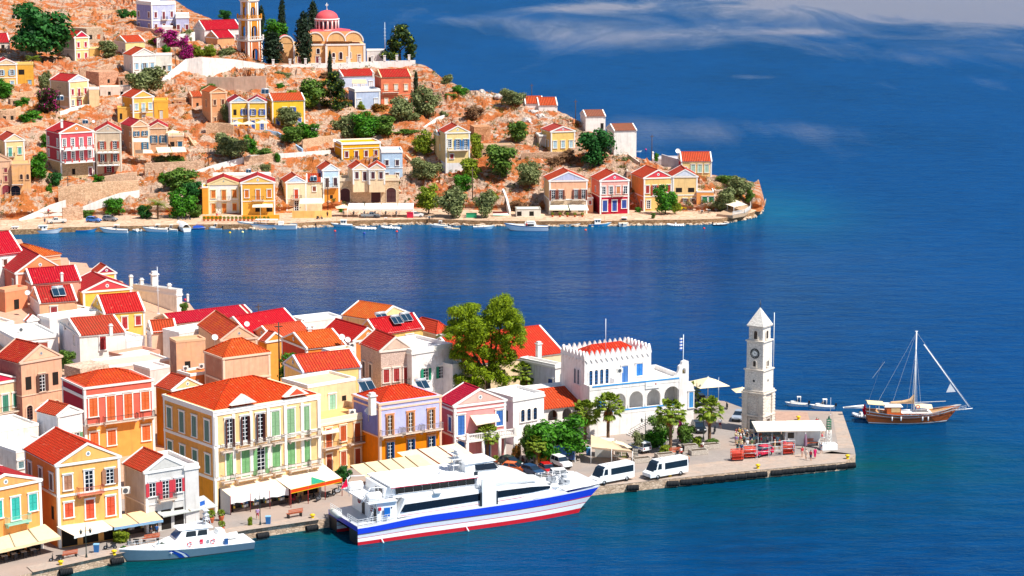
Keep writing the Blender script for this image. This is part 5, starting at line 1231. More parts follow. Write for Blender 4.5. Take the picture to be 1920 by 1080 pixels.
def walls():
 def hp(x,y):return (x,y,zt(x,y))
 wall_run([(497,136,30.5),(560,134,30.6),(640,131,30.8),(710,128,31.),(779,126,31.2)],.5,2.2,WW,'long white terrace wall with square piers below the church',posts=4.6)
 wall_run([(300,160,zt(300,160)),(330,150,zt(330,150)),(350,144,zt(350,144)),(380,143,30.3),(440,139,30.5),(496.5,136,30.6)],.5,[1.2,3.6,5.4,5.8,4.6,2.6],WW,'tall white retaining wall stepping up from the white house to the bell tower')
 wall_run([hp(388,172),hp(440,175),hp(499,176)],.6,[4.4,4.8,5.4],plaster('d4bca8',.4),'big bare grey plaster retaining wall behind the yellow houses')
 wall_run([hp(295,92),hp(330,88),hp(366,82)],.5,[3.4,3.8,3.8],WW,'white garden wall below the pale blue mansion')
 wall_run([hp(113,219),hp(137,212),hp(160,206),hp(190,202),hp(212,196),hp(232,184)],.5,[1.4,1.6,1.5,1.2,1.2,1.0],WW,'winding whitewashed parapet of the zigzag footpath')
 wall_run([hp(24,248),hp(50,244),hp(72,238),hp(90,232)],.5,1.1,WW,'short whitewashed parapet above the rocky gully')
 wall_run([hp(0,258),hp(40,250),hp(85,244)],.8,2.4,SW,'rough pink stone terrace wall under the white parapet')
 wall_run([hp(110,386),hp(160,383),hp(215,372),hp(260,362)],.8,[4.8,5.6,4.6,3.4],SW,'broad ochre stone retaining wall below the crimson mansion')
 wall_run([hp(196,356),hp(228,354),hp(258,350)],.8,[3.6,4.2,4.0],stone('dcb898','c8a084',1.1),'high stone terrace below the grey beige house')
 wall_run([hp(272,334),hp(300,331),hp(345,326),hp(384,322)],.8,[4.,3.8,3.4,3.0],SW2,'long stone terrace wall with creepers under the stone pair of houses')
 wall_run([hp(36,414),hp(70,408),hp(95,401),hp(124,396)],.4,[.4,1.6,2.4,3.0],WW,'low white ramp wall rising from the quay at the left')
 wall_run([hp(152,396),hp(190,392),hp(225,386),hp(262,379)],.4,[1.0,2.6,3.4,3.2],WW,'sloping white ramp wall above the blue car')
 wall_run([hp(262,346),hp(330,338),hp(400,322),hp(470,306),hp(540,300),hp(620,290)],.4,[.6,.8,1.8,2.2,1.9,1.3],WW,'long white wall of the sloping road behind the waterfront roofs')
 wall_run([hp(386,254),hp(410,254),hp(438,256)],.7,3.6,SW,'square ochre stone terrace left of the yellow pair')
 wall_run([hp(458,312),hp(495,308),hp(520,303)],.6,2.6,SW2,'stone garden wall above the white road wall')
 wall_run([hp(568,284),hp(600,278),hp(632,274)],.6,3.2,SW,'pinkish stone wall beside the parked green car')
 wall_run([hp(977,301),hp(1020,300),hp(1062,298),hp(1092,292)],.7,[2.0,2.2,2.0,1.6],SW2,'dry stone terrace wall below the yellow house with the pink pediment')
 wall_run([hp(640,262),hp(690,256),hp(740,246),hp(795,234),hp(825,226)],.6,1.2,SW,'long low stone wall under the dark green bushes')
 wall_run([hp(795,246),hp(822,230),hp(838,222)],.4,[1.2,1.6,1.2],WW,'white wall edging the path above the yellow balcony house')
 wall_run([hp(1176,300),hp(1205,318),hp(1216,330)],.5,[1.8,1.4,1.0],plaster('d8c4b8',.3),'grey plaster wall descending behind the pink gabled house')
 wall_run([hp(1240,300),hp(1280,312)],.5,1.6,plaster('c8c4cc',.2),'bluish grey yard wall near the satellite dish')
 wall_run([hp(1306,352),hp(1345,352),hp(1372,356)],.5,[1.6,1.6,1.2],SW,'low stone terrace wall beside the cape bushes')
 wall_run([(548,409,1.3),(590,409,1.3),(622,408,1.3)],.4,1.9,plaster('f2c878',.1),'pale yellow garden wall on the quay with a railing')
 wall_run([(380,412,1.3),(400,412,1.3),(416,412,1.3)],.3,1.0,plaster('f2a028',.05),'low orange garden wall with flower pots before the white waterfront house')
 wall_run([(454,412,1.3),(490,412,1.3),(524,411,1.3)],.3,1.2,plaster('f0a830',.05),'low golden garden wall before the golden waterfront house')
 wall_run([(118,414,1.3),(156,412,1.3)],.8,3.4,SW2,'square stone bastion at the foot of the ramp')
 wall_run([hp(0,232),hp(22,228),hp(40,220)],.7,3.2,SW,'crumbling stone ruin wall with a window gap at the left edge')
 wall_run([hp(150,152),hp(185,150),hp(212,140)],.8,3.6,SW2,'rubble terrace wall under the lone olive tree')
 wall_run([hp(255,62),hp(282,66),hp(300,72)],.5,2.2,plaster('c8a898',.4),'brown yard wall running down from the mansion')
 for i,(a,h,lab) in enumerate((([(0,140),(30,138),(60,132)],2.0,'stone field wall above the yellow house with blue shutters'),([(20,190),(60,186),(88,180)],2.4,'stone terrace wall above the roofless ruin'),([(30,60),(80,50),(130,46),(180,40)],1.0,'thin broken field wall high on the bare slope'),([(140,30),(180,26),(232,22)],.9,'topmost broken field wall beside the mansion bushes'),([(300,208),(330,206),(352,204)],1.8,'small stone terrace wall beside the tiny hut'),([(322,250),(352,262),(376,300)],1.2,'low wall running down beside the red bank'),([(0,398),(24,386),(48,366),(58,352)],1.0,'stepped stone stair wall climbing at the left edge'),([(56,380),(84,372),(108,366)],1.6,'stone wall above the low ramp'),([(640,226),(668,222),(700,220)],1.6,'stone garden wall under the pale blue terrace house'),([(760,300),(776,318),(780,344)],1.6,'rough wall right of the sky blue house'),([(838,340),(872,346),(900,344)],1.2,'dry wall across the bank below the balcony house'),([(880,310),(905,312),(960,306)],1.4,'dry wall below the low stone ruin'),([(1040,326),(1090,322)],1.2,'short wall behind the peach gabled house'),([(1095,262),(1140,296)],1.0,'low wall stepping down beneath the white cottage'),([(268,378),(300,376),(330,372)],2.0,'stone wall hidden in the green thicket by the quay'),([(186,250),(222,246)],1.4,'stone wall above the grey beige house roof'),([(498,252),(520,256),(548,276),(566,288)],1.3,'pale blue wall of the stairway below the long yellow house'),([(958,404),(952,380),(945,362)],1.2,'white wall of the narrow stair left of the peach house'))):
  wall_run([hp(*q) for q in a],.5,h,(WW if 'white wall' in lab else plaster('a8c8e8',.1) if 'pale blue wall' in lab else SW if i % 2 else SW2),lab)
walls()
# ---------------------------------------------------------------- vegetation
def leafcloud(b,blobs,n,size,rnd,up=.3,squash=.85):
 """many leaf sized quads on and inside lumpy blobs"""
 V =b.v;Fc =b.f;Mm =b.m;cur =b.cur
 tot =sum(r*r for _,r in blobs)
 for c,r in blobs:
  k =int(n*r*r/tot);c =Vector(c);off =Vector((rnd.uniform(0,50),0,0))
  for _ in range(k):
   u =Vector((rnd.gauss(0,1),rnd.gauss(0,1),rnd.gauss(0,1)+up)).normalized()
   rr =r*(rnd.uniform(.62,1.06) if rnd.random() < .8 else rnd.uniform(.2,.7))*(1+.25*noise.noise(u*2.2+off))
   p =c+Vector((u.x*rr,u.y*rr,u.z*rr*squash))
   nrm =(u*1.0+Vector((rnd.uniform(-.8,.8),rnd.uniform(-.8,.8),rnd.uniform(-.4,.9)))).normalized()
   t =nrm.orthogonal().normalized();w =nrm.cross(t);a =rnd.uniform(0,2*PI)
   t,w =t*math.cos(a)+w*math.sin(a),w*math.cos(a)-t*math.sin(a);s =size*rnd.uniform(.6,1.3)
   i =len(V)
   V.append(tuple(p-t*s));V.append(tuple(p+w*s*.55));V.append(tuple(p+t*s));V.append(tuple(p-w*s*.55))
   Fc.append((i,i+1,i+2,i+3));Mm.append(cur)
def limbs(b,base,top,r,rnd,n=5,spread=1.2):
 b.tube(base,top,r,r*.6,7)
 for k in range(n):
  a =2*PI*k/n+rnd.uniform(-.4,.4);q =Vector(top)+Vector((math.cos(a)*spread,math.sin(a)*spread,rnd.uniform(.4,1.2)*spread))
  b.tube(top,q,r*.5,r*.2,5)
BARK =None
FOL ={'olive':('445228','98a068',None),'green':('184a0a','579a22',None),'dark':('10421a','3c7c34',None),'lime':('4a6412','9aaa2c',None),'boug':('2a3a18','5a5a30','b8187c'),'magenta':('7a1458','d22a98','3a5a20'),
 'dry':('6a4a34','a8805c',None),'conif':('142c14','3a5220','86942a'),'cyp':('16281a','30442a',None),'pine':('4c6a08','a2b016',None),'bush':('2c4e18','74963a',None),'oran':('8a4a1c','b8863a','4a6420')}
def fol(k):
 h =FOL[k];return foliage(*h) if k not in ('boug','magenta','conif','oran') else foliage(h[0],h[1],h[2],{'boug':.8,'magenta':.72,'conif':.85,'oran':.7}[k])
def crown_mesh(kind,var):
 def f():
  rnd =random.Random(hash((kind,var)) % 1000 if False else sum(map(ord,kind))*7+var)
  b =mb(fol(kind));bl =[]
  if kind in ('cyp',):
   for k in range(26):
    z =k/25;r =.17*math.sin(PI*min(1,z*.9+.12))**.7+.02;bl.append(((rnd.uniform(-.04,.04),rnd.uniform(-.04,.04),z*.96),r))
   leafcloud(b,[((x*1.,y,z),r) for (x,y,z),r in bl],2600,.035,rnd,.6,1.2)
  elif kind == 'conif':
   for k in range(34):
    z =rnd.uniform(.1,.95);R_ =.46*(1-z)**.7+.04;a =rnd.uniform(0,2*PI);q =rnd.uniform(.3,1)
    bl.append(((math.cos(a)*R_*q,math.sin(a)*R_*q,z),.11+.06*(1-z)))
   leafcloud(b,bl,3600,.035,rnd,.2,.7)
  else:
   for k in range(22):
    a =rnd.uniform(0,2*PI);z =rnd.uniform(.2,.84);R_ =.36*math.sqrt(max(.05,1-((z-.5)/.5)**2));q =rnd.uniform(.2,1)
    bl.append(((math.cos(a)*R_*q,math.sin(a)*R_*q,z),rnd.uniform(.1,.2)))
   bl.append(((0,0,.45),.3))
   leafcloud(b,bl,3600,.04,rnd,.5,.9)
  return b.mesh('leaves')
 return cached(('crown',kind,var),f)
def trunk_mesh(var):
 def f():
  rnd =random.Random(var);b =mb(wood('6a5848'));limbs(b,(0,0,-.08),(.02,.02,.3),.035,rnd,5,.24);return b.mesh('trunk')
 return cached(('trunk',var),f)
def tree(px,pyb,wpx,hpx,kind,label,z=None,cat='tree',name=None,group='trees and bushes on the hillside',dy=0):
 zz =zt(px,pyb) if z is None else z
 O =P(px,pyb,zz);O.y += dy;s =scl(O);w =wpx/s;h =hpx/(s*.985)
 shrub =cat in ('shrub','bush')
 nm =name or {'cyp':'cypress_tree','conif':'conifer_tree','olive':'olive_tree','boug':'bougainvillea_shrub','magenta':'bougainvillea_shrub'}.get(kind,'tree')
 if shrub and not name:nm ='shrub' if kind not in ('boug','magenta') else 'bougainvillea_shrub'
 rz =(px*7.3+pyb*3.1) % 6.28;var =int(px*3+pyb) % 3
 if kind == 'cyp':w *= 2.4
 root =empty(nm,O-Vector((0,0,.3)),rz,label,cat,group)
 root.scale =(w*1.32,w*1.32,h*1.2)
 link('crown',crown_mesh(kind,var),root,(0,0,0 if not shrub else -.08));link('trunk',trunk_mesh(var),root)
 return root
TREES =[
(68,116,106,98,'dark','huge dark green tree with a broad crown at the top of the slope'),
(205,113,40,34,'olive','lone olive tree on a rubble terrace beside the magenta shuttered house'),
(276,184,62,54,'olive','big round olive tree below the white gabled house'),
(8,186,34,34,'green','green tree below the yellow house at the left edge'),
(230,38,26,22,'dark','dark bush at the yard wall of the blue mansion','shrub'),(250,38,18,20,'green','green bush touching the blue mansion','shrub'),
(318,88,52,34,'magenta','magenta bougainvillea spilling below the blue mansion','shrub'),(348,112,26,44,'magenta','deep magenta bougainvillea hanging beside the white wall','shrub'),
(290,84,20,14,'lime','bright green low bush beside the bougainvillea','shrub'),(312,102,16,18,'green','small green garden bush between white houses','shrub'),
(351,82,24,28,'olive','pale oleander bush below the mansion wall','shrub'),(370,108,20,24,'lime','bright green hedge bush on the white terrace','shrub'),(392,108,26,24,'lime','lime green hedge bush in the middle of the white terrace','shrub'),(424,108,32,20,'olive','grey green bush beside the bell tower wall','shrub'),
(92,216,44,54,'boug','dark bush dotted with pink flowers beside the cream and grey house','shrub'),(58,232,44,26,'green','low spreading green bush under the stone ruin','shrub'),(42,204,26,22,'green','small green bush beside the ruined walls','shrub'),(6,222,22,18,'green','round bush inside the roofless ruin','shrub'),(85,172,20,40,'olive','slender grey green bush between the terraces','shrub'),
(530,84,13,76,'cyp','tall slim cypress behind the bell tower grove'),(588,70,18,60,'cyp','cypress standing just left of the church drum'),(490,60,12,44,'cyp','cypress partly hidden by the bell tower'),(422,40,24,20,'dark','small dark tree on the skyline behind the crimson roof'),
(516,84,50,42,'green','broad green tree between the bell tower and the church'),(511,118,32,52,'cyp','dense round cypress at the terrace beside the bell tower'),(571,117,26,84,'cyp','very large bushy cypress in front of the church'),(751,116,60,60,'conif','cone shaped conifer with yellow tips beside the two masts'),
(619,160,8,58,'cyp','thin cypress rising past the church wall'),(780,178,8,40,'cyp','thin cypress beside the orange house'),(628,208,52,62,'conif','ragged dark pine beside the pale blue house'),
(558,204,50,34,'lime','bright green bush behind the long yellow house','shrub'),(588,205,56,52,'bush','leafy green tree left of the ragged pine'),(530,148,26,16,'olive','tiny grey bush under the terrace wall','shrub'),(526,166,16,12,'green','small round green bush among the red rocks','shrub'),(608,148,20,14,'dry','dry brown bush beside the thin cypress','shrub'),(670,136,30,9,'olive','low bush on the terrace behind the crimson roof','shrub'),(748,140,30,12,'bush','low green bush at the end of the white terrace','shrub'),
(394,178,34,22,'bush','green bush in front of the bare grey wall','shrub'),(320,178,20,10,'oran','rusty low bush beside the standing rocks','shrub'),
(431,304,58,50,'olive','wide grey green olive tree on the red bank'),(468,288,30,34,'green','dark green tree beneath the yellow pair','shrub'),(497,298,36,22,'bush','green garden bush above the stone wall','shrub'),(426,234,22,36,'olive','narrow olive tree at the corner of the yellow pair'),(540,242,46,38,'olive','olive tree in front of the long yellow house'),(548,272,50,34,'bush','leafy bush beside the blue stairway','shrub'),(575,262,40,34,'green','dark green bush at the bend of the road','shrub'),(520,304,14,20,'green','conical green bush on the garden bank','shrub'),(498,325,20,20,'olive','silvery bush on the stone garden wall','shrub'),
(652,258,50,46,'olive','olive green bush at the left of the long thicket','shrub'),(684,262,56,48,'green','bright green tree in the middle of the long thicket'),(716,258,48,42,'bush','mid green bush at the right of the long thicket','shrub'),(757,234,56,48,'olive','grey green tree beside the thin cypress'),(796,228,50,62,'olive','tall grey green tree at the bend of the stone wall'),(652,206,18,20,'oran','rusty bush before the pale blue terrace house','shrub'),(678,208,16,18,'lime','small bright bush before the pale blue terrace house','shrub'),(712,214,34,22,'oran','brown and orange bush under the orange house','shrub'),(770,250,60,10,'bush','long clipped hedge above the white path','shrub'),
(796,292,38,42,'lime','yellow green tree left of the yellow balcony house'),(796,346,52,46,'olive','olive tree on the bank under the sky blue house'),(803,402,44,50,'lime','yellow green fig tree on the quay bank'),(849,408,52,52,'olive','round pale olive tree beside the green bins'),(868,362,36,34,'green','dark tree on the bank behind the tall pole'),(882,338,40,40,'lime','prickly yellow green cactus bush on the bank','shrub'),(910,408,38,48,'olive','pale olive tree at the quay beside the upturned boat'),
(936,338,62,58,'bush','big bushy green tree below the low stone ruin'),(992,358,46,50,'olive','round dark olive tree left of the peach house'),(893,302,26,46,'lime','small yellow green tree beside the yellow balcony house'),(972,272,40,40,'bush','green trees among grey boulders'),(960,205,42,36,'olive','round olive tree on the skyline beside grey boulders'),(889,224,34,26,'dry','leafless purple brown bush on the orange slope','shrub'),(863,180,30,20,'green','dark low bush near the skyline','shrub'),(838,156,22,18,'olive','small bush on the skyline above the orange slope','shrub'),(832,222,16,16,'olive','small olive bush under the ridge path','shrub'),(845,186,26,12,'bush','low green ground bush near the ridge','shrub'),
(1120,316,66,64,'dark','large dark green tree behind the pink gabled house'),(1066,306,38,26,'dry','dry golden bush behind the peach house','shrub'),(1038,314,26,22,'dry','dry brown bush below the dry stone wall','shrub'),(975,395,40,20,'dry','leafless brown bush above the boat hut','shrub'),(925,376,22,18,'lime','low yellow green bush on the orange bank','shrub'),
(1247,402,42,48,'green','leafy green plane tree on the quay before the yellow house'),(1266,402,18,26,'lime','small sapling beside the yellow car'),(1358,396,40,42,'olive','round olive tree beside the cape restaurant'),(1386,372,42,40,'olive','pale olive tree on the tip of the cape'),(1406,378,20,24,'bush','green bush at the end of the cape','shrub'),(1362,350,34,22,'bush','green hedge bush on the cape terrace','shrub'),(1225,410,10,12,'bush','tiny bush at the quay edge under the plane tree','shrub'),(1196,398,12,12,'green','potted bush at the foot of the stairs','shrub'),(1172,305,14,12,'olive','small garden bush beside the tall white house','shrub'),(1230,302,10,18,'green','small dark bush in the walled yard','shrub'),
(73,342,40,50,'green','bright green tree beside the stone stairway'),(86,278,20,30,'green','narrow green bush beside the crimson mansion','shrub'),(103,352,26,30,'dark','dark bush in the shade below the mansion','shrub'),(184,352,24,26,'green','green bush on the terrace below the mansion','shrub'),(214,404,36,32,'green','small round tree on the white ramp above the cars'),(165,408,22,16,'bush','clipped bush behind the blue car','shrub'),(93,366,14,22,'green','small green bush on the stairway bank','shrub'),
(342,408,52,52,'green','dense green bush right of the quay palm','shrub'),(338,362,60,44,'bush','upper green thicket above the quay palm','shrub'),(308,346,24,24,'green','green bush under the creeper wall','shrub'),(272,410,28,28,'dark','dark green bush left of the quay palm','shrub'),(362,384,36,44,'dark','dark bush beside the orange wing','shrub'),(365,408,26,26,'bush','low green bush next to the flower pots','shrub'),
(296,312,30,22,'olive','trailing garden bush before the stone pair','shrub'),(330,316,40,26,'bush','leafy terrace bush under the wide awning','shrub'),(360,318,24,16,'bush','low bush at the end of the creeper terrace','shrub'),(448,356,16,8,'olive','small weedy bush on the white roof wall','shrub'),
(640,398,12,14,'green','potted green plant before the stone arches','shrub')]
def veg():
 for t in TREES:
  px,py,w,h,k,lab =t[:6];cat =t[6] if len(t) > 6 else 'tree'
  tree(px,py,w,h,k,lab,cat=cat)
def palm_mesh(kind,var):
 """fan palm: crown of fan leaves, skirt of dead leaves; date palm: long fronds"""
 def f():
  rnd =random.Random(11+var);b =mb();g =foliage('3c5a10','9aae34');dr =foliage('8a4a22','c07a42')
  if kind == 'fan':
   for k in range(95):
    a =rnd.uniform(0,2*PI);e =rnd.uniform(-.55,1.35);L =rnd.uniform(.9,1.3)
    d =Vector((math.cos(a)*math.cos(e),math.sin(a)*math.cos(e),math.sin(e)));c =d*L;side =d.cross(Vector((0,0,1))).normalized();up =side.cross(d)
    b.mat(g);b.tube(d*.15,c,.02,.015,3)
    for j in range(13):
     t =-1.15+2.3*j/12;dd =(d*math.cos(t)+side*math.sin(t)).normalized();l =.62*(1-.25*abs(t))
     m =c+dd*l*.6;q =c+dd*l+Vector((0,0,-.22));w =side*math.cos(t)*.075-d*math.sin(t)*.075
     b.face([c,m+w,q,m-w])
   b.mat(dr)
   for k in range(44):
    a =rnd.uniform(0,2*PI);d =Vector((math.cos(a),math.sin(a),0));c =d*rnd.uniform(.2,.42)+Vector((0,0,rnd.uniform(-.7,.0)))
    side =Vector((-d.y,d.x,0));l =rnd.uniform(.5,1.)
    for j in range(4):
     t =-.5+j*.33;q =c+Vector((0,0,-l))+side*t*.5+d*.12;b.face([c,c+side*.05*(t+.6)+Vector((0,0,-l*.5)),q,c+side*t*.3+Vector((0,0,-l*.5))])
  else:
   for k in range(52):
    a =rnd.uniform(0,2*PI);e =rnd.uniform(-.1,1.4);L =rnd.uniform(2.2,3.0);d =Vector((math.cos(a),math.sin(a),0));side =Vector((-d.y,d.x,0));prev =Vector((0,0,0))
    b.mat(g if e > .0 else dr);n =9
    for j in range(1,n+1):
     t =j/n;p =d*(L*t*math.cos(e*(1-t*.5)))+Vector((0,0,L*t*math.sin(e)-1.1*t*t*L*.45))
     b.face([prev+Vector((0,0,.02)),p+side*.02,p-side*.02])
     for sg in (-1,1):
      for m in range(2):
       q0 =prev.lerp(p,m*.5);l =.55*math.sin(PI*min(1,t*.9+.1))+.1;b.face([q0,q0+side*sg*l+d*.25+Vector((0,0,-.12)),q0+d*.08])
     prev =p
  return b.mesh('fronds')
 return cached(('palm',kind,var),f)
def palm(px,py_crown,py_base,kind,label,z=1.3,sc_=1.,var=0,group='palms around the square'):
 O =P(px,py_base,z);s =scl(O);h =(py_base-py_crown)/(s*.975)
 root =empty('palm_tree',O,(px % 7)*.9,label,'palm tree',group)
 t =mb(wood('7a5a40'));n =7;rnd =random.Random(px)
 pr =[(.26 if kind == 'fan' else .3,-.2),(.2,.3)];k =max(3,int(h/.22))
 for i in range(k):z0 =.3+(h-.3)*i/k;pr += [(.23,z0),(.29,z0+(h-.3)/k*.8)]
 t.lathe(pr,(0,0,0),10,smooth=False);t.obj('trunk',root)
 c =link('crown',palm_mesh(kind,var),root,(0,0,h));c.scale =(sc_*(1.22 if kind == 'fan' else 1),)*3
 return root
def near_veg():
 palm(1097,776,826,'fan','fan palm in front of the arcade porch, left of the taller fan palm',sc_=1.25)
 palm(1140,765,832,'fan','tall fan palm against the white arcade wall beside the kiosk canopy',sc_=1.35,var=1)
 palm(1257,775,848,'fan','fan palm among shrubs at the stair foot of the white arcade building',sc_=1.3,var=2)
 palm(1330,770,834,'fan','fan palm in a round planter between the dark cars and the clock tower',sc_=1.25)
 palm(914,815,864,'fan','small fan palm in front of the pink house veranda',sc_=1.0,var=1)
 palm(1005,833,874,'fan','short fan palm among the parked motorbikes',sc_=.85,var=2)
 palm(1294,733,758,'fan','fan palm peeking out behind the bell gable next to the big parasol',sc_=.9)
 palm(984,702,768,'fan','twin headed fan palm behind the terracotta roof terrace',sc_=1.25,var=1)
 palm(1003,697,766,'fan','fan palm beside the white annex with the blue door',sc_=1.1,var=2)
 palm(577,612,640,'date','date palm rising between crimson roofs in the middle of the town',z=3,sc_=.75,group='palms of the town')
 palm(62,112,130,'date','shaggy palm beside the yellow house with blue shutters',z=zt(62,130),sc_=1.0,group='palms of the town',var=1)
 palm(296,384,409,'date','date palm on the far quay among dense bushes',z=1.6,sc_=1.3,group='palms of the town')
 g ='shrubs around the square'
 def nt_(px,py,w,h,k,lab,cat='shrub',z=1.3):return tree(px,py,w,h,k,lab,z=z,cat=cat,group=g)
 nt_(1018,866,82,74,'green','dense clipped ficus tree beside the orange kiosk','tree');nt_(1066,858,88,70,'green','dense clipped ficus tree with a slanting pale trunk beside the kiosk','tree')
 nt_(990,862,32,60,'bush','loose leafy tree next to the pink house stairs','tree')
 nt_(1238,834,42,58,'bush','tall leafy bush beside the street lamp','shrub');nt_(1226,838,44,36,'green','dark flowering bush at the foot of the white stairs');nt_(1286,836,30,42,'bush','round clipped bush at the corner of the white building');nt_(1306,836,24,20,'lime','low yellow green bush on the flower bed');nt_(1276,828,12,48,'magenta','thin red flowering climber at the white building corner')
 nt_(1245,854,24,22,'lime','bright bush in the square stone planter');nt_(1335,836,22,16,'bush','low bush around the foot of the planter palm');nt_(1307,846,8,8,'olive','tiny bush in the long stone planter');nt_(1200,846,30,40,'olive','slender leafy sapling behind the white police car')
 nt_(914,790,52,50,'olive','silvery olive bush under the tall pine');nt_(885,782,44,60,'dark','tall dark bush in the shade of the pine');nt_(945,775,40,50,'dark','dark bush right of the silvery olive bush');nt_(965,772,26,30,'bush','green bush beside the fan palm pair',z=2)
 nt_(546,724,46,60,'green','bright green tree with pink blossoms between the tan house and the mansion','tree',z=6.8);nt_(572,716,34,38,'magenta','bougainvillea with magenta flowers over the cream terrace',z=6.5)
 nt_(126,704,30,44,'bush','green tree filling the gap beside the weathered stone house','tree',z=4);nt_(272,694,24,18,'green','small bright bush among the cream outbuildings',z=5);nt_(300,596,40,12,'bush','creeper along the tan back wall',z=5);nt_(346,590,16,24,'bush','thin climbing bush beside the roof terrace wall',z=6)
 nt_(645,906,26,36,'dark','dark bush at the end of the restaurant canopy');nt_(968,868,18,40,'oran','brown green bush beside the pink house steps');nt_(820,642,14,18,'olive','thin bush against the crimson hall roof',z=7)
 nt_(227,1016,36,26,'lime','yellow green bush in a terracotta box on the quay');nt_(231,1029,10,10,'green','small ball shaped box bush in a white pot');nt_(469,986,11,20,'lime','upright potted box bush with a rusty pot on the quay');nt_(353,970,14,8,'green','low green plant before the grey awning shop');nt_(312,980,14,8,'green','small green plant beneath the grey awning')
def big_pine():
 O =P(918,776,1.6);s =scl(O);k =1/s
 root =empty('pine_tree',O,0,'tall bright green stone pine with a many headed crown behind the pink house','tree')
 rnd =random.Random(5)
 def L(px,py,d=0):return Vector(((px-918)*k*1.12,d,(776-py)*k*1.02))
 lobes =[(872,592,30),(858,625,24),(893,610,30),(937,572,26),(925,590,24),(955,595,24),(960,625,26),(940,640,24),(900,645,26),(870,655,22),(915,665,22),(945,668,24),(968,640,16),(922,612,24),(880,632,26),(888,582,20),(945,588,24),(862,668,14),(930,684,18),(905,628,24),(885,690,22),(905,700,24),(925,708,22),(870,715,20),(895,722,20),(940,712,18),(875,672,16),(866,612,22),(958,608,22)]
 b =mb(foliage('385608','a0b616'));bl =[]
 for x,y,r in lobes:
  bl.append((L(x,y),r*k*.9))
  for _ in range(8):
   u =Vector((rnd.gauss(0,1),rnd.gauss(0,1),rnd.gauss(0,.8))).normalized()*r*k*.62
   bl.append((L(x,y,rnd.uniform(-2.2,2.2))+u*1.05,r*k*rnd.uniform(.32,.5)))
 leafcloud(b,bl,85000,.15,rnd,.8,.75);b.obj('crown',root)
 t =mb(wood('5a4434'));j =L(915,705);t.tube((0,0,-.4),j,.5,.38,9)
 for x,y in ((872,620),(900,640),(940,600),(958,640),(925,600),(875,665),(940,665)):m =L((x+915)/2,(y+705)/2+6,rnd.uniform(-1,1));t.tube(j,m,.3,.2,7);t.tube(m,L(x,y,rnd.uniform(-1.5,1.5)),.2,.08,6)
 t.obj('trunk',root)
def rocks():
 rnd =random.Random(9);gm =stone('cfc6c0','a89c94',.7);rm =stone('e0b898','b07a58',.8)
 R0 =[(904,176,16),(918,184,14),(935,186,20),(1000,216,22),(978,212,16),(1014,222,18),(990,232,24),(1022,238,16),(970,232,14),(948,244,14),(1030,226,14),(885,212,10),(872,205,8),(905,262,14),(930,258,12),(560,236,16),(545,228,12),(514,138,10),(532,146,10),(585,140,12),(555,155,9),(862,176,8),(888,178,8),(352,260,16),(365,272,14),(350,288,12),(375,286,12),(565,352,16),(580,342,12),(548,338,10),(600,330,10),(62,290,14),(70,270,12),(75,310,12),(770,312,14),(775,335,12),(765,300,10),(1045,320,10),(1095,320,10),(895,372,10),(915,350,12),(1150,290,8),(600,262,12),(588,246,14),(575,232,12),(430,312,10),(412,308,8),(240,362,10),(225,368,9),(248,370,8)]
 for i,(x,y,w) in enumerate(R0):
  O =PT(x,y);s =scl(O);b =mb(gm if (860 < x < 1060 or 500 < x < 620 and y > 200) else rm);r =w*.5/s
  rock(b,(0,0,r*.2),r,rnd,.85,3)
  o =b.obj('boulder',None,loc=O);tag(o,None,'boulder','boulders on the slope');ROCKS.append((o,x,y,w))
 for i in range(16):
  x,y =rnd.uniform(306,378),rnd.uniform(150,176);O =PT(x,y);b =mb(rm);h =rnd.uniform(.9,1.8)
  b.lathe([(.55*h*.6,-.5),(.6*h*.5,h*.4),(.35*h*.5,h*1.0),(.05,h*1.25)],(0,0,0),7,smooth=False);o =b.obj('standing_rock',None,loc=O)
  tag(o,'jagged upright rock in the cluster beside the white retaining wall','rock','standing rocks by the white wall')
 b =mb(stone('e4c8b0','b88c70',1.2));b2 =mb(foliage('2e4618','86803a'))
 for i in range(3000):
  x =rnd.uniform(-100,1390);yr =poly(RIDGE,x);y0 =yroad(x)
  if yr > y0-8:continue
  y =rnd.uniform(yr+4,y0-3);O =PT(x,y);O.z += rocky(*O)*.6;r =rnd.uniform(.2,.5)*(1.6 if rnd.random() < .15 else 1)
  if rnd.random() < .45:rock(b,O,r,rnd,.7)
  else:r *= 1.9 if rnd.random() < .2 else 1;leafcloud(b2,[(O+Vector((0,0,.3)),r*1.7)],int(22+60*r),.17,rnd)
 struct(b.obj('scattered_rocks'),'stuff');struct(b2.obj('low_scrub'),'stuff')
ROCKS =[]
PLACES =[(904,'on the skyline'),(0,'')]
veg();near_veg();big_pine();rocks()
def label_rocks():
 marks =[('the bell tower',466,100),('the church',610,110),('the yellow balcony house',850,280),('the pink pediment house',1040,270),('the skyline olive tree',960,200),('the crimson mansion',130,300),('the long yellow house',540,220),('the white road wall',600,310),('the sky blue house',740,310),('the peach waterfront house',1050,350),('the stone pair of houses',290,270),('the ochre retaining wall',200,380),('the leafless purple bush',890,218),('the low stone ruin',930,290),('the grey green olive on the red bank',431,300)]
 seen ={}
 for o,x,y,w in ROCKS:
  m =min(marks,key=lambda q:abs(q[1]-x)+abs(q[2]-y));dx,dy =x-m[1],y-m[2]
  side ='above' if dy < -8 and abs(dy) > abs(dx) else 'below' if dy > 8 and abs(dy) > abs(dx) else ('to the left of' if dx < 0 else 'to the right of')
  sz ='large' if w >= 18 else 'broad' if w >= 15 else 'middling' if w >= 12 else 'small' if w >= 10 else 'tiny'
  l =f'{sz} pale boulder {side} {m[0]}';n =seen.get(l,0);seen[l] =n+1
  o['label'] =l if n == 0 else l+[', the higher one',', the outer one',', the half buried one'][min(n-1,2)]
label_rocks()
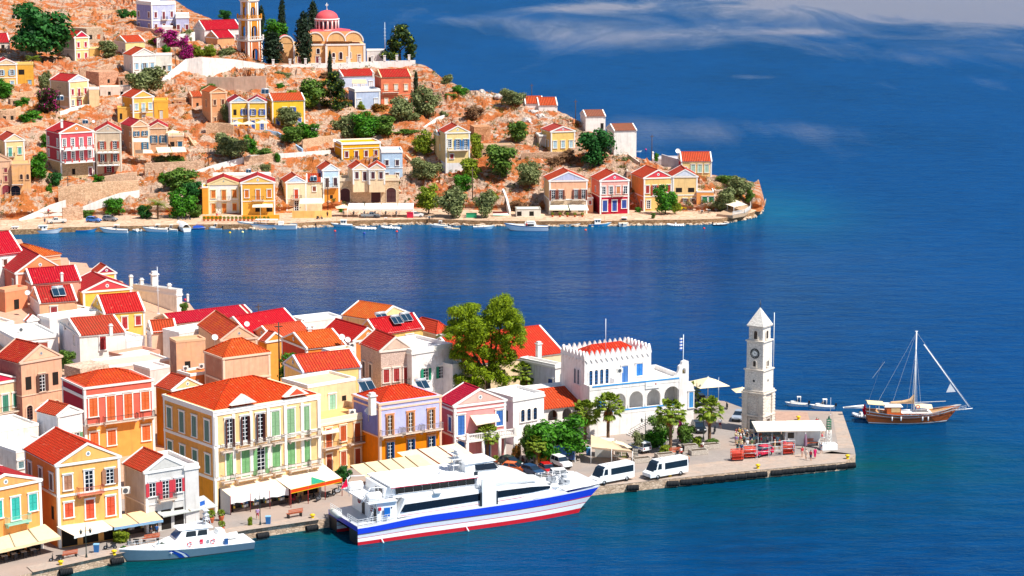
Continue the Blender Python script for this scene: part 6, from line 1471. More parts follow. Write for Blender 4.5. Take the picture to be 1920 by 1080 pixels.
# ---------------------------------------------------------------- boats
def hull_mesh(L,B,Hs,Hb,col,stripe,deckc,bott='7a2a20',sharp=2.2,bow_rake=.16,tr=.8,inner=.12,wood_=False):
 def f():
  b =mb();n =14;zl =[-.25,.12,.55,.82,1.0]
  cm =wood(col) if wood_ else paint(col,.35)
  mats =[paint(bott,.6),cm,cm,paint(stripe,.4)]
  def ring(k,zf):
   t =k/n;sh =Hs+(Hb-Hs)*t**2.2;z =zf*sh if zf > 0 else zf
   w =B/2*(tr+(1-tr)*math.sin(min(1,t/.45)*PI/2))*(1-max(0,(t-.45)/.55)**sharp)
   w *= (.72+.28*max(0,zf)) if zf < 1 else 1
   x =L*(t-.5)*(1-.0)-L*bow_rake*(1-max(0,zf))*t**6
   return x,max(w,.01),z
  for j in range(4):
   b.mat(mats[j])
   for sg in (-1,1):
    pts =[];fs =[]
    for k in range(n+1):
     for zf in (zl[j],zl[j+1]):x,w,z =ring(k,zf);pts.append((x,sg*w,z))
    for k in range(n):fs.append((2*k,2*k+2,2*k+3,2*k+1))
    b.faces(pts,fs,True)
   x,w,z =ring(0,zl[j]);x2,w2,z2 =ring(0,zl[j+1]);b.face([(x,-w,z),(x,w,z),(x2,w2,z2),(x2,-w2,z2)])
  b.mat(paint(deckc,.7))
  top =[ring(k,1.0) for k in range(n+1)]
  b.faces([(x*.985,w*.93,z-inner) for x,w,z in top]+[(x*.985,-w*.93,z-inner) for x,w,z in top],[(k,k+1,n+2+k,n+1+k) for k in range(n)])
  b.mat(mats[3])
  for sg in (-1,1):b.faces([q for x,w,z in top for q in ((x,sg*w,z),(x*.985,sg*w*.93,z-inner))],[(2*k,2*k+2,2*k+3,2*k+1) for k in range(n)])
  return b.mesh('hull')
 return cached(('hull',L,B,Hs,Hb,col,stripe,deckc,bott,sharp,tr,inner,wood_),f)
def part(root,name,b,**k):return b.obj(name,root,**k)
def boat(px,py,lpx,head,kind,label,col='f4f4f2',stripe='4a80b0',deck='e6dccb',extra=None,group='small boats along the far quay',B=None):
 O =P(px,py,0);s =scl(O);a =R(head);L =1.2*lpx/s/max(.35,abs(math.cos(a)))
 L =round(L,1);B =B or round(min(.36*L,2.6) if L < 9 else .27*L,2);fb =.16*L*.62 if L < 8 else .09*L
 fb =max(.6,min(fb*1.45,1.5));O.z =-.1
 nm ={'open':'rowing_boat','cabin':'motor_boat','caique':'fishing_boat','rib':'inflatable_boat','cover':'covered_boat'}[kind]
 root =empty(nm,O,a,label,'boat',group)
 if kind == 'rib':
  h =mb(paint(col,.5));n =12;r =.24
  pts =[(-L/2,-B/2+r,.35)]+[(-L/2+L*.6*k/4,-B/2+r,.35) for k in range(1,5)]+[(L*.1+L*.4*math.sin(PI/2*k/6),-(B/2-r)*math.cos(PI/2*k/6),.35+.25*k/6) for k in range(1,7)]
  for q in (pts,[(x,-y,z) for x,y,z in pts]):h.path(q,r,8)
  h.mat(paint(deck,.6));h.prism([(-L/2+.1,-B/2+.3),(L*.3,-B/2+.3),(L*.42,0),(L*.3,B/2-.3),(-L/2+.1,B/2-.3)],0,.32);h.obj('hull',root)
  c =mb(paint(WHITE,.4));c.prism([(-.3,-.3),(.3,-.3),(.3,.3),(-.3,.3)],.32,1.05,[(-.15,-.25),(.2,-.25),(.2,.25),(-.15,.25)]);c.mat(glass());c.box(.2,.23,-.28,.28,.95,1.3);c.obj('console',root)
  st =mb(paint('d8d4cc',.7));st.box(-L*.3,-L*.2,-.4,.4,.32,.7);st.obj('seat',root)
 else:
  link('hull',hull_mesh(L,B,fb*.85,fb*1.35,col,stripe,deck),root)
  d =fb*.85-.12
  if kind == 'open':
   for x in (-L*.28,-L*.02,L*.2):
    t =mb(wood('b08a60'));w =B*.42 if x < L*.1 else B*.36;t.box(x-.12,x+.12,-w,w,d+.02,d+.1);t.obj('bench',root)
  if kind == 'cabin':
   c =mb(paint(WHITE,.35));w =B*.34;x0,x1 =-L*.08,L*.26
   c.prism([(x0,-w),(x1,-w*.8),(x1+L*.06,0),(x1,w*.8),(x0,w)],d,d+.55,[(x0,-w*.9),(x1-.15,-w*.7),(x1,0),(x1-.15,w*.7),(x0,w*.9)]);cc =c.obj('cabin',root)
   g =mb(glass('1a3048'));g.prism([(x0-.2,-w*.88),(x0+L*.1,-w*.8),(x0+L*.1,w*.8),(x0-.2,w*.88)],d+.55,d+.95,[(x0-.2,-w*.8),(x0+L*.04,-w*.7),(x0+L*.04,w*.7),(x0-.2,w*.8)]);g.obj('windscreen',root)
   if extra != 'notop':r =mb(paint(WHITE,.4));r.box(x0-L*.12,x0+L*.06,-w*.85,w*.85,d+1.3,d+1.36);[r.tube((x,y,d+.4),(x,y,d+1.3),.03) for x in (x0-L*.1,x0+L*.04) for y in (-w*.8,w*.8)];r.obj('hardtop',root)
  if kind == 'caique':
   x0,x1 =-L*.24,L*.02;w =B*.3
   c =mb(paint(WHITE,.4));c.box(x0,x1,-w,w,d,d+1.25);c.box(x0-.15,x1+.15,-w-.12,w+.12,d+1.25,d+1.33);cc =c.obj('wheelhouse',root)
   for x in (x0+(x1-x0)*.3,x0+(x1-x0)*.72):g =mb(glass('16242e'));g.box(x-.2,x+.2,-w-.02,w+.02,d+.65,d+1.1);g.obj('window',cc)
   m =mb(wood('c8a070'));m.tube((L*.2,0,d),(L*.2,0,d+2.2),.045);m.obj('mast',root)
  if kind == 'cover':
   c =mb(cloth(extra or '2a4ca8'));w =B*.45;n =8
   c.loft([[(x,-w*q,d+.15),(x,-w*q*.5,d+.35+.55*q),(x,0,d+.45+.6*q),(x,w*q*.5,d+.35+.55*q),(x,w*q,d+.15)] for x,q in ((-L*.42,.75),(-L*.2,1),(L*.1,.95),(L*.35,.5))],close=False,caps=False);c.obj('cover',root)
 if kind in ('cabin','rib') or extra == 'motor':
  o =mb(paint('20242a',.4));x =-L/2-.15;o.box(x-.2,x+.12,-.14,.14,.55,1.05);o.box(x-.08,x+.02,-.05,.05,-.4,.55);o.obj('outboard_motor',root)
 return root
FB =[(34,438,38,4,'caique','pale blue hulled open fishing boat, first at the left end of the far quay','c8e0ee','4a90c0'),(88,437,50,3,'caique','white fishing boat with a small white wheelhouse left of the plain blue rowing boat','f2f4f4','6aa0c8'),(163,435,33,-2,'open','plain bright blue rowing boat','3a98d0','2a78b0'),(213,436,46,175,'cabin','white motor boat right of the plain blue rowing boat','f4f4f4','88a8c0'),(252,432,20,130,'rib','small white inflatable with a black engine turned towards the quay','f0f0f0'),(291,434,40,176,'cabin','white motor boat with two dark side windows below the quay palm','f4f4f4','a0b8c8'),
(318,433,26,170,'cabin','low white motor boat squeezed between two larger white boats','f2f2f2','c0c8d0'),(343,430,22,110,'cover','white boat with a raised pale cover','f4f4f4','d0d8dc','e6dccb','e8e8ea'),(376,430,28,10,'cover','dark blue boat under a bright blue cover','2a4a90','f0f0f0','e6dccb','2a50b0'),(402,430,24,175,'cabin','small white motor boat right of the blue covered boat','f4f4f4','90b0c8'),(442,423,26,3,'open','green rowing boat moored at the quay wall','3aa848','2a8838'),
(575,425,26,172,'rib','dark navy inflatable with a white floor','22304a'),(608,425,19,165,'open','tiny pale turquoise dinghy','a8d8e4','e8f0f0'),(640,425,34,176,'caique','blue and white boat with a rounded wheelhouse','8cc4dc','f4f4f4'),(686,430,32,174,'rib','white inflatable nearest the small blue buoy','f2f2f2'),(733,429,30,160,'rib','white inflatable beside the red buoy','f0f0ee'),(727,420,28,4,'cabin','white and pale blue boat moored tight to the wall behind the inflatables','e4f0f4','6aa8c8'),
(822,426,30,176,'cabin','white motor boat, left one of a touching pair','f2f4f4','c8d4da'),(846,431,26,170,'cabin','white motor boat, right one of a touching pair','f4f2ee','d8c8a8','e0c89c','notop'),(908,429,34,3,'open','long pale blue rowing boat below the round pale olive tree','a8d0e4','f0f4f4'),(1070,424,36,4,'open','white rowing boat with brown benches before the peach house','f0f0ec','8a6a50'),(1125,424,36,3,'caique','blue fishing boat with a turquoise wheelhouse before the pink house','3a9cd0','e8f0f4'),(1171,421,18,80,'cabin','short white boat seen stern on','e8ecec','a8b4bc'),(1267,424,26,175,'rib','large white inflatable with a black console before the plane tree','f4f4f4'),(1352,423,24,4,'open','small dark grey dinghy with a white rim at the cape','404a58','f4f4f4','e8e4dc','motor')]
def far_boats():
 for q in FB:boat(*q)
 r =boat(500,429,94,177,'open','large white wooden caique with a cream canopy and two masts','eef4f8','6aa8d0','d8c8b0',B=3.4);r.name ='wooden_caique'
 L =94/scl(P(500,429));c =mb(cloth('f4e8d0'));c.box(-L*.22,L*.22,-1.2,1.2,2.5,2.58);c.obj('canopy',r)
 m =mb(wood('d8b888'));m.tube((L*.12,0,.6),(L*.12,0,6.2),.08);m.obj('mast',r);m =mb(wood('d8b888'));m.tube((-L*.3,0,.6),(-L*.3,0,4),.06);m.obj('mast',r)
 p =mb(paint('e8e8e8'));[p.tube((x,y,.8),(x,y,2.5),.035) for x in (-L*.2,0,L*.2) for y in (-1.1,1.1)];p.obj('canopy_post',r)
 w =mb(paint(WHITE));w.box(-L*.34,-L*.24,-.7,.7,.7,2.1);w.obj('wheelhouse',r)
 r =boat(986,432,70,177,'cabin','white cabin cruiser with a dark open cockpit below the boat hut','f0f4f6','5a8ab8');r.name ='cabin_cruiser'
 L =70/scl(P(986,432));w =mb(paint(WHITE,.4));w.prism([(-L*.3,-1.1),(L*.05,-1.1),(L*.05,1.1),(-L*.3,1.1)],.8,2.3,[(-L*.25,-.9),(L*.02,-.9),(L*.02,.9),(-L*.25,.9)]);q =w.obj('wheelhouse',r);g =mb(glass('141c28'));g.box(-L*.22,0,-1.06,1.06,1.4,1.9);g.obj('window',q)
 boat(1196,285,14,4,'open','small white boat on the open sea behind the tall white house',group='small boats beyond the cape')
 boat(1493,761,36,176,'cabin','white motor boat anchored closer to the clock tower','f4f4f2','e0e4e8',group='motor boats behind the pier');boat(1541,766,40,178,'cabin','white motor boat anchored closer to the sailing ship','f6f6f4','e0e4e8',group='motor boats behind the pier')
 boat(1462,776,40,178,'open','white boat with a crimson rim half hidden by the clock tower','f2f0ee','b02040',group='motor boats behind the pier');boat(1614,783,22,140,'rib','grey inflatable tender hanging off the stern of the sailing ship','e4e6ea',group='motor boats behind the pier')
 o =P(940,404,1.45);r =empty('upturned_boat',o,.05,'upturned white and green rowing boat lying on the quay bank','boat');h =link('hull',hull_mesh(4.6,1.7,.7,.9,'f0eee4','58b890','c0b090'),r,(0,0,.75));h.rotation_euler =(PI,0,0)
 for i,(x,y,c,n) in enumerate(((431,437,'e8c020','yellow mooring buoy beneath the green boat'),(455,436,'f0e8a0','pale yellow mooring buoy at the bow of the wooden caique'),(628,434,'d83020','red mooring buoy left of the rounded wheelhouse boat'),(683,438,'2038a0','small blue mooring buoy'),(744,435,'e03828','red mooring buoy beside the white inflatable'),(1098,432,'e85a30','orange mooring buoy between the rowing boat and the blue fishing boat'),(1320,429,'d02828','tiny red mooring buoy near the cape dinghy'),(347,563,'c81838','crimson buoy floating off the town roof terrace'),(1211,281,'e0307a','pink buoy on the open sea behind the cape'))):
  b =mb(paint(c,.4));b.lathe([(.0,-.2),(.28,-.08),(.33,.1),(.25,.32),(.0,.42)],(0,0,0),12);o =b.obj('mooring_buoy',loc=P(x,y));tag(o,n,'buoy','mooring buoys')
def rail_bar(b,pts,h,n,r=.03,mid=1,rr=4):
 """tubular railing along pts"""
 for k in range(1,mid+2):
  z =h*k/(mid+1);b.path([Vector(p)+Vector((0,0,z)) for p in pts],r,rr)
 for p,q in zip(pts,pts[1:]):
  L =(Vector(q)-Vector(p)).length;m =max(1,round(L/n))
  for j in range(m+1):w =Vector(p).lerp(Vector(q),j/m);b.tube(w,w+Vector((0,0,h)),r,None,rr)
FZ =[]
def squash(o):
 f =lambda z:3.1+(z-3.1)*.83 if z > 3.1 else z
 for c in o.children:
  if c.location.length > .01:c.location.z =f(c.location.z)
  elif c.type == 'MESH':
   for v in c.data.vertices:v.co.z =f(v.co.z)
  squash(c)
def ferry():
 A =P(671,1023,0);Bw =P(1091,966,0);d =Bw-A;ph =math.atan2(d.y,d.x);Lw =d.length
 root =empty('catamaran_ferry',A,ph,'large white catamaran ferry with blue and crimson stripes moored along the quay','ferry')
 S =Lw/36;W =10.5
 def sheer(t):return .8+.2*ss(t/.3)+.17*t**3
 WHm =paint('f4f6f8',.3);bluem =paint('1840d8',.35);red =paint('c81428',.4);mag =paint('c8184c',.4);dk_ =glass('121c28',.1);grey =paint('c8ccd4',.5)
 bands =[(-.5,.55,red),(.55,1.15,WHm),(1.15,1.24,mag),(1.24,1.85,paint('d4d8e2',.35)),(1.85,1.98,mag),(1.98,2.95,bluem),(2.95,3.2,WHm)]
 n =26
 for hy,inv in ((0,1),(W,-1)):
  b =mb()
  for z0,z1,m in bands:
   b.mat(m)
   for side in (0,1):
    pts =[]
    for k in range(n+1):
     t =k/n
     for z in (z0,z1):
      xb =(36+max(z,0)/3.2*4)*S;x =t*xb;u =max(0,(t-.55)/.45);y =1.5*u**2.3
      y =y if side == 0 else 3-y
      y -= (.0 if z > 1.9 or side else -.12)*(1-u)
      pts.append((x,hy+inv*y,z*sheer(t)))
    b.faces(pts,[(2*k,2*k+2,2*k+3,2*k+1) for k in range(n)],True)
  b.mat(paint('181c28',.5));b.face([(0,hy,-.5),(0,hy+inv*3,-.5),(0,hy+inv*3,2.5),(0,hy,2.5)])
  b.obj('hull',root)
 dkk =mb(grey)
 prof =[(x*S,3.18*sheer(x/40)) for x in (0,4,8,12,20,28,34)]
 for (x0,z0),(x1,z1) in zip(prof,prof[1:]):dkk.face([(x0,.05,z0),(x1,.05+(1.5*max(0,(x1/S/40-.55)/.45)**2.3),z1),(x1,W-.05-(1.5*max(0,(x1/S/40-.55)/.45)**2.3),z1),(x0,W-.05,z0)])
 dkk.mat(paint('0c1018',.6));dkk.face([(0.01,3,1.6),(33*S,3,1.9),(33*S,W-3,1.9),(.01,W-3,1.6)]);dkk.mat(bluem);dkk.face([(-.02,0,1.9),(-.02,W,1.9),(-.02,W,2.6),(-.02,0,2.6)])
 dkk.mat(WHm);z =3.2*sheer(.9);dkk.faces([(34*S,1.3,3.6),(34*S,W-1.3,3.6),(40*S,1.5,4.1),(40*S,W-1.5,4.1),(37.5*S,W/2,4.0)],[(0,1,3,4),(0,4,2)]);dkk.faces([(40*S,1.5,4.1),(40*S,W-1.5,4.1),(38*S,W-1.5,2.6),(38*S,1.5,2.6)],[(0,1,2,3)])
 dkk.obj('deck',root)
 def sec(x,z1,w,z0=3.1):return [(x*S,w,z0),(x*S,W-w,z0),(x*S,W-w-.25,z1),(x*S,w+.25,z1)]
 c =mb(WHm)
 c.loft([sec(6.4,3.15,.35),sec(7.6,6.1,.35),sec(19.5,6.1,.35),sec(24,6.1,.4),sec(28,5.8,.5),sec(31,5.1,.85),sec(33,4.2,1.7)],smooth=False);cab =c.obj('main_cabin',root)
 for sg in (0,1):
  g =mb(dk_)
  def yy(w):return w if sg == 0 else W-w
  o =.03
  lst =[(6.9,4.05,4.15,.35),(7.5,3.85,5.15,.35),(19.3,4.2,5.4,.35),(24,4.3,5.4,.4),(28,4.4,5.35,.48),(31.2,4.55,5.0,.85)]
  g.faces([q for x,z0,z1,w in lst for q in ((x*S,yy(w+.25*(z0-3.1)/3-o*2),z0),(x*S,yy(w+.25*(z1-3.1)/3-o*2),z1))],[(2*k,2*k+2,2*k+3,2*k+1) for k in range(5)])
  g.obj('window_band',cab)
 r =mb(mag)
 for (x0,z0,w0),(x1,z1,w1) in zip([(6.4,3.32,.32),(19.5,3.6,.32),(26,3.75,.5),(30.5,4.05,1.0)],[(19.5,3.6,.32),(26,3.75,.5),(30.5,4.05,1.0),(32,4.1,1.4)]):r.faces([(x0*S,w0-.05,z0),(x1*S,w1-.05,z1),(x1*S,w1-.05,z1+.08),(x0*S,w0-.05,z0+.08)],[(0,1,2,3)])
 r.obj('stripe',cab)
 u =mb(WHm);u.loft([sec(6.2,8.1,1.5,6.1),sec(19.3,8.1,1.5,6.1)],smooth=False)
 up =u.obj('upper_cabin',root)
 f =mb(WHm);f.loft([[(x*S,w,6.05),(x*S,W-w,6.05),(x*S,W-w-.6,z),(x*S,w+.6,z)] for x,z,w in ((19.31,8.0,.8),(22,7.95,.8),(25,7.5,.9),(27.5,6.9,1.0),(29,6.3,1.2),(29.6,6.06,1.6))],smooth=True);f.obj('sloping_hood',root)
 f =mb(WHm);f.loft([[(x*S,w,5.0),(x*S,W-w,5.0),(x*S,W-w-.6,z),(x*S,w+.6,z)] for x,z,w in ((27.5,6.2,1.5),(30.5,5.2,1.9),(32.0,5.02,2.4))],smooth=True);f.obj('fore_hood',root)
 ww =mb(dk_)
 for y0,y1 in ((1.6,4.4),(4.6,5.9),(6.1,8.9)):ww.face([(31.2*S,y0,5.05),(31.2*S,y1,5.05),(32.9*S,y1,4.25),(32.9*S,y0,4.25)])
 ww.obj('front_window',root)
 rf =mb(paint('fafafa',.5));rf.loft([[(5.6*S,.9,8.05),(5.6*S,W-.9,8.05),(5.6*S,W-1.2,8.3),(5.6*S,1.2,8.3)],[(19.6*S,.9,8.05),(19.6*S,W-.9,8.05),(19.6*S,W-1.2,8.35),(19.6*S,1.2,8.35)]],smooth=False);rf.obj('upper_roof',root)
 for y in (1.44,W-1.44):
  g =mb(dk_)
  for k in range(9):x0 =(6.6+k*1.4)*S;g.face([(x0,y+(.0 if y < 5 else 0),6.75),(x0+1.33*S,y,6.75),(x0+1.33*S,y+(.14 if y < 5 else -.14),7.75),(x0,y+(.14 if y < 5 else -.14),7.75)])
  g.obj('window_band',up)
 r =mb(mag);r.box(5.6*S,19.5*S,.84,.9,8.02,8.14);r.obj('stripe',up)
 wx =21.5;w =mb(WHm);w.loft([[((wx-3)*S,3,7.9),((wx-3)*S,7.6,7.9),((wx-3)*S,7.3,9.9),((wx-3)*S,3.3,9.9)],[((wx+2.6)*S,2.8,7.6),((wx+2.6)*S,7.8,7.6),((wx+1.4)*S,7.2,9.9),((wx+1.4)*S,3.4,9.9)]],smooth=False);wh =w.obj('wheelhouse',root)
 g =mb(dk_);g.face([((wx+2.5)*S,3.0,8.6),((wx+2.5)*S,7.6,8.6),((wx+1.95)*S,7.4,9.55),((wx+1.95)*S,3.2,9.55)]);g.face([((wx-1.5)*S,2.84,8.6),((wx+2.1)*S,2.78,8.6),((wx+1.6)*S,3.2,9.55),((wx-1.5)*S,3.2,9.55)]);g.obj('window_band',wh)
 t =mb(paint('f0f0f0',.4));t.loft([[((wx-3.2)*S,2.9,9.9),((wx-3.2)*S,7.7,9.9),((wx-3)*S,7.2,10.2),((wx-3)*S,3.4,10.2)],[((wx+2)*S,3.2,9.9),((wx+2)*S,7.4,9.9),((wx+1.6)*S,6.9,10.2),((wx+1.6)*S,3.7,10.2)]],smooth=False);t.obj('wheelhouse_roof',wh)
 m =mb(paint('e8eaec',.4));mx =17.2
 for x in (mx,mx+1.4):
  for y in (4.6,6.0):m.tube((x*S,y,8.3),((mx+.7)*S,5.3,12.4),.07)
 for z in (9.4,10.4,11.3):m.box((mx-.2)*S,(mx+1.6)*S,4.4,6.2,z,z+.06)
 m.tube(((mx+.7)*S,5.3,12.3),((mx+.7)*S,5.3,14),.04);m.box((mx+.4)*S,(mx+1)*S,4.0,6.6,11.9,12.0)
 m.obj('mast',root)
 for x,y,z,q in ((15.2,4.5,8.35,.35),(18.6,7.0,9.0,.3),(24,5.2,8.0,.18)):o =mb(paint('f4f4f4'));o.lathe([(q,0),(q*1.05,q*.6),(q*.75,q*1.3),(0,q*1.6)],(x*S,y,z),12);o.obj('radar_dome',root)
 p =mb(WHm);p.box(19.6*S,21.9*S,.05,.33,3.0,7.9);p.mat(paint('303840',.4));p.box(19.35*S,19.6*S,.02,.34,3.0,5.6);p.box(21.9*S,22.15*S,.02,.34,3.0,5.6);p.obj('boarding_door',root)
 p =mb(paint('30383f',.4));p.box(18.9*S,19.5*S,1.2,1.35,7.9,9.0);p.obj('speaker_panel',root)
 b =mb(WHm);rail_bar(b,[(6.5*S,.5,6.1),(19.4*S,.5,6.1)],1.0,1.6,.035);b.obj('railing',root)
 b =mb(WHm);rail_bar(b,[(0.2,4,2.55),(.2,.3,2.55),(6.2*S,.3,2.9)],1.05,.7,.035,2);b.obj('railing',root)
 b =mb(WHm);rail_bar(b,[(0.2,W-.3,2.55),(.2,6.2,2.55)],1.05,.7,.035,2);b.obj('railing',root)
 b =mb(WHm);rail_bar(b,[(33*S,1.5,3.8),(38*S,2.2,4.0)],.9,1.,.03,2);rail_bar(b,[(33*S,W-1.5,3.8),(38*S,W-2.2,4.0)],.9,1.,.03,2);b.obj('railing',root)
 b =mb(WHm);rail_bar(b,[(2.0*S,.6,6.1),(2*S,W-.6,6.1)],1.,1.,.035,2);rail_bar(b,[(2.*S,.6,6.1),(6*S,.6,6.1)],1.,1.,.035,2);b.obj('railing',root)
 s =mb(WHm);s.box(3.4*S,6.4*S,.8,W-.8,2.5,5.9);s.box(1.9*S,6.4*S,.45,W-.45,5.9,6.1);s.mat(paint('20262e',.5));s.box(3.36*S,3.4*S,1.2,2.0,2.7,4.7);s.box(3.36*S,3.4*S,5.2,6.2,2.7,4.7);s.obj('stern_house',root)
 s =mb(WHm);s.box(5.0*S,6.2*S,2.0,W-2,6.1,7.9);s.mat(paint('30343c',.5));s.box(4.96*S,5.0*S,2.6,3.8,6.7,7.5);s.box(4.96*S,5.0*S,4.2,5.0,6.3,7.4);s.obj('upper_aft_bulkhead',root)
 for y in (1.6,W-2.4):
  for k in range(1):q =mb(paint('fafafa',.35));q.lathe([(0,-1.1),(.5,-1.05),(.62,-.9),(.62,.9),(.5,1.05),(0,1.1)],(0,0,0),14);o =q.obj('life_raft_canister',root,loc=(3.2*S,y,6.85));o.rotation_euler =(0,PI/2,0)
 for x,y,z in ((12.6,.55,6.45),(32.2,1.6,4.55)):
  q =mb(paint('f6f6f4',.35));q.lathe([(0,-.6),(.3,-.56),(.38,-.45),(.38,.45),(.3,.56),(0,.6)],(0,0,0),12);o =q.obj('life_raft_canister',root,loc=(x*S,y,z+.1));o.rotation_euler =(0,PI/2,0)
 for x,y,z in ((3.3,2.6,4.4),(3.3,7.0,4.6)):
  q =mb(paint('a01838',.5));nn =12
  for k in range(nn):a,c2 =2*PI*k/nn,2*PI*(k+1)/nn;q.tube((0,.36*math.cos(a),.36*math.sin(a)),(0,.36*math.cos(c2),.36*math.sin(c2)),.09,None,5)
  q.obj('lifebuoy',root,loc=(x*S,y,z))
 q =mb(paint('1868c0',.4));q.box(4.3*S,5.2*S,.35,.55,3.4,5.0);q.obj('blue_locker',root);q =mb(paint('c81830',.4));q.box(3.5*S,3.9*S,.5,.75,4.6,5.1);q.obj('red_box',root)
 st =mb(WHm)
 for k in range(9):st.box((2.2+k*.13)*S,(2.45+k*.13)*S,1.2,2.1,2.6+k*.39,2.65+k*.39)
 for y in (1.2,2.1):st.tube((2.2*S,y,2.6),(3.4*S,y,6.1),.05)
 st.obj('ladder',root)
 for y in (1.4,W-1.8):
  ar =mb(WHm)
  ar.tube((1.3*S,y,6.1),(2.6*S,y,8.4),.08);ar.tube((2.6*S,y,8.4),(5*S,y,8.2),.08)
  for k in range(5):ar.tube(((1.5+k*.22)*S,y-.3,6.5+k*.4),((1.5+k*.22)*S,y+.5,6.5+k*.4),.04)
  ar.obj('davit',root)
 t =mb(paint('d8dcd8',.5));t.loft([[(x,y0-w,2.2),(x,y0,2.0),(x,y0+w,2.2),(x,y0+w*.9,2.7),(x,y0,2.85),(x,y0-w*.9,2.7)] for x,y0,w in ((-1.1,4.5,.1),(-1.0,5.1,.5),(-1.,7.3,.5),(-1.05,8.1,.15))]) if False else None
 tt =mb(paint('dcdfd8',.5));tt.lathe([(.05,-1.7),(.42,-1.4),(.5,-.6),(.5,1.1),(.3,1.6),(0,1.7)],(0,0,0),12);o =tt.obj('rescue_dinghy',root,loc=(-.45,6.8,2.95));o.rotation_euler =(PI/2,0,0)
 f =mb(paint('e8e8e8'));f.tube((1.0*S,5.2,6.1),(.7*S,5.2,9.4),.04);fp =f.obj('flag_staff',root)
 f =mb(cloth('e01840'));f.faces([(.72*S,5.2,9.3),(.9*S,5.2,7.9),(-.35*S,5.0,7.6),(.1*S,5.3,8.2)],[(0,1,2,3)]);f.obj('flag',fp)
 q =mb(paint('9aa0a8',.5));rnd =random.Random(2)
 for k in range(10):x =rnd.uniform(33.8,37)*S;y =rnd.uniform(3,7.5);q.box(x-.3,x+.3,y-.3,y+.3,3.75,4.1+rnd.random()*.5)
 for k in range(9):q.tube((rnd.uniform(33.5,37)*S,rnd.uniform(2.5,8),4.2),(rnd.uniform(33.5,38)*S,rnd.uniform(2.5,8),rnd.uniform(4.3,5.2)),.05)
 q.obj('anchor_gear',root)
 for yy_ in (.0,):
  v =mb(paint('141820',.5));v.mat(paint('141820',.5));v.tube((2.8*S,-.02,3.1),(2.8*S,0,3.1),.01);
 q =mb(paint('182028',.4));[q.lathe([(.13,0),(0,.01)],(0,0,0),8) for _ in (0,)];o =q.obj('porthole',root,loc=(5.6*S,.78,4.8));o.rotation_euler =(PI/2,0,0)
 FZ.append(root)
 for x in (3.6,17):w_ =mb(paint('e8f4f8',.5));w_.tube((x*S,-.02,.62),(x*S+.15,-.5,0),.05,.12,6);w_.obj('water_jet',root)
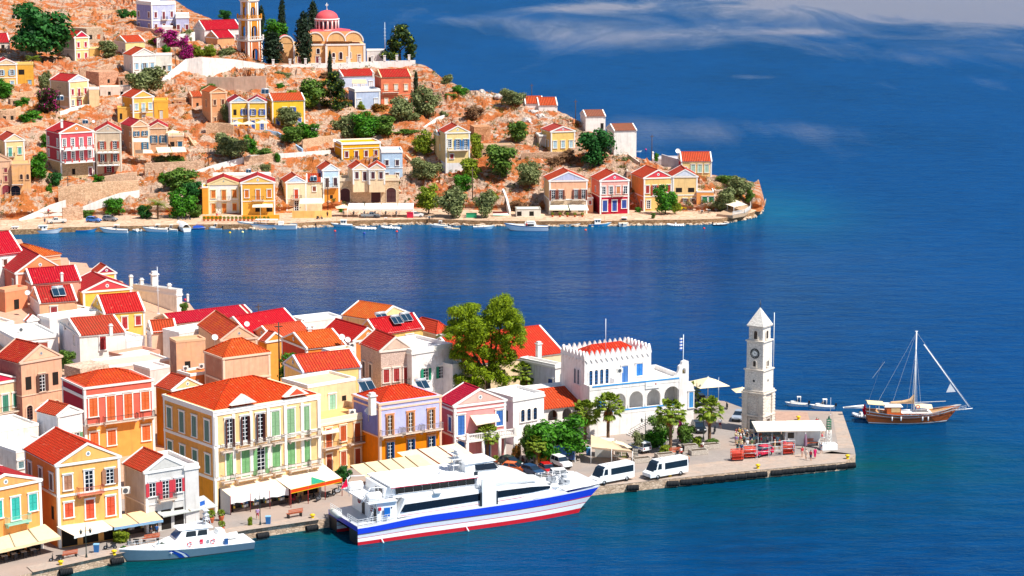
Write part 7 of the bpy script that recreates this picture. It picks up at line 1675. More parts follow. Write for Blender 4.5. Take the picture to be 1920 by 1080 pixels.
def patrol():
 A =P(247,1062,0);B_ =P(467,1033,0);d =B_-A;ph =math.atan2(d.y,d.x);L =d.length+.9
 root =empty('patrol_boat',A,ph,'grey hulled coast guard patrol boat with white deck and blue and white slanted stripes','patrol boat')
 W =4.6;n =20;hullm =paint('7c98ac',.35);wh =paint('f6f8fa',.35);b =mb()
 def pt(t,zf,sg):
  sh =1.15+.75*(1-t)**1.8;z =zf*sh if zf > 0 else zf
  w =W/2*(1-(1-min(1,t/.55))**2.1)*(.8+.2*max(0,zf));w =max(w,.02)
  x =-1.1+1.1*(1-max(0,zf))*(1-t)**3*1.2+t*(L+1.1);return (x,W/2+sg*w,z)
 for z0,z1,m in ((-.4,.1,paint('202830',.5)),(.1,.62,hullm),(.62,.95,hullm),(.95,1.02,wh)):
  b.mat(m)
  for sg in (-1,1):b.faces([q for k in range(n+1) for q in (pt(k/n,z0,sg),pt(k/n,z1,sg))],[(2*k,2*k+2,2*k+3,2*k+1) for k in range(n)],True)
  b.face([pt(1,z0,-1),pt(1,z0,1),pt(1,z1,1),pt(1,z1,-1)])
 b.mat(wh);b.faces([pt(k/n,1.0,-1) for k in range(n+1)]+[pt(k/n,1.0,1) for k in range(n+1)],[(k,k+1,n+2+k,n+1+k) for k in range(n)])
 b.obj('hull',root)
 s =mb(paint('1448b8',.4))
 def stp(x0,x1,m):
  s.mat(m)
  def hp(t,zf):q =pt(t,zf,-1);return (q[0],q[1]-.03,q[2])
  t0 =.335+x0/L;t1 =.335+x1/L
  s.faces([hp(t0,.93),hp(t1,.93),hp(t1+.055,.5),hp(t0+.055,.5),hp(t1+.075,.2),hp(t0+.075,.2),hp(t1+.08,.12),hp(t0+.08,.12)],[(0,1,2,3),(3,2,4,5),(5,4,6,7)])
 stp(0,.75,paint('1448b8',.4));stp(.75,1.15,wh);stp(1.15,1.4,paint('1448b8',.4));s.obj('slanted_stripe',root)
 e =mb(wh);t =.335+.35/L;q =pt(t,.72,-1);e.box(q[0]-.2,q[0]+.3,q[1]-.06,q[1]-.035,q[2]-.03,q[2]+.03);e.box(q[0],q[0]+.08,q[1]-.061,q[1]-.036,q[2]-.2,q[2]+.2);e.obj('emblem',root)
 X =lambda f:f*L
 c =mb(wh)
 c.loft([[(x,W/2-w,z0),(x,W/2+w,z0),(x,W/2+w*.92,z1),(x,W/2-w*.92,z1)] for x,w,z0,z1 in ((X(.22),.9,1.6,1.75),(X(.34),1.5,1.4,2.3),(X(.42),1.7,1.25,2.55),(X(.74),1.7,1.15,2.35),(X(.76),1.6,1.15,2.2))],smooth=False);cab =c.obj('cabin',root)
 w =mb(wh);w.loft([[(X(.37),W/2-1.35,2.4),(X(.37),W/2+1.35,2.4),(X(.44),W/2+1.1,3.75),(X(.44),W/2-1.1,3.75)],[(X(.66),W/2-1.35,2.35),(X(.66),W/2+1.35,2.35),(X(.64),W/2+1.1,3.65),(X(.64),W/2-1.1,3.65)]],smooth=False)
 w.loft([[(X(.40),W/2-1.25,3.75),(X(.40),W/2+1.25,3.75),(X(.42),W/2+1.1,3.95),(X(.42),W/2-1.1,3.95)],[(X(.68),W/2-1.25,3.66),(X(.68),W/2+1.25,3.66),(X(.67),W/2+1.1,3.85),(X(.67),W/2-1.1,3.85)]],smooth=False);ph_ =w.obj('pilothouse',root)
 g =mb(glass('123e78',.1));g.face([(X(.376),W/2-1.2,2.7),(X(.376),W/2+1.2,2.7),(X(.434),W/2+1.02,3.6),(X(.434),W/2-1.02,3.6)]);g.obj('windscreen',ph_)
 for x0,x1 in ((.465,.54),(.56,.63)):g =mb(glass('182028'));g.face([(X(x0-.012),W/2-1.31,2.75),(X(x1),W/2-1.31,2.75),(X(x1),W/2-1.16,3.45),(X(x0),W/2-1.16,3.45)]);g.obj('window',ph_)
 for x in (.475,.665):
  q =mb(paint('e02030',.5));nn =14
  for k in range(nn):a,c2 =2*PI*k/nn,2*PI*(k+1)/nn;q.mat(paint('e02030',.5) if k % 4 else wh);q.tube((.3*math.cos(a),0,.3*math.sin(a)),(.3*math.cos(c2),0,.3*math.sin(c2)),.07,None,5)
  q.obj('lifebuoy',root,loc=(X(x),W/2-1.75,1.85))
 q =mb(paint('d81840',.4));q.box(X(.56),X(.585),W/2-1.74,W/2-1.69,1.7,2.3);q.obj('red_panel',root);q =mb(paint('7a8890',.4));q.box(X(.615),X(.635),W/2-1.74,W/2-1.69,1.7,2.1);q.obj('vent_panel',root)
 m =mb(paint('e4e8ec',.4));x =X(.63)
 for y in (-.6,.6):m.tube((x,W/2+y,3.9),(x+.2,W/2+y*.4,6.0),.06);m.tube((x+.8,W/2+y,3.9),(x+.25,W/2+y*.4,6.0),.05)
 for z in (4.6,5.2,5.8):m.box(x-.1,x+.6,W/2-.6,W/2+.6,z,z+.05)
 m.tube((x+.2,W/2,5.9),(x+.2,W/2,7.4),.03);m.box(x-1.5,x-.2,W/2-.1,W/2+.1,4.25,4.42);m.obj('mast',root)
 f =mb(paint('2a6ac8',.7));f.face([(x+.2,W/2,6.6),(x+.2,W/2,7.2),(x-.5,W/2+.1,7.0),(x-.5,W/2+.05,6.4)]);f.obj('flag',root)
 q =mb(paint('f2f4f4',.4));q.lathe([(0,-1.2),(.3,-1.0),(.45,-.2),(.45,.7),(0,.9)],(0,0,0),10);o =q.obj('tender',root,loc=(X(.86),W/2+.2,1.75));o.rotation_euler =(0,PI/2,0)
 q =mb(paint('f2f4f4',.4));q.prism([(X(.72),W/2-1),(X(.79),W/2-1),(X(.79),W/2+1),(X(.72),W/2+1)],2.2,3.0,[(X(.73),W/2-.7),(X(.78),W/2-.7),(X(.78),W/2+.7),(X(.73),W/2+.7)]);q.obj('engine_cover',root)
 q =mb(paint('20508a',.5));q.box(X(.755),X(.785),W/2-2.0,W/2-1.75,1.2,2.0);q.obj('blue_drum',root)
 b =mb(paint('d8dce0',.3));rail_bar(b,[(X(.02),W/2-.25,1.95),(X(.2),W/2-1.5,1.6),(X(.4),W/2-2.1,1.35),(X(.7),W/2-2.2,1.2)],.75,1.1,.02);rail_bar(b,[(X(.02),W/2+.25,1.95),(X(.2),W/2+1.5,1.6),(X(.4),W/2+2.1,1.35),(X(.7),W/2+2.2,1.2)],.75,1.1,.02);b.obj('railing',root)
 q =mb(paint('8a98a0',.5));q.lathe([(.35,0),(.35,.2),(.1,.3),(.1,.6),(0,.62)],(X(.26),W/2,1.75),10);q.mat(paint('5a6a60'));q.lathe([(.5,0),(.55,.18),(.3,.22)],(X(.3),W/2-.3,1.9),10);q.obj('windlass',root)
def gulet():
 A =P(1631,797.5,0);B_ =P(1782,797,0);d =B_-A;ph =math.atan2(d.y,d.x);L =d.length+2.2
 root =empty('sailing_ship',A,ph,'varnished wooden two masted style gulet with beige awnings and a tall white mast','sailing ship')
 W =4.4;n =22;b =mb();wd =wood('c8601c');dkw =wood('6a2a14');wh =paint('f2f0ec',.4)
 def pt(t,zf,sg):
  sh =2.3-.7*math.sin(min(1,t/.95)*PI)**1+.75*t**3;z =zf*sh if zf > 0 else zf
  w =W/2*(.62+.38*math.sin(min(1,t/.45)*PI/2))*(1-max(0,(t-.4)/.6)**2.3)*(.72+.28*max(0,zf));w =max(w,.02)
  x =-.5*max(0,zf)+t*(L-2.6+2.6*max(0,zf)+.5*max(0,zf));return (x,W/2+sg*w,z)
 for z0,z1,m in ((-.3,.06,paint('2a2024')),(.06,.12,wh),(.12,.5,wd),(.5,.56,dkw),(.56,.70,wd),(.70,.75,wh),(.75,.93,wd),(.93,1.0,wh)):
  b.mat(m)
  for sg in (-1,1):b.faces([q for k in range(n+1) for q in (pt(k/n,z0,sg),pt(k/n,z1,sg))],[(2*k,2*k+2,2*k+3,2*k+1) for k in range(n)],True)
  b.face([pt(0,z0,-1),pt(0,z0,1),pt(0,z1,1),pt(0,z1,-1)])
 b.mat(wood('c89a68'));b.faces([pt(k/n,.86,-1) for k in range(n+1)]+[pt(k/n,.86,1) for k in range(n+1)],[(k,k+1,n+2+k,n+1+k) for k in range(n)])
 b.obj('hull',root)
 c =mb(wd);c.box(L*.19,L*.34,W/2-1.3,W/2+1.3,1.3,2.9);c.mat(paint('f4f2ee'));c.loft([[(L*.16,W/2-1.4,2.9),(L*.16,W/2+1.4,2.9),(L*.17,W/2+1.2,3.15),(L*.17,W/2-1.2,3.15)],[(L*.36,W/2-1.4,2.9),(L*.36,W/2+1.4,2.9),(L*.35,W/2+1.2,3.1),(L*.35,W/2-1.2,3.1)]],smooth=False);q =c.obj('deckhouse',root)
 g =mb(cloth('d8b888'));g.box(L*.235,L*.33,W/2-1.33,W/2-1.301,2.0,2.7);g.obj('window_cover',q)
 c =mb(wd);c.box(L*.341,L*.66,W/2-1.2,W/2+1.2,1.2,1.75);q =c.obj('trunk_cabin',root);c =mb(paint('fafafa'));c.box(L*.345,L*.67,W/2-1.35,W/2+1.35,1.751,1.9);c.obj('cabin_roof',q)
 for k in range(5):g =mb(glass('181c20'));x =L*(.37+.055*k);g.box(x,x+.42,W/2-1.22,W/2-1.19,1.36,1.6);g.obj('window',q)
 a =mb(cloth('ecd6a8'));a.loft([[(x,W/2-1.6,z),(x,W/2,z+.3),(x,W/2+1.6,z),(x,W/2+1.6,z-.06),(x,W/2,z+.24),(x,W/2-1.6,z-.06)] for x,z in ((-.3,3.5),(L*.1,3.35),(L*.155,3.3))],smooth=False);a.obj('stern_awning',root)
 p =mb(paint('d8d8d8'));[p.tube((x,W/2+y,1.6),(x,W/2+y,3.4),.035) for x in (0,L*.1) for y in (-1.5,1.5)];p.obj('awning_post',root)
 a =mb(cloth('f0dcb4'));a.loft([[(x,W/2-1.2,z),(x,W/2,z+.45),(x,W/2+1.2,z)] for x,z in ((L*.50,2.7),(L*.58,2.75),(L*.68,2.6))],close=False,caps=False);a.obj('fore_awning',root)
 r =mb(paint('d81830'));nn =12
 for k in range(nn):u,v =2*PI*k/nn,2*PI*(k+1)/nn;r.tube((.28*math.cos(u),0,.28*math.sin(u)),(.28*math.cos(v),0,.28*math.sin(v)),.08,None,5)
 r.obj('lifebuoy',root,loc=(L*.52,W/2-1.1,2.9))
 mx =L*.495;m =mb(paint('f6f6f6',.35));m.tube((mx,W/2,1.5),(mx,W/2,15.6),.14,.1,8);m.box(mx-.25,mx+.25,W/2-.04,W/2+.04,15.5,15.62);m.box(mx-.03,mx+.03,W/2-.7,W/2+.7,10.5,10.58);m.obj('mast',root)
 s =mb(cloth('e0b68c'));s.loft([[(x,W/2-.16,z),(x,W/2+.16,z),(x,W/2+.1,z+h),(x,W/2-.1,z+h)] for x,z,h in ((L*.24,3.35,.2),(L*.36,3.3,.4),(L*.44,3.3,.7),(L*.485,3.3,1.5))],smooth=True);s.tube((L*.22,W/2,3.3),(mx,W/2,3.25),.08);s.obj('furled_mainsail',root)
 j =mb(paint('f4f4f4'));j.tube((L*.495+1.3,W/2,13.3),(L*1.08,W/2,2.6),.11,.1,6);j.obj('furled_jib',root)
 w =mb(paint('e8e8ea'));w.face([(L*.5+5.9,W/2,6.8),(L*.5+5.2,W/2,5.1),(L*.5+6.8,W/2,5.2)]);w.obj('pennant',root)
 q =mb(paint('d8d8d8'));
 for x,z in ((L*.1,3.4),(L*.25,2.9)):q.tube((mx,W/2,15.4),(x,W/2,z),.015,None,3)
 for y in (-W/2+.2,W/2-.2):
  for x in (-.9,0,.9):q.tube((mx,W/2,13.0),(mx+x,W/2+y,1.6),.015,None,3)
 q.tube((mx,W/2,15.4),(L*1.1,W/2,2.5),.015,None,3);q.tube((L*.5,W/2,3.4),(L*.83,W/2,3.6),.05,None,5);q.obj('rigging',root)
 bs =mb(wh);bs.tube((L*.93,W/2,2.0),(L*1.12,W/2,2.35),.1,.07,6);rail_bar(bs,[(L*.9,W/2-.7,1.95),(L*1.05,W/2-.2,2.25)],.6,.6,.02);rail_bar(bs,[(L*.9,W/2+.7,1.95),(L*1.05,W/2+.2,2.25)],.6,.6,.02);bs.obj('bowsprit',root)
 b =mb(paint('d8d8d8'));rail_bar(b,[(L*.36,W/2-2.05,1.35),(L*.6,W/2-2.,1.35),(L*.8,W/2-1.4,1.65),(L*.9,W/2-.7,1.95)],.7,1.2,.02);b.obj('railing',root)
 for f_ in (.235,.33,.56,.62):o =mb(paint('f4f2ee',.4));o.lathe([(0,0),(.12,.06),(.12,.7),(0,.78)],(0,0,0),8);o.obj('fender',root,loc=(L*f_,W/2-2.22,.7))
 gp =mb(paint('f0f0ee'));gp.box(-4.2,-.8,W/2-.35,W/2+.35,2.5,2.6);gp.tube((-4,W/2-.3,2.65),(-.8,W/2-.3,2.95),.16,None,8);gp.obj('gangway',root)
 f =mb(cloth('e01434'));f.faces([(-.6,W/2,3.2),(-1.0,W/2+.1,2.2),(-.55,W/2,1.0),(-.2,W/2-.1,2.0)],[(0,1,2,3)]);f.obj('flag',root)
 t =mb(paint('c8ccd0'));t.tube((-.1,W/2,3.2),(2.3,W/2,10.6),.012,None,3);t.tube((.6,W/2,7.6),(2.6,W/2,10.4),.03,None,4);t.obj('antenna',root)
far_boats();ferry();squash(FZ[0]);patrol();gulet()
# ---------------------------------------------------------------- vehicles
def wheels(root,L,W,r,wb,name='wheel'):
 for x in (-wb/2,wb/2):
  for y in (-W/2+.08,W/2-.08):
   t =mb(paint('15161a',.8));t.lathe([(r*.6,-.1),(r,-.1),(r,.1),(r*.6,.1)],(0,0,0),14);o =t.obj('wheel',root,loc=(x,y,r));o.rotation_euler =(PI/2,0,0)
   h =mb(paint('a8adb4',.35,.6));h.lathe([(0,-.09),(r*.6,-.07),(r*.6,.07),(0,.09)],(0,0,0),10);h.obj('rim',o)
CAR ={'hatch':(3.9,[(-.5,.35),(-.5,.85),(-.47,1.0),(.22,1.0),(.48,.78),(.5,.35)],[(-.47,1.0),(-.38,1.45),(.02,1.47),(.25,1.0)]),
 'suv':(3.9,[(-.5,.45),(-.5,1.05),(.2,1.08),(.46,1.0),(.5,.5)],[(-.49,1.05),(-.46,1.7),(.04,1.7),(.2,1.08)]),
 'estate':(4.4,[(-.5,.38),(-.5,.9),(.2,.95),(.47,.8),(.5,.38)],[(-.48,.92),(-.42,1.45),(.04,1.46),(.24,.95)]),
 'bus':(7.2,[(-.5,.4),(-.5,1.35),(.34,1.35),(.44,1.2),(.5,1.0),(.5,.42)],[(-.5,1.35),(-.49,2.7),(.26,2.72),(.33,2.5),(.42,1.25)]),
 'pickup':(4.9,[(-.5,.45),(-.5,1.0),(-.06,1.0),(.22,1.02),(.47,.9),(.5,.45)],[(-.06,1.0),(-.04,1.55),(.14,1.55),(.24,1.02)])}
def car(p0,p1,kind,col,label,z=1.34,group='cars parked around the square',cat='car',name='parked_car',extra=None):
 A,Bq =P(*p0,z),P(*p1,z);c =(A+Bq)/2;c.z =z;d =Bq-A;ph =math.atan2(d.y,d.x)
 L,body,cab =CAR[kind];W =2.0 if kind == 'bus' else 1.68
 root =empty(name,c,ph,label,cat,group);m =paint(col,.25);g =glass('1c2a38',.06)
 def sl(b,prof,w0,w1,z0,z1):
  n =len(prof);f =lambda z:lerp(w0,w1,max(0,min(1,(z-z0)/(z1-z0))))
  b.faces([(x*L,-f(z),z) for x,z in prof]+[(x*L,f(z),z) for x,z in prof],[tuple(range(n)),tuple(range(2*n-1,n-1,-1))]+[(i,n+i,n+(i+1) % n,(i+1) % n) for i in range(n)])
 b =mb(m);sl(b,body,W/2-.02,W/2,.3,1.);zt_ =max(z for _,z in cab);z0 =cab[0][1]
 b.obj('body',root)
 g_ =mb(g);sl(g_,[(x*.985,z-.02) for x,z in cab],W/2-.04,W/2-.2 if kind != 'bus' else W/2-.12,z0,zt_);gl =g_.obj('windows',root)
 r =mb(m);x0,x1 =cab[1][0]*L,cab[2][0]*L;w =(W/2-.17) if kind != 'bus' else W/2-.08;r.box(x0-.02,x1+.04,-w,w,zt_-.06,zt_+.04)
 wb_ =W/2-.02
 def pil(xa,za,xb,zb,t=.06):
  for sg in (-1,1):r.faces([(xa-t,sg*wb_,za),(xa+t,sg*wb_,za),(xb+t,sg*(w+.02),zb),(xb-t,sg*(w+.02),zb)],[(0,1,2,3)])
 if kind == 'bus':
  for sg in (-1,1):
   for xa,xb in ((-.5*L,-.475*L),(.12*L,.2*L)):r.faces([(xa,sg*(wb_+.01),1.3),(xb,sg*(wb_+.01),1.3),(xb,sg*(w+.03),2.7),(xa,sg*(w+.03),2.7)],[(0,1,2,3)])
   r.faces([(-.5*L,sg*(w+.035),2.35),(.33*L,sg*(w+.035),2.35),(.27*L,sg*(w+.03),2.7),(-.5*L,sg*(w+.03),2.7)],[(0,1,2,3)]);r.faces([(.2*L,sg*(wb_+.01),1.3),(.43*L,sg*(wb_+.01),1.3),(.40*L,sg*(wb_+.01),1.5),(.2*L,sg*(wb_+.01),1.5)],[(0,1,2,3)])
   r.faces([(.31*L,sg*wb_,1.5),(.345*L,sg*wb_,1.5),(.30*L,sg*(w+.03),2.55),(.27*L,sg*(w+.03),2.55)],[(0,1,2,3)])
  r.box(-.35*L,-.2*L,-.4,.4,2.76,2.86);r.box(.0*L,.12*L,-.5,.5,2.76,2.9)
  r.faces([(-.502*L,-W/2,1.3),(-.502*L,W/2,1.3),(-.502*L,w,2.7),(-.502*L,-w,2.7)],[(0,1,2,3)])
 else:
  pil(cab[0][0]*L,z0,cab[1][0]*L+.03,zt_,.08);pil(lerp(cab[0][0],cab[3][0],.45)*L,z0,lerp(cab[1][0],cab[2][0],.5)*L,zt_,.04);pil(cab[3][0]*L-.03,z0,cab[2][0]*L,zt_,.05)
 r.obj('roof',root)
 k =mb(paint('1c1e22',.6));k.box(L/2-.04,L/2+.04,-W/2+.1,W/2-.1,.32,.5);k.box(-L/2-.04,-L/2+.04,-W/2+.1,W/2-.1,.34,.5);k.obj('bumper',root)
 for y in (-W/2+.25,W/2-.25):
  h =mb(paint('f0f4f8',.15));h.box(L/2-.03,L/2+.025,y-.16,y+.16,.62,.78);h.obj('headlight',root)
  h =mb(paint('a01018',.25));h.box(-L/2-.02,-L/2+.03,y-.12,y+.12,.7,.95);h.obj('tail_light',root)
 if extra == 'police':s =mb(paint('2878d0',.4));s.box(-L*.46,L*.46,-W/2-.012,W/2+.012,.78,.9);s.obj('blue_stripe',root)
 wheels(root,L,W,.36 if kind == 'bus' else .31,L*.6)
 return root
def scooter_proto():
 root =empty('motor_scooter',(0,0,0),0,None,'scooter')
 m =paint('26282e',.35);b =mb(m)
 b.loft([[(x,-w,z0),(x,w,z0),(x,w*.7,z1),(x,-w*.7,z1)] for x,w,z0,z1 in ((-.75,.1,.55,.7),(-.5,.17,.35,.75),(-.15,.16,.25,.62),(.05,.15,.22,.34),(.3,.15,.22,.34),(.42,.16,.3,.9),(.55,.08,.45,.95))],smooth=False);b.obj('body',root)
 s =mb(paint('141416',.7));s.prism([(-.8,-.14),(0,-.1),(0,.1),(-.8,.14)],.74,.86);s.obj('seat',root)
 h =mb(paint('303238',.4));h.tube((.45,0,.85),(.38,0,1.1),.03);h.tube((.38,-.32,1.1),(.38,.32,1.1),.025);h.tube((.5,0,.6),(.66,0,.28),.04);h.obj('handlebar',root)
 for x in (-.6,.66):t =mb(paint('121214',.8));t.lathe([(.13,-.05),(.26,-.05),(.28,0),(.26,.05),(.13,.05)],(0,0,0),12);t.mat(paint('989ca4',.4));t.lathe([(0,-.04),(.13,-.04),(.13,.04),(0,.04)],(0,0,0),8);o =t.obj('wheel',root,loc=(x,0,.28));o.rotation_euler =(PI/2,0,0)
 l =mb(paint('f0f0e8',.2));l.box(.52,.56,-.07,.07,.78,.9);l.obj('headlight',root)
 return root,m
SC =[(105,1053,'black scooter on the quay beside the dark park bench','26282e',200),(207,1030,'black scooter between the quay lamp and the box bush','30323a',190),(250,1022,'dark grey scooter right of the white bush pot','3a3c42',170),(551,941,'crimson scooter under the orange edged awning','b01c48',80),(563,941,'black scooter beside the crimson one','26282e',85),(585,937,'dark motorbike by the middle red post','202226',60),(597,939,'grey motorbike by the middle red post','585c64',70),(620,931,'black motorbike at the last red post','1c1e22',50),(632,925,'silver scooter behind the last red post','9a9ea6',60),
 (964,866,'white scooter closest to the pink house steps','d8dadc',100),(973,872,'blue grey scooter in the crowded row by the short palm','4a6080',100),(980,868,'red scooter in the crowded row left of the short palm','a82830',95),(989,876,'black scooter at the kerb end of the crowded row','222428',110),(996,868,'white scooter leaning by the short palm trunk','c8ccd0',100),(1012,866,'orange red scooter right of the short palm','d05028',100),(1019,862,'grey scooter in front of the orange kiosk','808890',95),
 (1173,857,'black delivery scooter behind the beige parasol','181a1e',300),(1236,849,'silver motorbike beside the square stone planter','b8bcc2',80),(1247,843,'white scooter near the white stairs','e0e2e4',100),(1270,843,'dark motorbike with a red tail near the flower bed','2c2226',90),(1280,845,'black scooter beside the red chairs','202226',100),(1340,812,'black scooter by the planter palm','1e2024',80),(1363,766,'black scooter at the white flagpole by the water','222428',90),
 (706,409,'dark scooter parked under the far taverna pole','2a2a30',10),(338,412,'dark moped before the far quay bushes','30302e',10),(352,412,'black moped right of the far quay palm','222224',10),(599,411,'motorbike parked before the pale yellow wall','3a3436',10)]
def vehicles():
 far_ ='cars on the far side of the harbour'
 car((1170,899),(1123,908),'bus','f6f7f8','white minibus with dark windows closer to the ferry bow',name='minibus',cat='minibus',group='minibuses on the pier');car((1270,889),(1225,897),'bus','f6f7f8','white minibus with dark windows further along towards the clock tower',name='minibus',cat='minibus',group='minibuses on the pier')
 car((1043,872),(1062,880),'suv','f4f4f2','small boxy white jeep beside the red hatchback');car((1020,883),(1034,892),'hatch','c01820','bright red hatchback nosing towards the ferry bow');car((1017,861),(1036,867),'hatch','f05a1c','orange hatchback behind the white jeep');car((1046,858),(1062,864),'estate','a8b0b8','silver estate car at the kerb under the ficus');car((990,888),(1008,893),'hatch','2a4a70','dark blue hatchback left of the red one');car((1040,900),(1072,898),'suv','f0f0f0','white van half hidden behind the ferry bow',name='parked_van',cat='van');car((950,872),(965,876),'hatch','1c3830','dark green car behind the ferry mast');car((955,884),(975,886),'hatch','e06828','orange car partly hidden by the ferry wheelhouse')
 car((1212,850),(1186,842),'suv','eef2f4','white off road police car with a blue stripe seen from behind',extra='police');car((1306,748),(1322,766),'hatch','1a2a40','dark blue car parked behind the white building');car((1302,800),(1318,816),'estate','14181e','black car in the shade beside the planter palm');car((1392,780),(1378,794),'hatch','9aa4b4','silver car beside the clock tower base');car((1437,852),(1418,856),'hatch','d01848','crimson car surrounded by the waiting crowd')
 car((165,416),(187,417),'hatch','2a78d0','bright blue hatchback on the far quay',group=far_);car((196,414),(217,415),'hatch','8a9098','grey hatchback on the far quay next to the blue one',group=far_);car((681,408),(708,408),'pickup','90989e','silver pickup truck before the far taverna',group=far_,name='pickup_truck',cat='truck');car((1282,394),(1265,394),'hatch','f0d818','yellow car under the plane tree at the cape',group=far_);car((1262,394),(1248,394),'hatch','ecece8','white car behind the plane tree at the cape',group=far_);car((590,276),(590,286),'hatch','9ac840','lime green car parked on the hillside road',z=zt(590,284),group=far_);car((118,418),(96,419),'pickup','d8d8d4','white tipper truck at the foot of the ramp wall',group=far_,name='tipper_truck',cat='truck');car((775,407),(786,407),'hatch','f0f0ee','small white car beside the red taverna fridge',group=far_)
 sp_,m =scooter_proto()
 for i,(x,y,lab,c,a) in enumerate(SC):
  z =1.34;o =sp_ if i == 0 else dup(sp_)
  o.location =P(x,y,z);o.rotation_euler =(0,0,R(a));o['label'] =lab;o['group'] ='scooters and motorbikes'
  for ch in o.children:
   if ch.name.startswith('body'):ch.material_slots[0].link ='OBJECT';ch.material_slots[0].material =paint(c,.35)
# ---------------------------------------------------------------- people
def body_mesh(pose):
 J ={'n':(0,0,1.47),'hd':(0,-.01,1.58),'ht':(0,0,1.74),'ch':(0,0,1.3),'w':(0,0,1.08),'p':(0,0,.93)}
 E =[('p','w'),('w','ch'),('ch','n'),('n','hd'),('hd','ht')];rd ={'p':.13,'w':.12,'ch':.145,'n':.055,'hd':.095,'ht':.07}
 for s,q in ((-1,'l'),(1,'r')):
  ph ={'stand':0,'walk':s*.24,'reach':0,'sit':0}[pose]
  J['s'+q] =(s*.19,0,1.4);rd['s'+q] =.06
  if pose == 'reach' and s > 0:J['e'+q],J['h'+q] =(.25,-.18,1.22),(.2,-.42,1.32)
  elif pose == 'sit':J['e'+q],J['h'+q] =(s*.24,-.08,1.15),(s*.16,-.32,1.08)
  else:J['e'+q],J['h'+q] =(s*.25,-ph*.5+.02,1.13),(s*.26,-ph*.9-.06,.88)
  J['f'+q] =tuple(a+b for a,b in zip(J['h'+q],(0,-.03,-.09)));rd['e'+q] =.042;rd['h'+q] =.028;rd['f'+q] =.03
  J['t'+q] =(s*.09,0,.86);rd['t'+q] =.09
  if pose == 'sit':J['k'+q],J['a'+q],J['o'+q] =(s*.1,-.44,.92),(s*.1,-.46,.5),(s*.1,-.62,.46)
  else:J['k'+q],J['a'+q] =(s*.1,-ph*.6-.02,.48),(s*.1,ph*.55 if ph < 0 else -ph*.9,.07);J['o'+q] =(s*.11,J['a'+q][1]-.15,.035)
  if pose == 'walk':J['a'+q] =(s*.1,-ph*1.2,.08);J['o'+q] =(s*.11,-ph*1.2-.14,.04)
  rd['k'+q] =.06;rd['a'+q] =.04;rd['o'+q] =.035
  E += [('ch','s'+q),('s'+q,'e'+q),('e'+q,'h'+q),('h'+q,'f'+q),('p','t'+q),('t'+q,'k'+q),('k'+q,'a'+q),('a'+q,'o'+q)]
 ks =list(J);me =bpy.data.meshes.new('b');me.from_pydata([J[k] for k in ks],[(ks.index(a),ks.index(b)) for a,b in E],[])
 o =bpy.data.objects.new('b',me);COL.objects.link(o);md =o.modifiers.new('s','SKIN')
 for i,k in enumerate(ks):me.skin_vertices[0].data[i].radius =(rd[k]*(1.25 if k in ('p','w','ch') else 1),rd[k]*(.85 if k in ('p','w','ch') else 1))
 me.skin_vertices[0].data[ks.index('p')].use_root =True
 o.modifiers.new('u','SUBSURF').levels =1
 dg =bpy.context.evaluated_depsgraph_get();ev =bpy.data.meshes.new_from_object(o.evaluated_get(dg));bpy.data.objects.remove(o)
 for p in ev.polygons:p.use_smooth =True
 return ev
def region(src,f,off):
 vs ={};V =[];Fc =[]
 for p in src.polygons:
  if f(p.center):
   q =[]
   for i in p.vertices:
    if i not in vs:vs[i] =len(V);v =src.vertices[i];V.append(v.co+v.normal*off)
    q.append(vs[i])
   Fc.append(q)
 me =bpy.data.meshes.new('clothes');me.from_pydata(V,[],Fc)
 for p in me.polygons:p.use_smooth =True
 return me
PM ={}
def people_protos():
 for pose in ('stand','walk','reach','sit'):
  b =body_mesh(pose);sit =pose == 'sit'
  PM[pose] =(b,region(b,lambda c:.97 < c.z < 1.46 and (abs(c.x) < .24 or c.z > 1.2) and (c.y > -.2),.014),region(b,lambda c:(.55 < c.z < 1.02 and abs(c.x) < .2) if not sit else (c.z < 1.02 and c.z > .78 and c.y < .2 and abs(c.x) < .2),.016),
     region(b,lambda c:c.z > 1.64 or (c.z > 1.54 and c.y > .03),.012),region(b,lambda c:.3 < c.z < 1.46 and abs(c.x) < .24,.03))
def person(px,py,pose,rz,top,bot,label,z=1.34,hair='2a1c14',skin='d09a78',dress=False,group=None,hz=0):
 body,sh,so,ha,dr =PM[pose];O =P(px,py,z);O.z += hz
 root =bpy.data.objects.new('person',body);COL.objects.link(root);root.location =O;root.rotation_euler =(0,0,R(rz));tag(root,label,'person',group)
 for me in (body,):
  if not me.materials:me.materials.append(paint('d09a78',.6))
 def ch(n,me,c):
  if not me.materials:me.materials.append(paint('808080',.9))
  o =link(n,me,root);o.material_slots[0].link ='OBJECT';o.material_slots[0].material =c
 ch('hair',ha,paint(hair,.8))
 if dress:ch('dress',dr,paint(top,.9))
 else:ch('shirt',sh,paint(top,.9));ch('shorts',so,paint(bot,.9))
CN ={'c83040':'red','f0f0f0':'white','d8c060':'yellow','88b8d0':'sky blue','20242c':'black','d86a90':'pink','2a4a80':'navy','7a8a98':'grey','506a48':'green','e8b088':'peach','8a2838':'maroon','c87850':'orange','d8c8a0':'beige','9070a8':'lilac','70a8a8':'turquoise'}
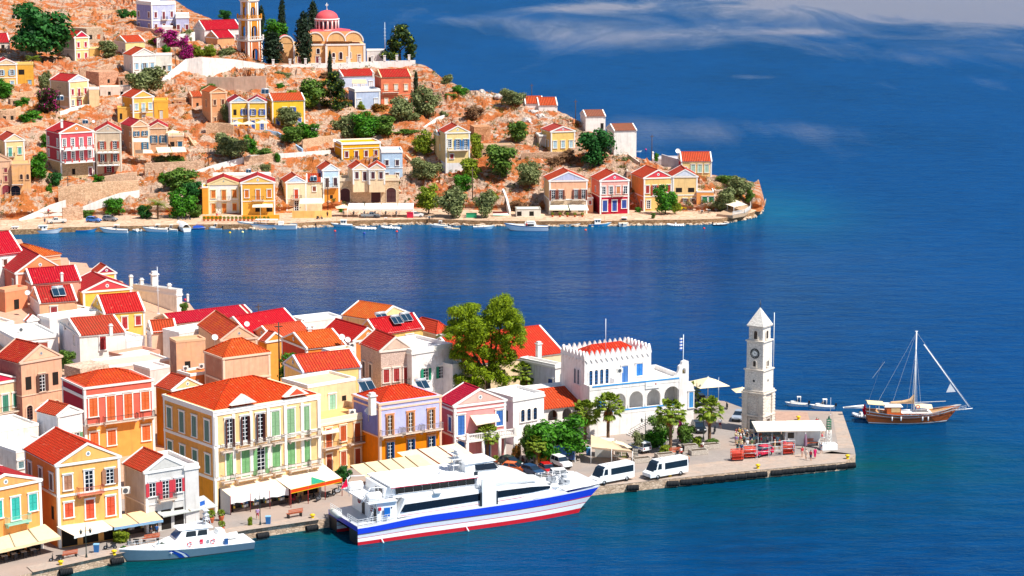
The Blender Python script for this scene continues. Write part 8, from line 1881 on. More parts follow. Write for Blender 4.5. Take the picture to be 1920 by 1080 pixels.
def people():
 people_protos();rnd =random.Random(12);g ='people waiting by the clock tower kiosk'
 cols =list(CN);used =set();spots =[]
 for r_,(x0,x1,y,n) in enumerate(((1378,1402,822,6),(1377,1430,829,10),(1378,1462,836,13),(1380,1484,843,12),(1380,1400,850,3))):
  for i in range(n):
   x =lerp(x0,x1,(i+.5)/n)+rnd.uniform(-1.5,1.5)
   if 1412 < x < 1446 and 840 < y:continue
   spots.append((x,y+rnd.uniform(-1.5,1.5)))
 for x,y in spots:
  while True:
   a,b =rnd.choice(cols+['f0f0f0']*6+['c83040']*3+['d8c8a0','2a4a80','20242c','7a8a98']*2),rnd.choice(['20242c','2a4a80','f0f0f0','d8c8a0','7a8a98','70a8a8'])
   if a != b and (a,b) not in used:break
   if len(used) > 70:break
  used.add((a,b));nb ='behind the orange trolleys' if y > 840 else 'at the tower corner' if x < 1398 else 'in the thick of the crowd' if x < 1440 else 'under the kiosk canopy edge'
  person(x,y,rnd.choice(['stand','reach','stand','walk']),rnd.uniform(0,360),a,b,f'person in a {CN[a]} top and {CN[b]} bottoms {nb}',hair=rnd.choice(['2a1c14','5a3a20','c8a868','d8d4cc','e8e4dc']),group=g)
 q ='people walking on the quay'
 person(1290,874,'walk',150,'c87850','2a3a60','person in orange top and navy shorts walking past the minibuses',group=q,hair='c8a868');person(1270,862,'walk',170,'20242c','7a8a98','person in black top and grey shorts left of the orange top walker',group=q)
 person(1350,803,'walk',10,'d8dce4','7a2030','person with a pale shirt and maroon trousers near the planter palm',group=q);person(1341,794,'stand',60,'9aa8b8','3a4a60','person in a grey shirt beside the black scooter',group=q)
 person(1504,857,'stand',200,'c83040','d8b0a0','person in red holding still by the closed purple parasol',group=q);person(1511,862,'walk',160,'e8d0c0','e8d8c8','person in cream clothes beside the closed parasol',group=q);person(1520,864,'stand',140,'b83048','3a4a68','person in crimson top and blue trousers with a companion in pink',group=q);person(1528,860,'stand',200,'d8186a','d8186a','person in a long magenta dress on the pier',dress=True,group=q);person(1540,850,'walk',300,'6a7488','8a94a8','person in grey leaning past the white beacon base',group=q);person(1487,852,'stand',90,'8aa0c0','50607a','person in pale blue at the end of the steel barrier',group=q)
 person(1513,834,'sit',180,'a02028','303038','person in dark red sitting on the bench by the kiosk',hz=-.4,group=q);person(1531,802,'stand',30,'a83038','c89080','person with brown hair standing behind the kiosk, left of two',group=q);person(1534.5,804,'stand',0,'c86878','e8e0e8','person in pink standing behind the kiosk, right of two',group=q);person(1538,812,'sit',90,'d83848','e8e8e8','person in red seated at the kiosk corner',hz=-.4,group=q);person(1541,826,'sit',90,'d02848','d8d8d8','person in red seated beside the white beacon base',hz=-.4,group=q)
 person(1277,853,'sit',200,'e8e4e0','c04040','person in white sitting on the red chairs',hz=-.4,group=q);person(1318,842,'sit',220,'f0e8e0','d05040','person in white seated at the long stone planter',hz=-.4,group=q)
 person(483,974,'walk',200,'b898c8','a82840','person in lilac pushing a bicycle before the white awning shop',group=q);person(284,1008,'walk',120,'283a58','1c2430','person in navy walking below the beige shop awning',group=q);person(294,1006,'walk',20,'2a5a98','202838','person in blue near the souvenir racks',group=q)
 person(91,403,'stand',200,'d02040','3a4048','person in bright red on the white ramp',z=3.0,group=q);person(84,420,'stand',200,'3a4458','2a3040','person in dark clothes by the tipper truck',group=q);person(407,411,'stand',180,'e84848','f0f0f0','person in red and white before the potted plants',group=q);person(614,408,'stand',180,'5a3828','2a2420','person in brown beside the wooden pole on the far quay',group=q);person(644,405,'stand',180,'e8e8e8','8a7060','person in white beside the round far parasol',group=q);person(987,429.5,'sit',180,'d84040','3a3a48','person in red sitting in the cabin cruiser',z=.6,hz=0,group=q)
vehicles();people()
# ---------------------------------------------------------------- awnings, kiosks, street furniture, roof clutter
def awning(label,col,q,zb,zf,val=.35,vcol=None,posts=0,pcol='e8e8e8',g='awnings along the near quay',z0=1.3,stripes=0,sag=0,side=False,tri=False):
 pz =[P(*q[0],zb),P(*q[1],zb),P(*q[2],zf),P(*q[3],zf)];O =pz[0].copy();O.z =z0
 root =empty('awning',O,0,label,'awning',g);a,b_,c,d =[p-O for p in pz]
 b =mb(cloth(col));n =8;top =[]
 for j in range(5):
  for i in range(n+1):
   u,v =i/n,j/4;p =a.lerp(b_,u).lerp(d.lerp(c,u),v);p.z -= sag*math.sin(PI*v)*.3+.03*math.sin(i*2.1+j);top.append(p)
 b.faces([tuple(p) for p in top],[(j*(n+1)+i,j*(n+1)+i+1,(j+1)*(n+1)+i+1,(j+1)*(n+1)+i) for j in range(4) for i in range(n)],True)
 b.obj('canvas',root)
 for k in range(stripes):u =(k+1)/(stripes+1);s =mb(paint('8a3a30' if stripes == 2 else 'a89880',.6));s.tube(a.lerp(b_,u)+Vector((0,0,.06)),d.lerp(c,u)+Vector((0,0,.06)),.09);s.obj('beam',root)
 if val:
  v =mb(cloth(vcol or col));D_ =Vector((0,0,-val));m =10
  v.faces([tuple(p) for i in range(m+1) for p in (d.lerp(c,i/m),d.lerp(c,i/m)+D_*(1-.12*(i % 2)))],[(2*i,2*i+2,2*i+3,2*i+1) for i in range(m)])
  if vcol == 'd8481c':v.mat(paint('f0d020'));o_ =Vector((.02,-.05,0));[v.faces([tuple(d+o_+Vector((0,0,z))),tuple(c+o_+Vector((0,0,z))),tuple(c+o_+Vector((0,0,z+.07))),tuple(d+o_+Vector((0,0,z+.07)))],[(0,1,2,3)]) for z in (-.04,-val)]
  v.obj('valance',root)
 if tri:t =mb(paint('1c9a78'));t.faces([tuple(d.lerp(c,.4)+Vector((0,0,.06))),tuple(d.lerp(c,.68)+Vector((0,0,.06))),tuple(d.lerp(c,.55).lerp(a.lerp(b_,.55),.35)+Vector((0,0,.12)))],[(0,1,2)]);t.obj('green_triangle',root)
 if side:s =mb(paint('c8c8cc',.8));s.faces([(a.x,a.y,0),tuple(a),tuple(d),(d.x,d.y,0)],[(0,1,2,3)]);s.obj('side_panel',root)
 for k in range(posts):
  p =d.lerp(c,k/max(1,posts-1));t =mb(paint(pcol,.5));t.tube((p.x,p.y,0),(p.x,p.y,p.z),.06 if posts < 6 else .04);t.obj('post',root)
def awnings():
 awning('long beige awning in front of the turquoise shuttered house','f0d4a8',[(-60,996),(84,983),(114,1006),(-60,1046)],4.6,3.6,.4,stripes=3)
 awning('cream shop awning with scalloped edge below the orange town house','ecd8c0',[(106,987),(186,972),(212,988),(139,1005)],4.4,3.6,.4,'e8ece8');awning('peach shop awning with a blue fringe below the orange town house','f0c498',[(187,972),(284,954),(306,974),(214,989)],4.4,3.6,.4,'8ab0d0',stripes=1)
 awning('grey double awning below the red shuttered house','b8bcb8',[(280,951),(382,929),(408,949),(306,969)],4.6,3.5,.12,stripes=1)
 awning('cream shop canopy with a deep white valance before the cream mansion','f4dcc0',[(401,906),(501,887),(542,914),(432,931)],5.2,4.0,1.15,'f4f4f4',4,'8a3030',side=True);awning('cream canopy with an orange fascia and green triangle on red posts','f6e6d0',[(502,887),(603,868),(641,896),(545,918)],5.2,4.0,.6,'d8481c',4,'b02828',tri=True)
 awning('large sand coloured canopy beside the ferry stern','ecd0a8',[(656,872),(785,852),(830,888),(700,905)],4.8,3.9,.3,stripes=4,posts=5);awning('large sand coloured canopy with two dark red beams behind the ferry roof','f0d8b8',[(744,848),(857,831),(905,864),(797,883)],5.0,4.1,.3,stripes=2,posts=4)
 awning('beige awning shading the pink house balcony','ecd8bc',[(880,777),(930,769),(938,789),(893,797)],8.6,7.4,.1,g='small awnings in town',z0=6);awning('sagging white awning of the orange roof room','f2ece0',[(363,703),(402,697),(413,716),(374,722)],8.6,7.6,.1,g='small awnings in town',z0=3,sag=1);awning('small cream awning over the pale orange house door','f2e0cc',[(603,805),(634,800),(636,809),(604,814)],8.0,7.6,.15,g='small awnings in town',z0=5)
 awning('beige tent roof of the square kiosk beside the ficus','ecccA8'.lower(),[(1108,815),(1170,836),(1186,846),(1108,838)],4.6,4.0,.3,g='kiosk tents on the square',posts=3)
 g ='awnings on the far side of the harbour'
 for k in range(4):x0,x1 =652+k*31,683+k*31;awning(['first white taverna awning counted from the wooden pole','second white taverna awning counted from the wooden pole','third white taverna awning counted from the wooden pole','fourth white taverna awning, nearest the red fridge'][k],'f4eee2',[(x0+2,381),(x1,381),(x1-1,391),(x0-1,391)],4.6,3.8,.5,posts=2,g=g)
 awning('beige awning under the upper teal windows','f2e0c4',[(248,259),(277,259),(280,266),(249,266)],zt(260,298)+6.2,zt(260,298)+5.6,.1,g=g,z0=20);awning('beige awning over the porch of the taller stone house','f2e0c4',[(253,281),(284,281),(288,287),(254,287)],zt(260,298)+3.0,zt(260,298)+2.3,.1,g=g,z0=16);awning('wide double beige awning of the lower stone house','f6e4c4',[(292,276),(346,275),(350,284),(296,286)],zt(300,292)+2.8,zt(300,292)+2.2,.15,stripes=1,g=g,z0=14)
 awning('cream awning on the peach house, left one of two','f0e4c8',[(1031,384),(1064,384),(1067,393),(1030,393)],3.9,3.1,.3,g=g);awning('white awning on the peach house, right one of two','f0ece0',[(1066,384),(1100,384),(1104,393),(1069,393)],3.9,3.1,.3,g=g);awning('broad cream awning over the cape loggia','f8ecd8',[(1260,334),(1305,333),(1308,345),(1260,346)],8.8,7.9,.3,g=g,z0=6);awning('crimson awning strip on the pink gabled house','c82040',[(1126,369),(1179,369),(1179,373),(1126,373)],5.5,5.1,.15,g=g,z0=4);awning('cream awning on the golden waterfront house','f6e4c0',[(474,382),(511,382),(512,388),(473,388)],4.4,3.8,.2,g=g);awning('cream awning on the cream house with solar heater','f4e4c4',[(562,372),(604,371),(606,381),(561,382)],5.2,4.4,.2,g=g);awning('red awning at the side door of the yellow waterfront house','d03040',[(1187,362),(1205,369),(1203,375),(1189,371)],4.5,3.9,.1,g=g);awning('long canvas roof of the cape restaurant','f4e4cc',[(1378,374),(1402,384),(1376,388),(1352,380)],3.9,3.6,.1,posts=3,g=g);awning('small peach awning on the pale blue upper house','f4d0a0',[(660,149),(686,149),(688,156),(660,156)],zt(660,170)+4,zt(660,170)+3.2,.1,g=g,z0=28)
def rep(name,build,items,cat,group,z=1.34):
 """first item is built, the others are copies: items (px, py, rz, label[, scale])"""
 pr =None
 for it in items:
  px,py,rz,lab =it[:4];zz =it[5] if len(it) > 5 else z
  if pr is None:pr =empty(name,(0,0,0),0,lab,cat,group);build(pr);o =pr
  else:o =dup(pr)
  o['label'] =lab;o.location =P(px,py,zz);o.rotation_euler =(0,0,R(rz))
  if len(it) > 4 and it[4]:o.scale =(it[4],)*3
def B1(root,name,m,fn):b =mb(m);fn(b);b.obj(name,root)
def furniture():
 st =paint('cfd4d8',.4,.3)
 def lampf(r):
  B1(r,'pole',paint('22302c',.5),lambda b:(b.lathe([(.2,0),(.12,.4),(.07,.6),(.05,4.2),(0,4.3)],(0,0,0),8),b.tube((-.65,0,3.7),(.65,0,3.7),.03),b.tube((0,0,4.2),(0,0,4.8),.02)))
  for x in (-.65,.65):B1(r,'lantern',paint('3a4644',.3),lambda b:b.lathe([(.05,3.3),(.16,3.45),(.2,3.8),(.05,4.0),(0,4.1)],(x,0,0),6,smooth=False))
 rep('street_lamp',lampf,[(162,1046,30,'double armed lamp post before the souvenir awnings'),(488,985,30,'lamp post beside the upright box bush'),(1210,829,20,'double armed lamp post in front of the white arcade'),(1319,824,20,'lamp post between the black car and the planter palm'),(1306,764,20,'lamp post beside the large cream parasol')],'street lamp','street lamps')
 def bench(r):B1(r,'seat',wood('c0603c'),lambda b:[b.box(-.9,.9,-.25+k*.14,-.14+k*.14,.42,.46) for k in range(4)]);B1(r,'backrest',wood('c0603c'),lambda b:[b.box(-.9,.9,.28,.32,.55+k*.15,.65+k*.15) for k in range(3)]);[B1(r,'leg',paint('303030'),lambda b:b.box(x,x+.06,-.25,.3,0,.42)) for x in (-.8,.75)]
 rep('park_bench',bench,[(283,1016,215,'orange red bench at the bow of the patrol boat',1.3),(552,969,215,'orange bench between the box bush and the ferry'),(130,1046,215,'bench with the slatted back beside the black scooter',1.2),(1268,853,20,'red bench between the stone planters',1.2),(1522,836,20,'dark bench against the kiosk wall',1.2)],'bench','benches on the quay')
 def boll(r):B1(r,'post',paint('f0c808',.4),lambda b:b.lathe([(.28,0),(.24,.1),(.2,.35),(.38,.45),(.38,.58),(.15,.68),(0,.7)],(0,0,0),12))
 rep('mooring_bollard',boll,[(1256,893,0,'yellow bollard between the second minibus and the water'),(1120,908,0,'yellow bollard at the ferry bow'),(586,972,0,'yellow bollard at the ferry stern'),(214,1040,0,'yellow bollard by the patrol boat bow'),(114,1060,0,'yellow bollard below the slatted bench'),(1421,878,0,'yellow bollard in front of the orange trolleys'),(1589,860,0,'yellow bollard at the pier corner'),(1497,787,0,'yellow bollard behind the kiosk')],'bollard','yellow bollards')
 def fend(r):B1(r,'tyre_roll',paint('15171c',.8),lambda b:[b.lathe([(.2,-.1),(.42,-.1),(.46,0),(.42,.1),(.2,.1)],(0,0,-.8+k*.22),14) for k in range(8)]);r.children[0].rotation_euler =(0,PI/2,0)
 fx =[1187,1262,1287,1308,1330,1349,1370,1389,1408,1428,1456,1477,1498,1518,1538,1557,1577,1594];wd ='first second third fourth fifth sixth seventh eighth ninth tenth eleventh twelfth thirteenth fourteenth fifteenth sixteenth seventeenth last'.split()
 E_ =[(462,994),(600,974),(1131,911),(1360,887),(1604,862)]
 it =[(x,poly(E_,x)+9.5,8,f'{w} black tyre fender on the pier wall counting from the ferry bow',None,.62) for x,w in zip(fx,wd)]
 it += [(493,1004,12,'black tyre fender behind the patrol boat stern',None,.6),(585,990,12,'black tyre fender beside the ferry stern',None,.6),(220,1052,12,'black tyre fender at the patrol boat bow',None,.6),(124,1072,12,'black tyre fender at the bottom left of the quay',None,.6)]
 rep('tyre_fender',fend,[(a,b,c+(18 if a < 600 else 0),d,e,f) for a,b,c,d,e,f in it],'fender','tyre fenders on the quay wall')
 def trol(r):
  m =paint('e03c1c',.4);B1(r,'cage',m,lambda b:([b.tube((x,y,.3),(x,y,1.7),.04) for x in [-.9+.2*i for i in range(10)] for y in (-.5,.5)],[b.path([(-.9,-.5,z),(.9,-.5,z),(.9,.5,z),(-.9,.5,z),(-.9,-.5,z)],.04) for z in (.3,.8,1.3,1.7)],b.box(-.9,.9,-.5,.5,.22,.3)))
  B1(r,'luggage',paint('8a2a20',.8),lambda b:b.box(-.8,.5,-.4,.4,.32,1.0));[B1(r,'wheel',paint('202020'),lambda b:b.tube((x,y-.05,.12),(x,y+.05,.12),.12,None,8)) for x in (-.7,.7) for y in (-.45,.45)]
 rep('luggage_trolley',trol,[(1382,863,12,'orange cage trolley standing apart at the left of the steel barrier'),(1406,858,12,'orange cage trolley behind the steel barrier, beside the crimson car'),(1477,851,12,'orange red cage trolley at the right end of the steel barrier')],'trolley','orange trolleys')
 def barr(r):B1(r,'frame',st,lambda b:(b.path([(0,0,0),(0,0,2.3),(2.2,0,2.3),(2.2,0,0)],.05),b.tube((0,0,1.0),(2.2,0,1.0),.04),b.tube((0,0,1.6),(2.2,0,1.6),.04)))
 rep('steel_barrier',barr,[(1394+23.5*k,862-2.9*k,8,f'{w} grey steel pipe barrier frame counting from the orange trolley that stands apart') for k,w in enumerate(wd[:4])],'barrier','steel barriers')
 O =P(1412,838,1.32);k =empty('ticket_kiosk',O,R(3),'long white kiosk with an overhanging cream roof beside the clock tower','kiosk');B1(k,'wall',plaster('e8ecec',.1),lambda b:b.box(5.2,10.8,.6,4.2,0,2.6));B1(k,'roof',paint('f2e6d4',.7),lambda b:b.loft([[(x,-.9,2.75),(x,4.6,3.1),(x,4.6,3.0),(x,-.9,2.63)] for x in (.4,5.9)],smooth=False));B1(k,'roof',paint('f6ecde',.7),lambda b:b.loft([[(x,-.7,2.72),(x,4.6,3.12),(x,4.6,3.02),(x,-.7,2.6)] for x in (5.95,11.6)],smooth=False))
 B1(k,'counter',paint('a8b4b8',.5),lambda b:(b.box(.8,5.1,2.5,4.0,0,1.1),b.box(.8,5.1,4.0,4.2,0,2.5)));[B1(k,'post',st,lambda b:b.tube((x,y,0),(x,y,2.7),.06)) for x in (.7,2.9,5.0) for y in (-.5,4.4)];B1(k,'window',glass(),lambda b:b.box(5.6,6.6,.57,.6,1.2,2.1))
 O =P(1125,857,1.32);k =empty('newspaper_kiosk',O,R(-12),'white panelled kiosk with orange edge and magazine racks under the beige tent','kiosk');B1(k,'wall',paint('e8e6e2',.6),lambda b:b.box(-.8,1.8,0,2.6,0,2.5));B1(k,'orange_panel',paint('e88a20',.5),lambda b:b.box(1.8,2.1,-.05,.3,0,2.6));[B1(k,'magazine_rack',paint(c,.6),lambda b:(b.box(x,x+.9,.4,.6,0,1.7),b.mat(paint('e8e0d0')),[b.box(x+.08+.28*i,x+.28+.28*i,.36,.4,.3+.45*j,.62+.45*j) for i in range(3) for j in range(3)])) for x,c in ((2.3,'285a40'),(3.4,'7a8a30'),(5.0,'283a50'))]
 O =P(1010,868,1.32);k =empty('poster_kiosk',O,R(5),'yellow orange booth and a blue sea picture board under the ficus trees','kiosk');B1(k,'booth',paint('f0981c',.6),lambda b:b.box(-.2,1.8,0,2,0,2.6));B1(k,'picture_board',paint('2a68b0',.5),lambda b:(b.box(2.4,5.6,.0,.2,.4,2.6),b.mat(paint('e8eef2')),b.box(2.3,2.4,-.03,.2,0,2.7),b.box(5.6,5.7,-.03,.2,0,2.7),b.mat(paint('18386a')),b.box(2.6,5.4,-.03,0,.5,1.2)))
 def par(r):B1(r,'canopy',cloth('f2dfb8'),lambda b:b.faces([(-1.9,-1.9,2.3),(1.9,-1.9,2.3),(1.9,1.9,2.3),(-1.9,1.9,2.3),(0,0,3.1)],[(0,1,4),(1,2,4),(2,3,4),(3,0,4)]));B1(r,'pole',paint('e8e4dc'),lambda b:b.tube((0,0,0),(0,0,3.2),.05));B1(r,'table',paint('e8e4de'),lambda b:b.lathe([(0,.72),(.7,.72),(.7,.78),(0,.78)],(0,0,0),14))
 rep('parasol',par,[(1155,863,20,'beige square parasol in front of the newspaper kiosk'),(1327,757,20,'very large cream parasol on the waterfront terrace behind the palms',1.5),(643,405,10,'cream parasol on the far quay left of the taverna awnings'),(1391,752,10,'white parasol half hidden behind the clock tower',.8),(444,246,10,'white parasol on the yellow pair terrace, near the olive tree',.9,zt(444,248)+3),(466,246,10,'white parasol in the middle of the yellow pair terrace',.9,zt(466,248)+3),(492,244,10,'white parasol on the yellow pair terrace, near the blue stairway',.9,zt(492,246)+3),(1138,391,0,'small white parasol before the blue doors of the pink house',.6),(324,262,0,'white parasol on the terrace right of the stone pair',.9,zt(324,270)+2)],'parasol','parasols')
 O =P(1510,842,1.34);k =empty('closed_parasol',O,0,'closed purple grey parasol standing before the ticket kiosk','parasol');B1(k,'canopy',cloth('8a6a80'),lambda b:b.lathe([(.3,.6),(.26,1.4),(.1,2.4),(0,2.5)],(0,0,0),8));B1(k,'pole',st,lambda b:b.tube((0,0,0),(0,0,2.7),.04))
 def beac(r):B1(r,'base',paint('f4f4f2',.6),lambda b:b.box(-1.25,1.25,-.9,.9,0,.9));B1(r,'lattice',paint('ecebe6',.5),lambda b:([b.tube((x*.45,y*.45,.9),(x*.3,y*.3,3.2),.05) for x in (-1,1) for y in (-1,1)],[b.tube((-.45+.06*i,-.4,.9+.5*i),(.4-.06*i,-.38,1.4+.5*i),.03) for i in range(4)],[b.tube((.45-.06*i,-.4,.9+.5*i),(-.4+.06*i,-.38,1.4+.5*i),.03) for i in range(4)]));B1(r,'green_cage',paint('1c7a50',.5),lambda b:([b.tube((x*.3,y*.3,3.2),(x*.26,y*.26,4.8),.05) for x in (-1,1) for y in (-1,1)],[b.box(-.32,.32,-.32,.32,3.2+.4*i,3.26+.4*i) for i in range(5)]));B1(r,'lantern',glass('205040'),lambda b:b.lathe([(.15,4.8),(.15,5.2),(0,5.4)],(0,0,0),8))
 rep('harbour_beacon',beac,[(1553,842,10,'green and white lattice beacon on a white block at the pier end')],'beacon',None)
 def plant(r):B1(r,'box',stone('c8beb2','b4a89c',3),lambda b:(b.box(-1.6,1.6,-.8,-.65,0,.8),b.box(-1.6,1.6,.65,.8,0,.8),b.box(-1.6,-1.45,-.65,.65,0,.8),b.box(1.45,1.6,-.65,.65,0,.8)));B1(r,'soil',paint('4a3a2a',.9),lambda b:b.box(-1.45,1.45,-.65,.65,0,.7))
 rep('stone_planter',plant,[(1246,858,20,'square stone planter with a bright bush by the stairs',.9),(1309,851,20,'long stone planter before the flower bed'),(1332,840,20,'stone planter around the palm near the black car'),(1202,866,20,'stone planter with a sapling behind the white police car'),(1290,842,15,'low white kerb planter of the flower bed')],'planter','stone planters')
 def pol(r):B1(r,'pole',wood('4a3020'),lambda b:b.tube((0,0,-1),(0,0,8),.13,.1,6));B1(r,'cross_arm',wood('4a3020'),lambda b:b.box(-.6,.6,-.06,.06,7.3,7.45))
 rep('utility_pole',pol,[(x,y,20,l,s_,z) for x,y,l,s_,z in ((486,648,'tall brown pole between the cross roofed house and the crimson hall',1.0,4),(524,705,'pole with boxes beside the orange house gable',1.2,4),(277,972,'leaning double wooden pole before the red shuttered house',1.1,2),(272,974,'second leg of the leaning pole before the red shuttered house',1.1,2),(997,200,'tall pole on the skyline by the orange red roof',.85,zt(997,200)),(1079,236,'tall pole on the ridge above the pink pediment house',.95,zt(1079,236)),(1092,270,'pole beside the large dark green tree',.8,zt(1092,270)),(961,272,'pole among the boulders above the low ruin',.9,zt(961,272)),(886,380,'tall pole on the bank above the upturned boat',1.2,zt(886,380)),(615,396,'wooden pole before the narrow blue and orange house',1.1,1.4),(129,398,'pole by the stone bastion of the ramp',1.2,2),(330,136,'pole beside the white retaining wall',.9,zt(330,136)),(112,212,'pole beside the pink flowered bush',1.0,zt(112,212)),(391,318,'pole at the bend of the road wall',.9,zt(391,318)),(1222,300,'pole in the yard behind the cape houses',.9,zt(1222,300)))],'utility pole','utility poles')
 def mast(r):B1(r,'mast',paint('e4e8ee',.4),lambda b:(b.tube((0,0,0),(0,0,10),.12,.06),[b.box(-.35,.35,-.03,.03,5+k,5.08+k) for k in range(4)]));B1(r,'bracket',paint('e4e8ee',.4),lambda b:b.box(-.3,.3,-.3,.3,0,.3))
 rep('antenna_mast',mast,[(722,104,0,'lattice mast with a yellow flag left of the conifer',1.1,32),(740,92,0,'plain white mast just behind the conifer',.8,32),(297,590,0,'thin white mast on the white roof terrace',.95,6),(132,545,0,'thin rooftop aerial beside the salmon house',.6,10),(1347,752,0,'white flagpole at the water behind the parasol',.42),(1557,778,0,'small signal mast at the back of the pier',.3)],'mast','thin masts')
 def dish(r):B1(r,'dish',paint('f0f0f0',.5),lambda b:b.lathe([(0,0),(.3,.04),(.55,.16),(.56,.17)],(0,0,0),14));r.children[0].rotation_euler =(R(60),0,0);r.children[0].location =(0,0,.8);B1(r,'stand',st,lambda b:b.tube((0,0,-.6),(0,0,.8),.05))
 rep('satellite_dish',dish,[(691,782,20,'large dish on the cream annex beside the lavender house',1.1,9.3),(403,641,20,'dish on the tan house behind the orange hip roof',1,10.5),(463,615,20,'dish at the end of the long white roof',.9,10),(641,641,20,'left dish of the pair on the orange house',1,12),(652,645,20,'right dish of the pair on the orange house',.9,12),(52,556,10,'dish on the salmon house wall',.9,12),(1271,290,0,'big white dish beside the mint shuttered house',1.3,11),(628,268,0,'dish on the bright yellow house',.9,17),(176,232,0,'dish above the grey beige roof',.8,23)],'satellite dish','satellite dishes')
 def sol(r):B1(r,'panel',glass('1c3448',.1),lambda b:b.faces([(-1,-.8,.1),(1,-.8,.1),(1,.6,1.1),(-1,.6,1.1)],[(0,1,2,3)]));B1(r,'frame',st,lambda b:b.path([(-1,-.8,.1),(1,-.8,.1),(1,.6,1.1),(-1,.6,1.1),(-1,-.8,.1),(0,-.8,.1),(0,.6,1.12)],.04));B1(r,'tank',paint('d8dce0',.3,.4),lambda b:b.tube((-.9,.8,1.2),(.9,.8,1.2),.25,None,10))
 rep('solar_heater',sol,[(110,554,25,'solar heater on the low peach house',1.2,11.8),(588,339,5,'solar heater on the cream house red roof',.9,9.6),(597,312,10,'solar heater behind the narrow blue house, left',1,9.6),(612,308,10,'solar heater behind the narrow blue house, right',1,10),(466,324,5,'solar heater on the white roof by the road wall',.7,12),(717,602,35,'solar panel row on the crimson roof, nearest the orange roof',1.1,11.4),(744,606,35,'solar panel row on the crimson roof, middle one',1.0,11.2),(762,601,35,'solar panel row on the crimson roof, furthest along',1.0,11.3),(497,176,5,'pair of solar panels behind the long yellow house',1.1,28.5),(688,732,30,'white solar tank behind the lavender house',1.2,12),(792,728,30,'solar heater behind the crimson pink house roof',1,11),(113,188,10,'solar heater beside the cream and grey house',1,27),(1084,312,5,'solar heater behind the peach house roof',.9,9.5),(160,232,10,'solar panel between the mansion and the stone house roofs',.8,23)],'solar heater','solar heaters')
 def ac(r):B1(r,'case',paint('e8e6e0',.5),lambda b:b.box(-.45,.45,-.2,.2,0,.7));B1(r,'fan_grille',paint('50545a',.5),lambda b:(b.lathe([(0,0),(.27,.01)],(0,0,0),14),));r.children[1].rotation_euler =(PI/2,0,0);r.children[1].location =(-.08,-.215,.35)
 rep('air_conditioner',ac,[(133,571,25,'air conditioner on the peach house wall',1.2,8.6),(100,600,25,'air conditioner on the plain white wall',1.2,8.),(168,672,25,'air conditioner low on the tall white house',1.2,5.5),(125,618,25,'air conditioner on the side of the tall white house',1.2,9.8),(40,622,25,'air conditioner on the garage roof terrace',1.2,8.6),(660,652,25,'air conditioner under the two dishes',1.2,10.6),(660,778,30,'air conditioner on the cream annex roof',1.2,9.3),(1162,699,20,'air conditioner over the blue terrace door',1.1,11.2),(236,925,25,'air conditioner between the orange and grey houses',1.3,6.5),(490,722,25,'air conditioner at the tan stone house',1.1,10.5),(378,690,25,'air conditioner on the small orange room',1.0,9.8),(348,694,25,'box on the small orange room roof',1.0,9.8)],'air conditioner','air conditioners')
 def chim(r):B1(r,'stack',plaster('f4f0ea'),lambda b:b.box(-.35,.35,-.35,.35,-.6,1.6));B1(r,'cap',paint('f0ece6'),lambda b:(b.box(-.48,.48,-.48,.48,1.6,1.72),b.box(-.3,.3,-.3,.3,1.72,2.0)))
 rep('chimney',chim,[(1010,664,30,'square white chimney on the market hall roof',1.1,10.6),(208,624,25,'short white chimney on the tall white house',.8,10.9),(116,524,25,'white chimney on the tall salmon house',.7,14),(698,768,30,'tall white chimney at the lavender house corner',1.3,12),(580,634,25,'grey vented chimney beside the date palm',1,12),(290,540,25,'tall yellow chimney on the white roof terrace',1.7,9.6),(352,562,25,'white pier post on the town roof terrace wall',.6,6),(266,538,25,'white parapet pier on the roof terrace, nearest the chimney',.9,9.6),(318,548,25,'white parapet pier at the corner of the roof terrace',.9,9.4),(246,532,25,'white parapet pier at the back of the roof terrace',.9,10),(700,144,10,'small white chimney between the crimson and orange roofs',.8,zt(700,170)+4.5),(1224,294,0,'round topped water tank post in the cape yard',.8,8),(116,236,15,'pale red chimney on the crimson mansion roof',.9,24)],'chimney','chimneys')
 def tab(r):
  B1(r,'table_top',paint('e8e4e0',.6),lambda b:b.box(-.4,.4,-.4,.4,.72,.76));B1(r,'pedestal',paint('303030'),lambda b:b.tube((0,0,0),(0,0,.72),.05))
  for a in range(4):B1(r,'chair',paint('2c2a30',.7),lambda b:(setattr(b,'M',Matrix.Rotation(PI/2*a,4,'Z') @ Matrix.Translation((.75,0,0))),b.box(-.2,.2,-.2,.2,.42,.47),b.box(.17,.21,-.2,.2,.47,.9),[b.box(x,x+.04,y,y+.04,0,.42) for x in (-.2,.16) for y in (-.2,.16)]))
 T =[(8,1052,'first'),(26,1048,'second'),(44,1044,'third'),(62,1040,'fourth')]
 rep('cafe_table',tab,[(x,y,30,f'{w} café table with dark chairs counting from the left end of the beige awning') for x,y,w in T]+[(1316+k*13,400-k*1.5,0,f'{w} dark restaurant table counting from the yellow sheds towards the cape tip') for k,w in enumerate(wd[:6])]+[(663+k*20,403,0,f'{w} taverna table counting from the wooden pole') for k,w in enumerate(wd[:5])]+[(1312,772,0,'terrace table beneath the very large parasol'),(805,412,0,'white table group on the bank by the fig tree')],'café table','café tables')
 def rack(r):
  B1(r,'stand',paint('4a3a34',.7),lambda b:(b.box(-1.1,1.1,-.25,.25,0,.5),b.box(-1.1,1.1,.2,.25,.5,2.0)))
  rn =random.Random(3)
  for c in ('d8d0c0','3a78b0','c84838','e8c048','486858','f0f0f0'):B1(r,'goods',paint(c,.8),lambda b:[b.box(x,x+.22,y,y+.2,z,z+.3) for x,y,z in [(rn.uniform(-1.1,.85),rn.uniform(-.3,.0),rn.choice([.5,.9,1.3,1.65])) for _ in range(8)]])
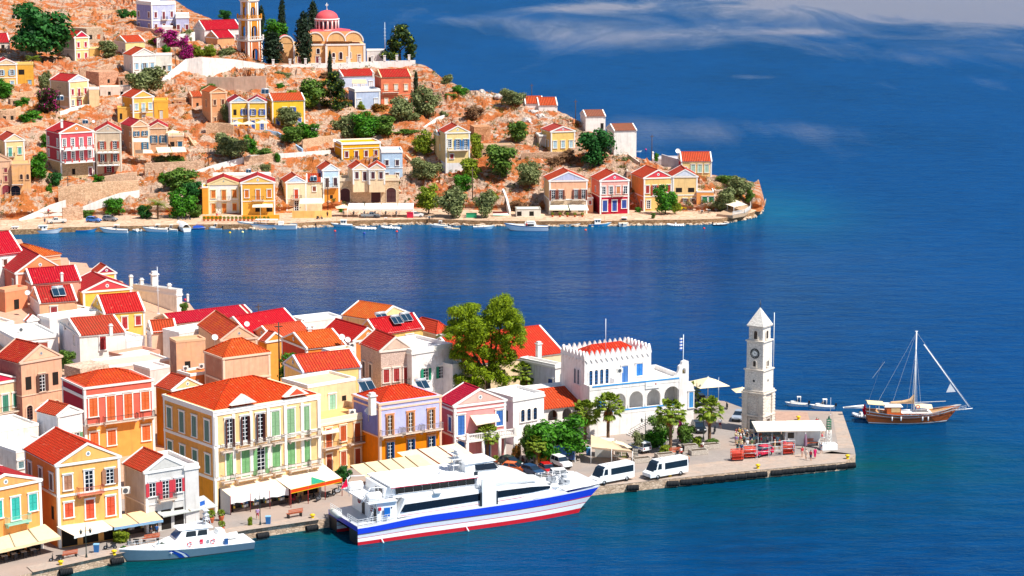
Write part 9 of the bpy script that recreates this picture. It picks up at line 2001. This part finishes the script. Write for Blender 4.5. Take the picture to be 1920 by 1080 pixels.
 rep('souvenir_rack',rack,[(x,y,28,f'{w} souvenir rack of mixed goods under the shop awnings counting from the left',1.15) for (x,y),w in zip([(127,1022),(150,1018),(175,1013),(200,1009),(238,1001),(262,997),(284,993),(298,991)],wd)]+[(x,y,28,f'{w} rack of goods beneath the white valance counting from the grey side panel',1.15) for (x,y),w in zip([(452,958),(472,954),(495,950),(520,945)],wd)],'souvenir rack','souvenir racks')
 def pot(r):B1(r,'pot',paint('c06038',.8),lambda b:b.lathe([(.18,0),(.3,.4),(.32,.5),(.26,.5)],(0,0,0),10));B1(r,'leaves',fol('lime'),lambda b:leafcloud(b,[((0,0,.8),.4)],90,.14,random.Random(1)))
 rep('flower_pot',pot,[(383+k*7.5,414.5,0,f'{w} flower pot before the white and golden waterfront houses counting from the quay palm',1.1) for k,w in enumerate(wd[:17])]+[(1036+k*14,407,0,f'{w} flower pot before the peach house') for k,w in enumerate(wd[:5])]+[(415,976,0,'terracotta pot beside the grey awning',1.4),(396,980,0,'large rusty pot with a plant near the patrol boat mast',1.6),(416,996,0,'red flowered pot at the quay edge',1.3),(930,870,0,'plant pot on the pink house garden wall',1.2)],'flower pot','flower pots')
 def bin_(r):B1(r,'bin_body',paint('2468a8',.5),lambda b:b.prism([(-.3,-.25),(.3,-.25),(.3,.25),(-.3,.25)],0,1.1,[(-.36,-.3),(.36,-.3),(.36,.3),(-.36,.3)]));B1(r,'lid',paint('88c0e0',.5),lambda b:b.box(-.38,.38,-.32,.32,1.1,1.2))
 rep('litter_bin',bin_,[(181,1036,0,'blue litter bin beside the double armed lamp post'),(503,983,0,'blue litter bin right of the lamp post by the box bush'),(1103,853,0,'litter bin at the kerb left of the kiosk tent')],'litter bin','litter bins')
 def cage(r):B1(r,'rail',paint('f2f0ea',.6),lambda b:(rail_bar(b,[(0,0,0),(3.5,4,0),(6,12,0),(6.6,20,0)],1.0,.6,.06,2,4),));B1(r,'deck',wood('c8a888'),lambda b:b.prism([(0,0),(3.5,4),(6,12),(6.6,20),(2,20),(-4,3)],-.8,-.02))
 rep('restaurant_terrace',cage,[(1374,404,0,'white railed restaurant terrace curving round the cape',1,2.0)],'terrace',None)
 def duo(r):B1(r,'body',paint('20a070',.5),lambda b:b.box(-.7,.7,-.5,.5,0,1.1));B1(r,'lid',paint('187850',.5),lambda b:b.box(-.72,.72,-.55,.5,1.1,1.25))
 rep('waste_container',duo,[(879,408,0,'green waste container beside the round pale olive tree, left one'),(889,408,0,'green waste container beside the round pale olive tree, right one'),(769,408,0,'crimson drinks fridge at the end of the taverna awnings',1.2)],'container','containers on the far quay')
 bpy.data.objects['waste_container.002'].name ='drinks_fridge';o =bpy.data.objects['drinks_fridge']
 for c in o.children:c.material_slots[0].link ='OBJECT';c.material_slots[0].material =paint('d01840',.4)
 pv =HS['pink'];W_ =7.6;B1(pv,'veranda',plaster('f4eee8'),lambda b:(b.box(.6,9.6,-2.6,-.01,3.6,3.9),[b.tube((x,-2.4,-.2),(x,-2.4,3.6),.26,None,10) for x in (.9,3.7,6.6,9.3)],[b.box(x-.2,x+.2,-2.6,-2.2,3.9,5.0) for x in (.9,5.1,9.3)]));B1(pv,'balustrade',plaster('f4eee8'),lambda b:(b.box(1.1,9.1,-2.5,-2.3,4.7,4.85),[b.box(x*.3+1.2,x*.3+1.3,-2.45,-2.35,3.9,4.7) for x in range(27)]))
 mn =HS['mansion'];
 for f,c in ((.27,'dce0f4'),(.77,'e85a3a')):W2 =17.8;x =W2*f;B1(mn,'pediment',plaster('fbf0e0'),lambda b:(b.ext([(x-2.1,15.2),(x+2.1,15.2),(x,16.6)],-.5,.3),b.mat(plaster(c)),b.ext([(x-1.3,15.35),(x+1.3,15.35),(x,16.2)],-.52,-.49)))
 for k in range(7):x =.1+17.4*k/6;B1(mn,'pilaster',plaster('fbf3e8'),lambda b:(b.box(x-.05,x+.45,-.2,-.01,5.1,9.29),b.box(x-.05,x+.45,-.2,-.01,9.71,13.9)))
awnings();furniture()
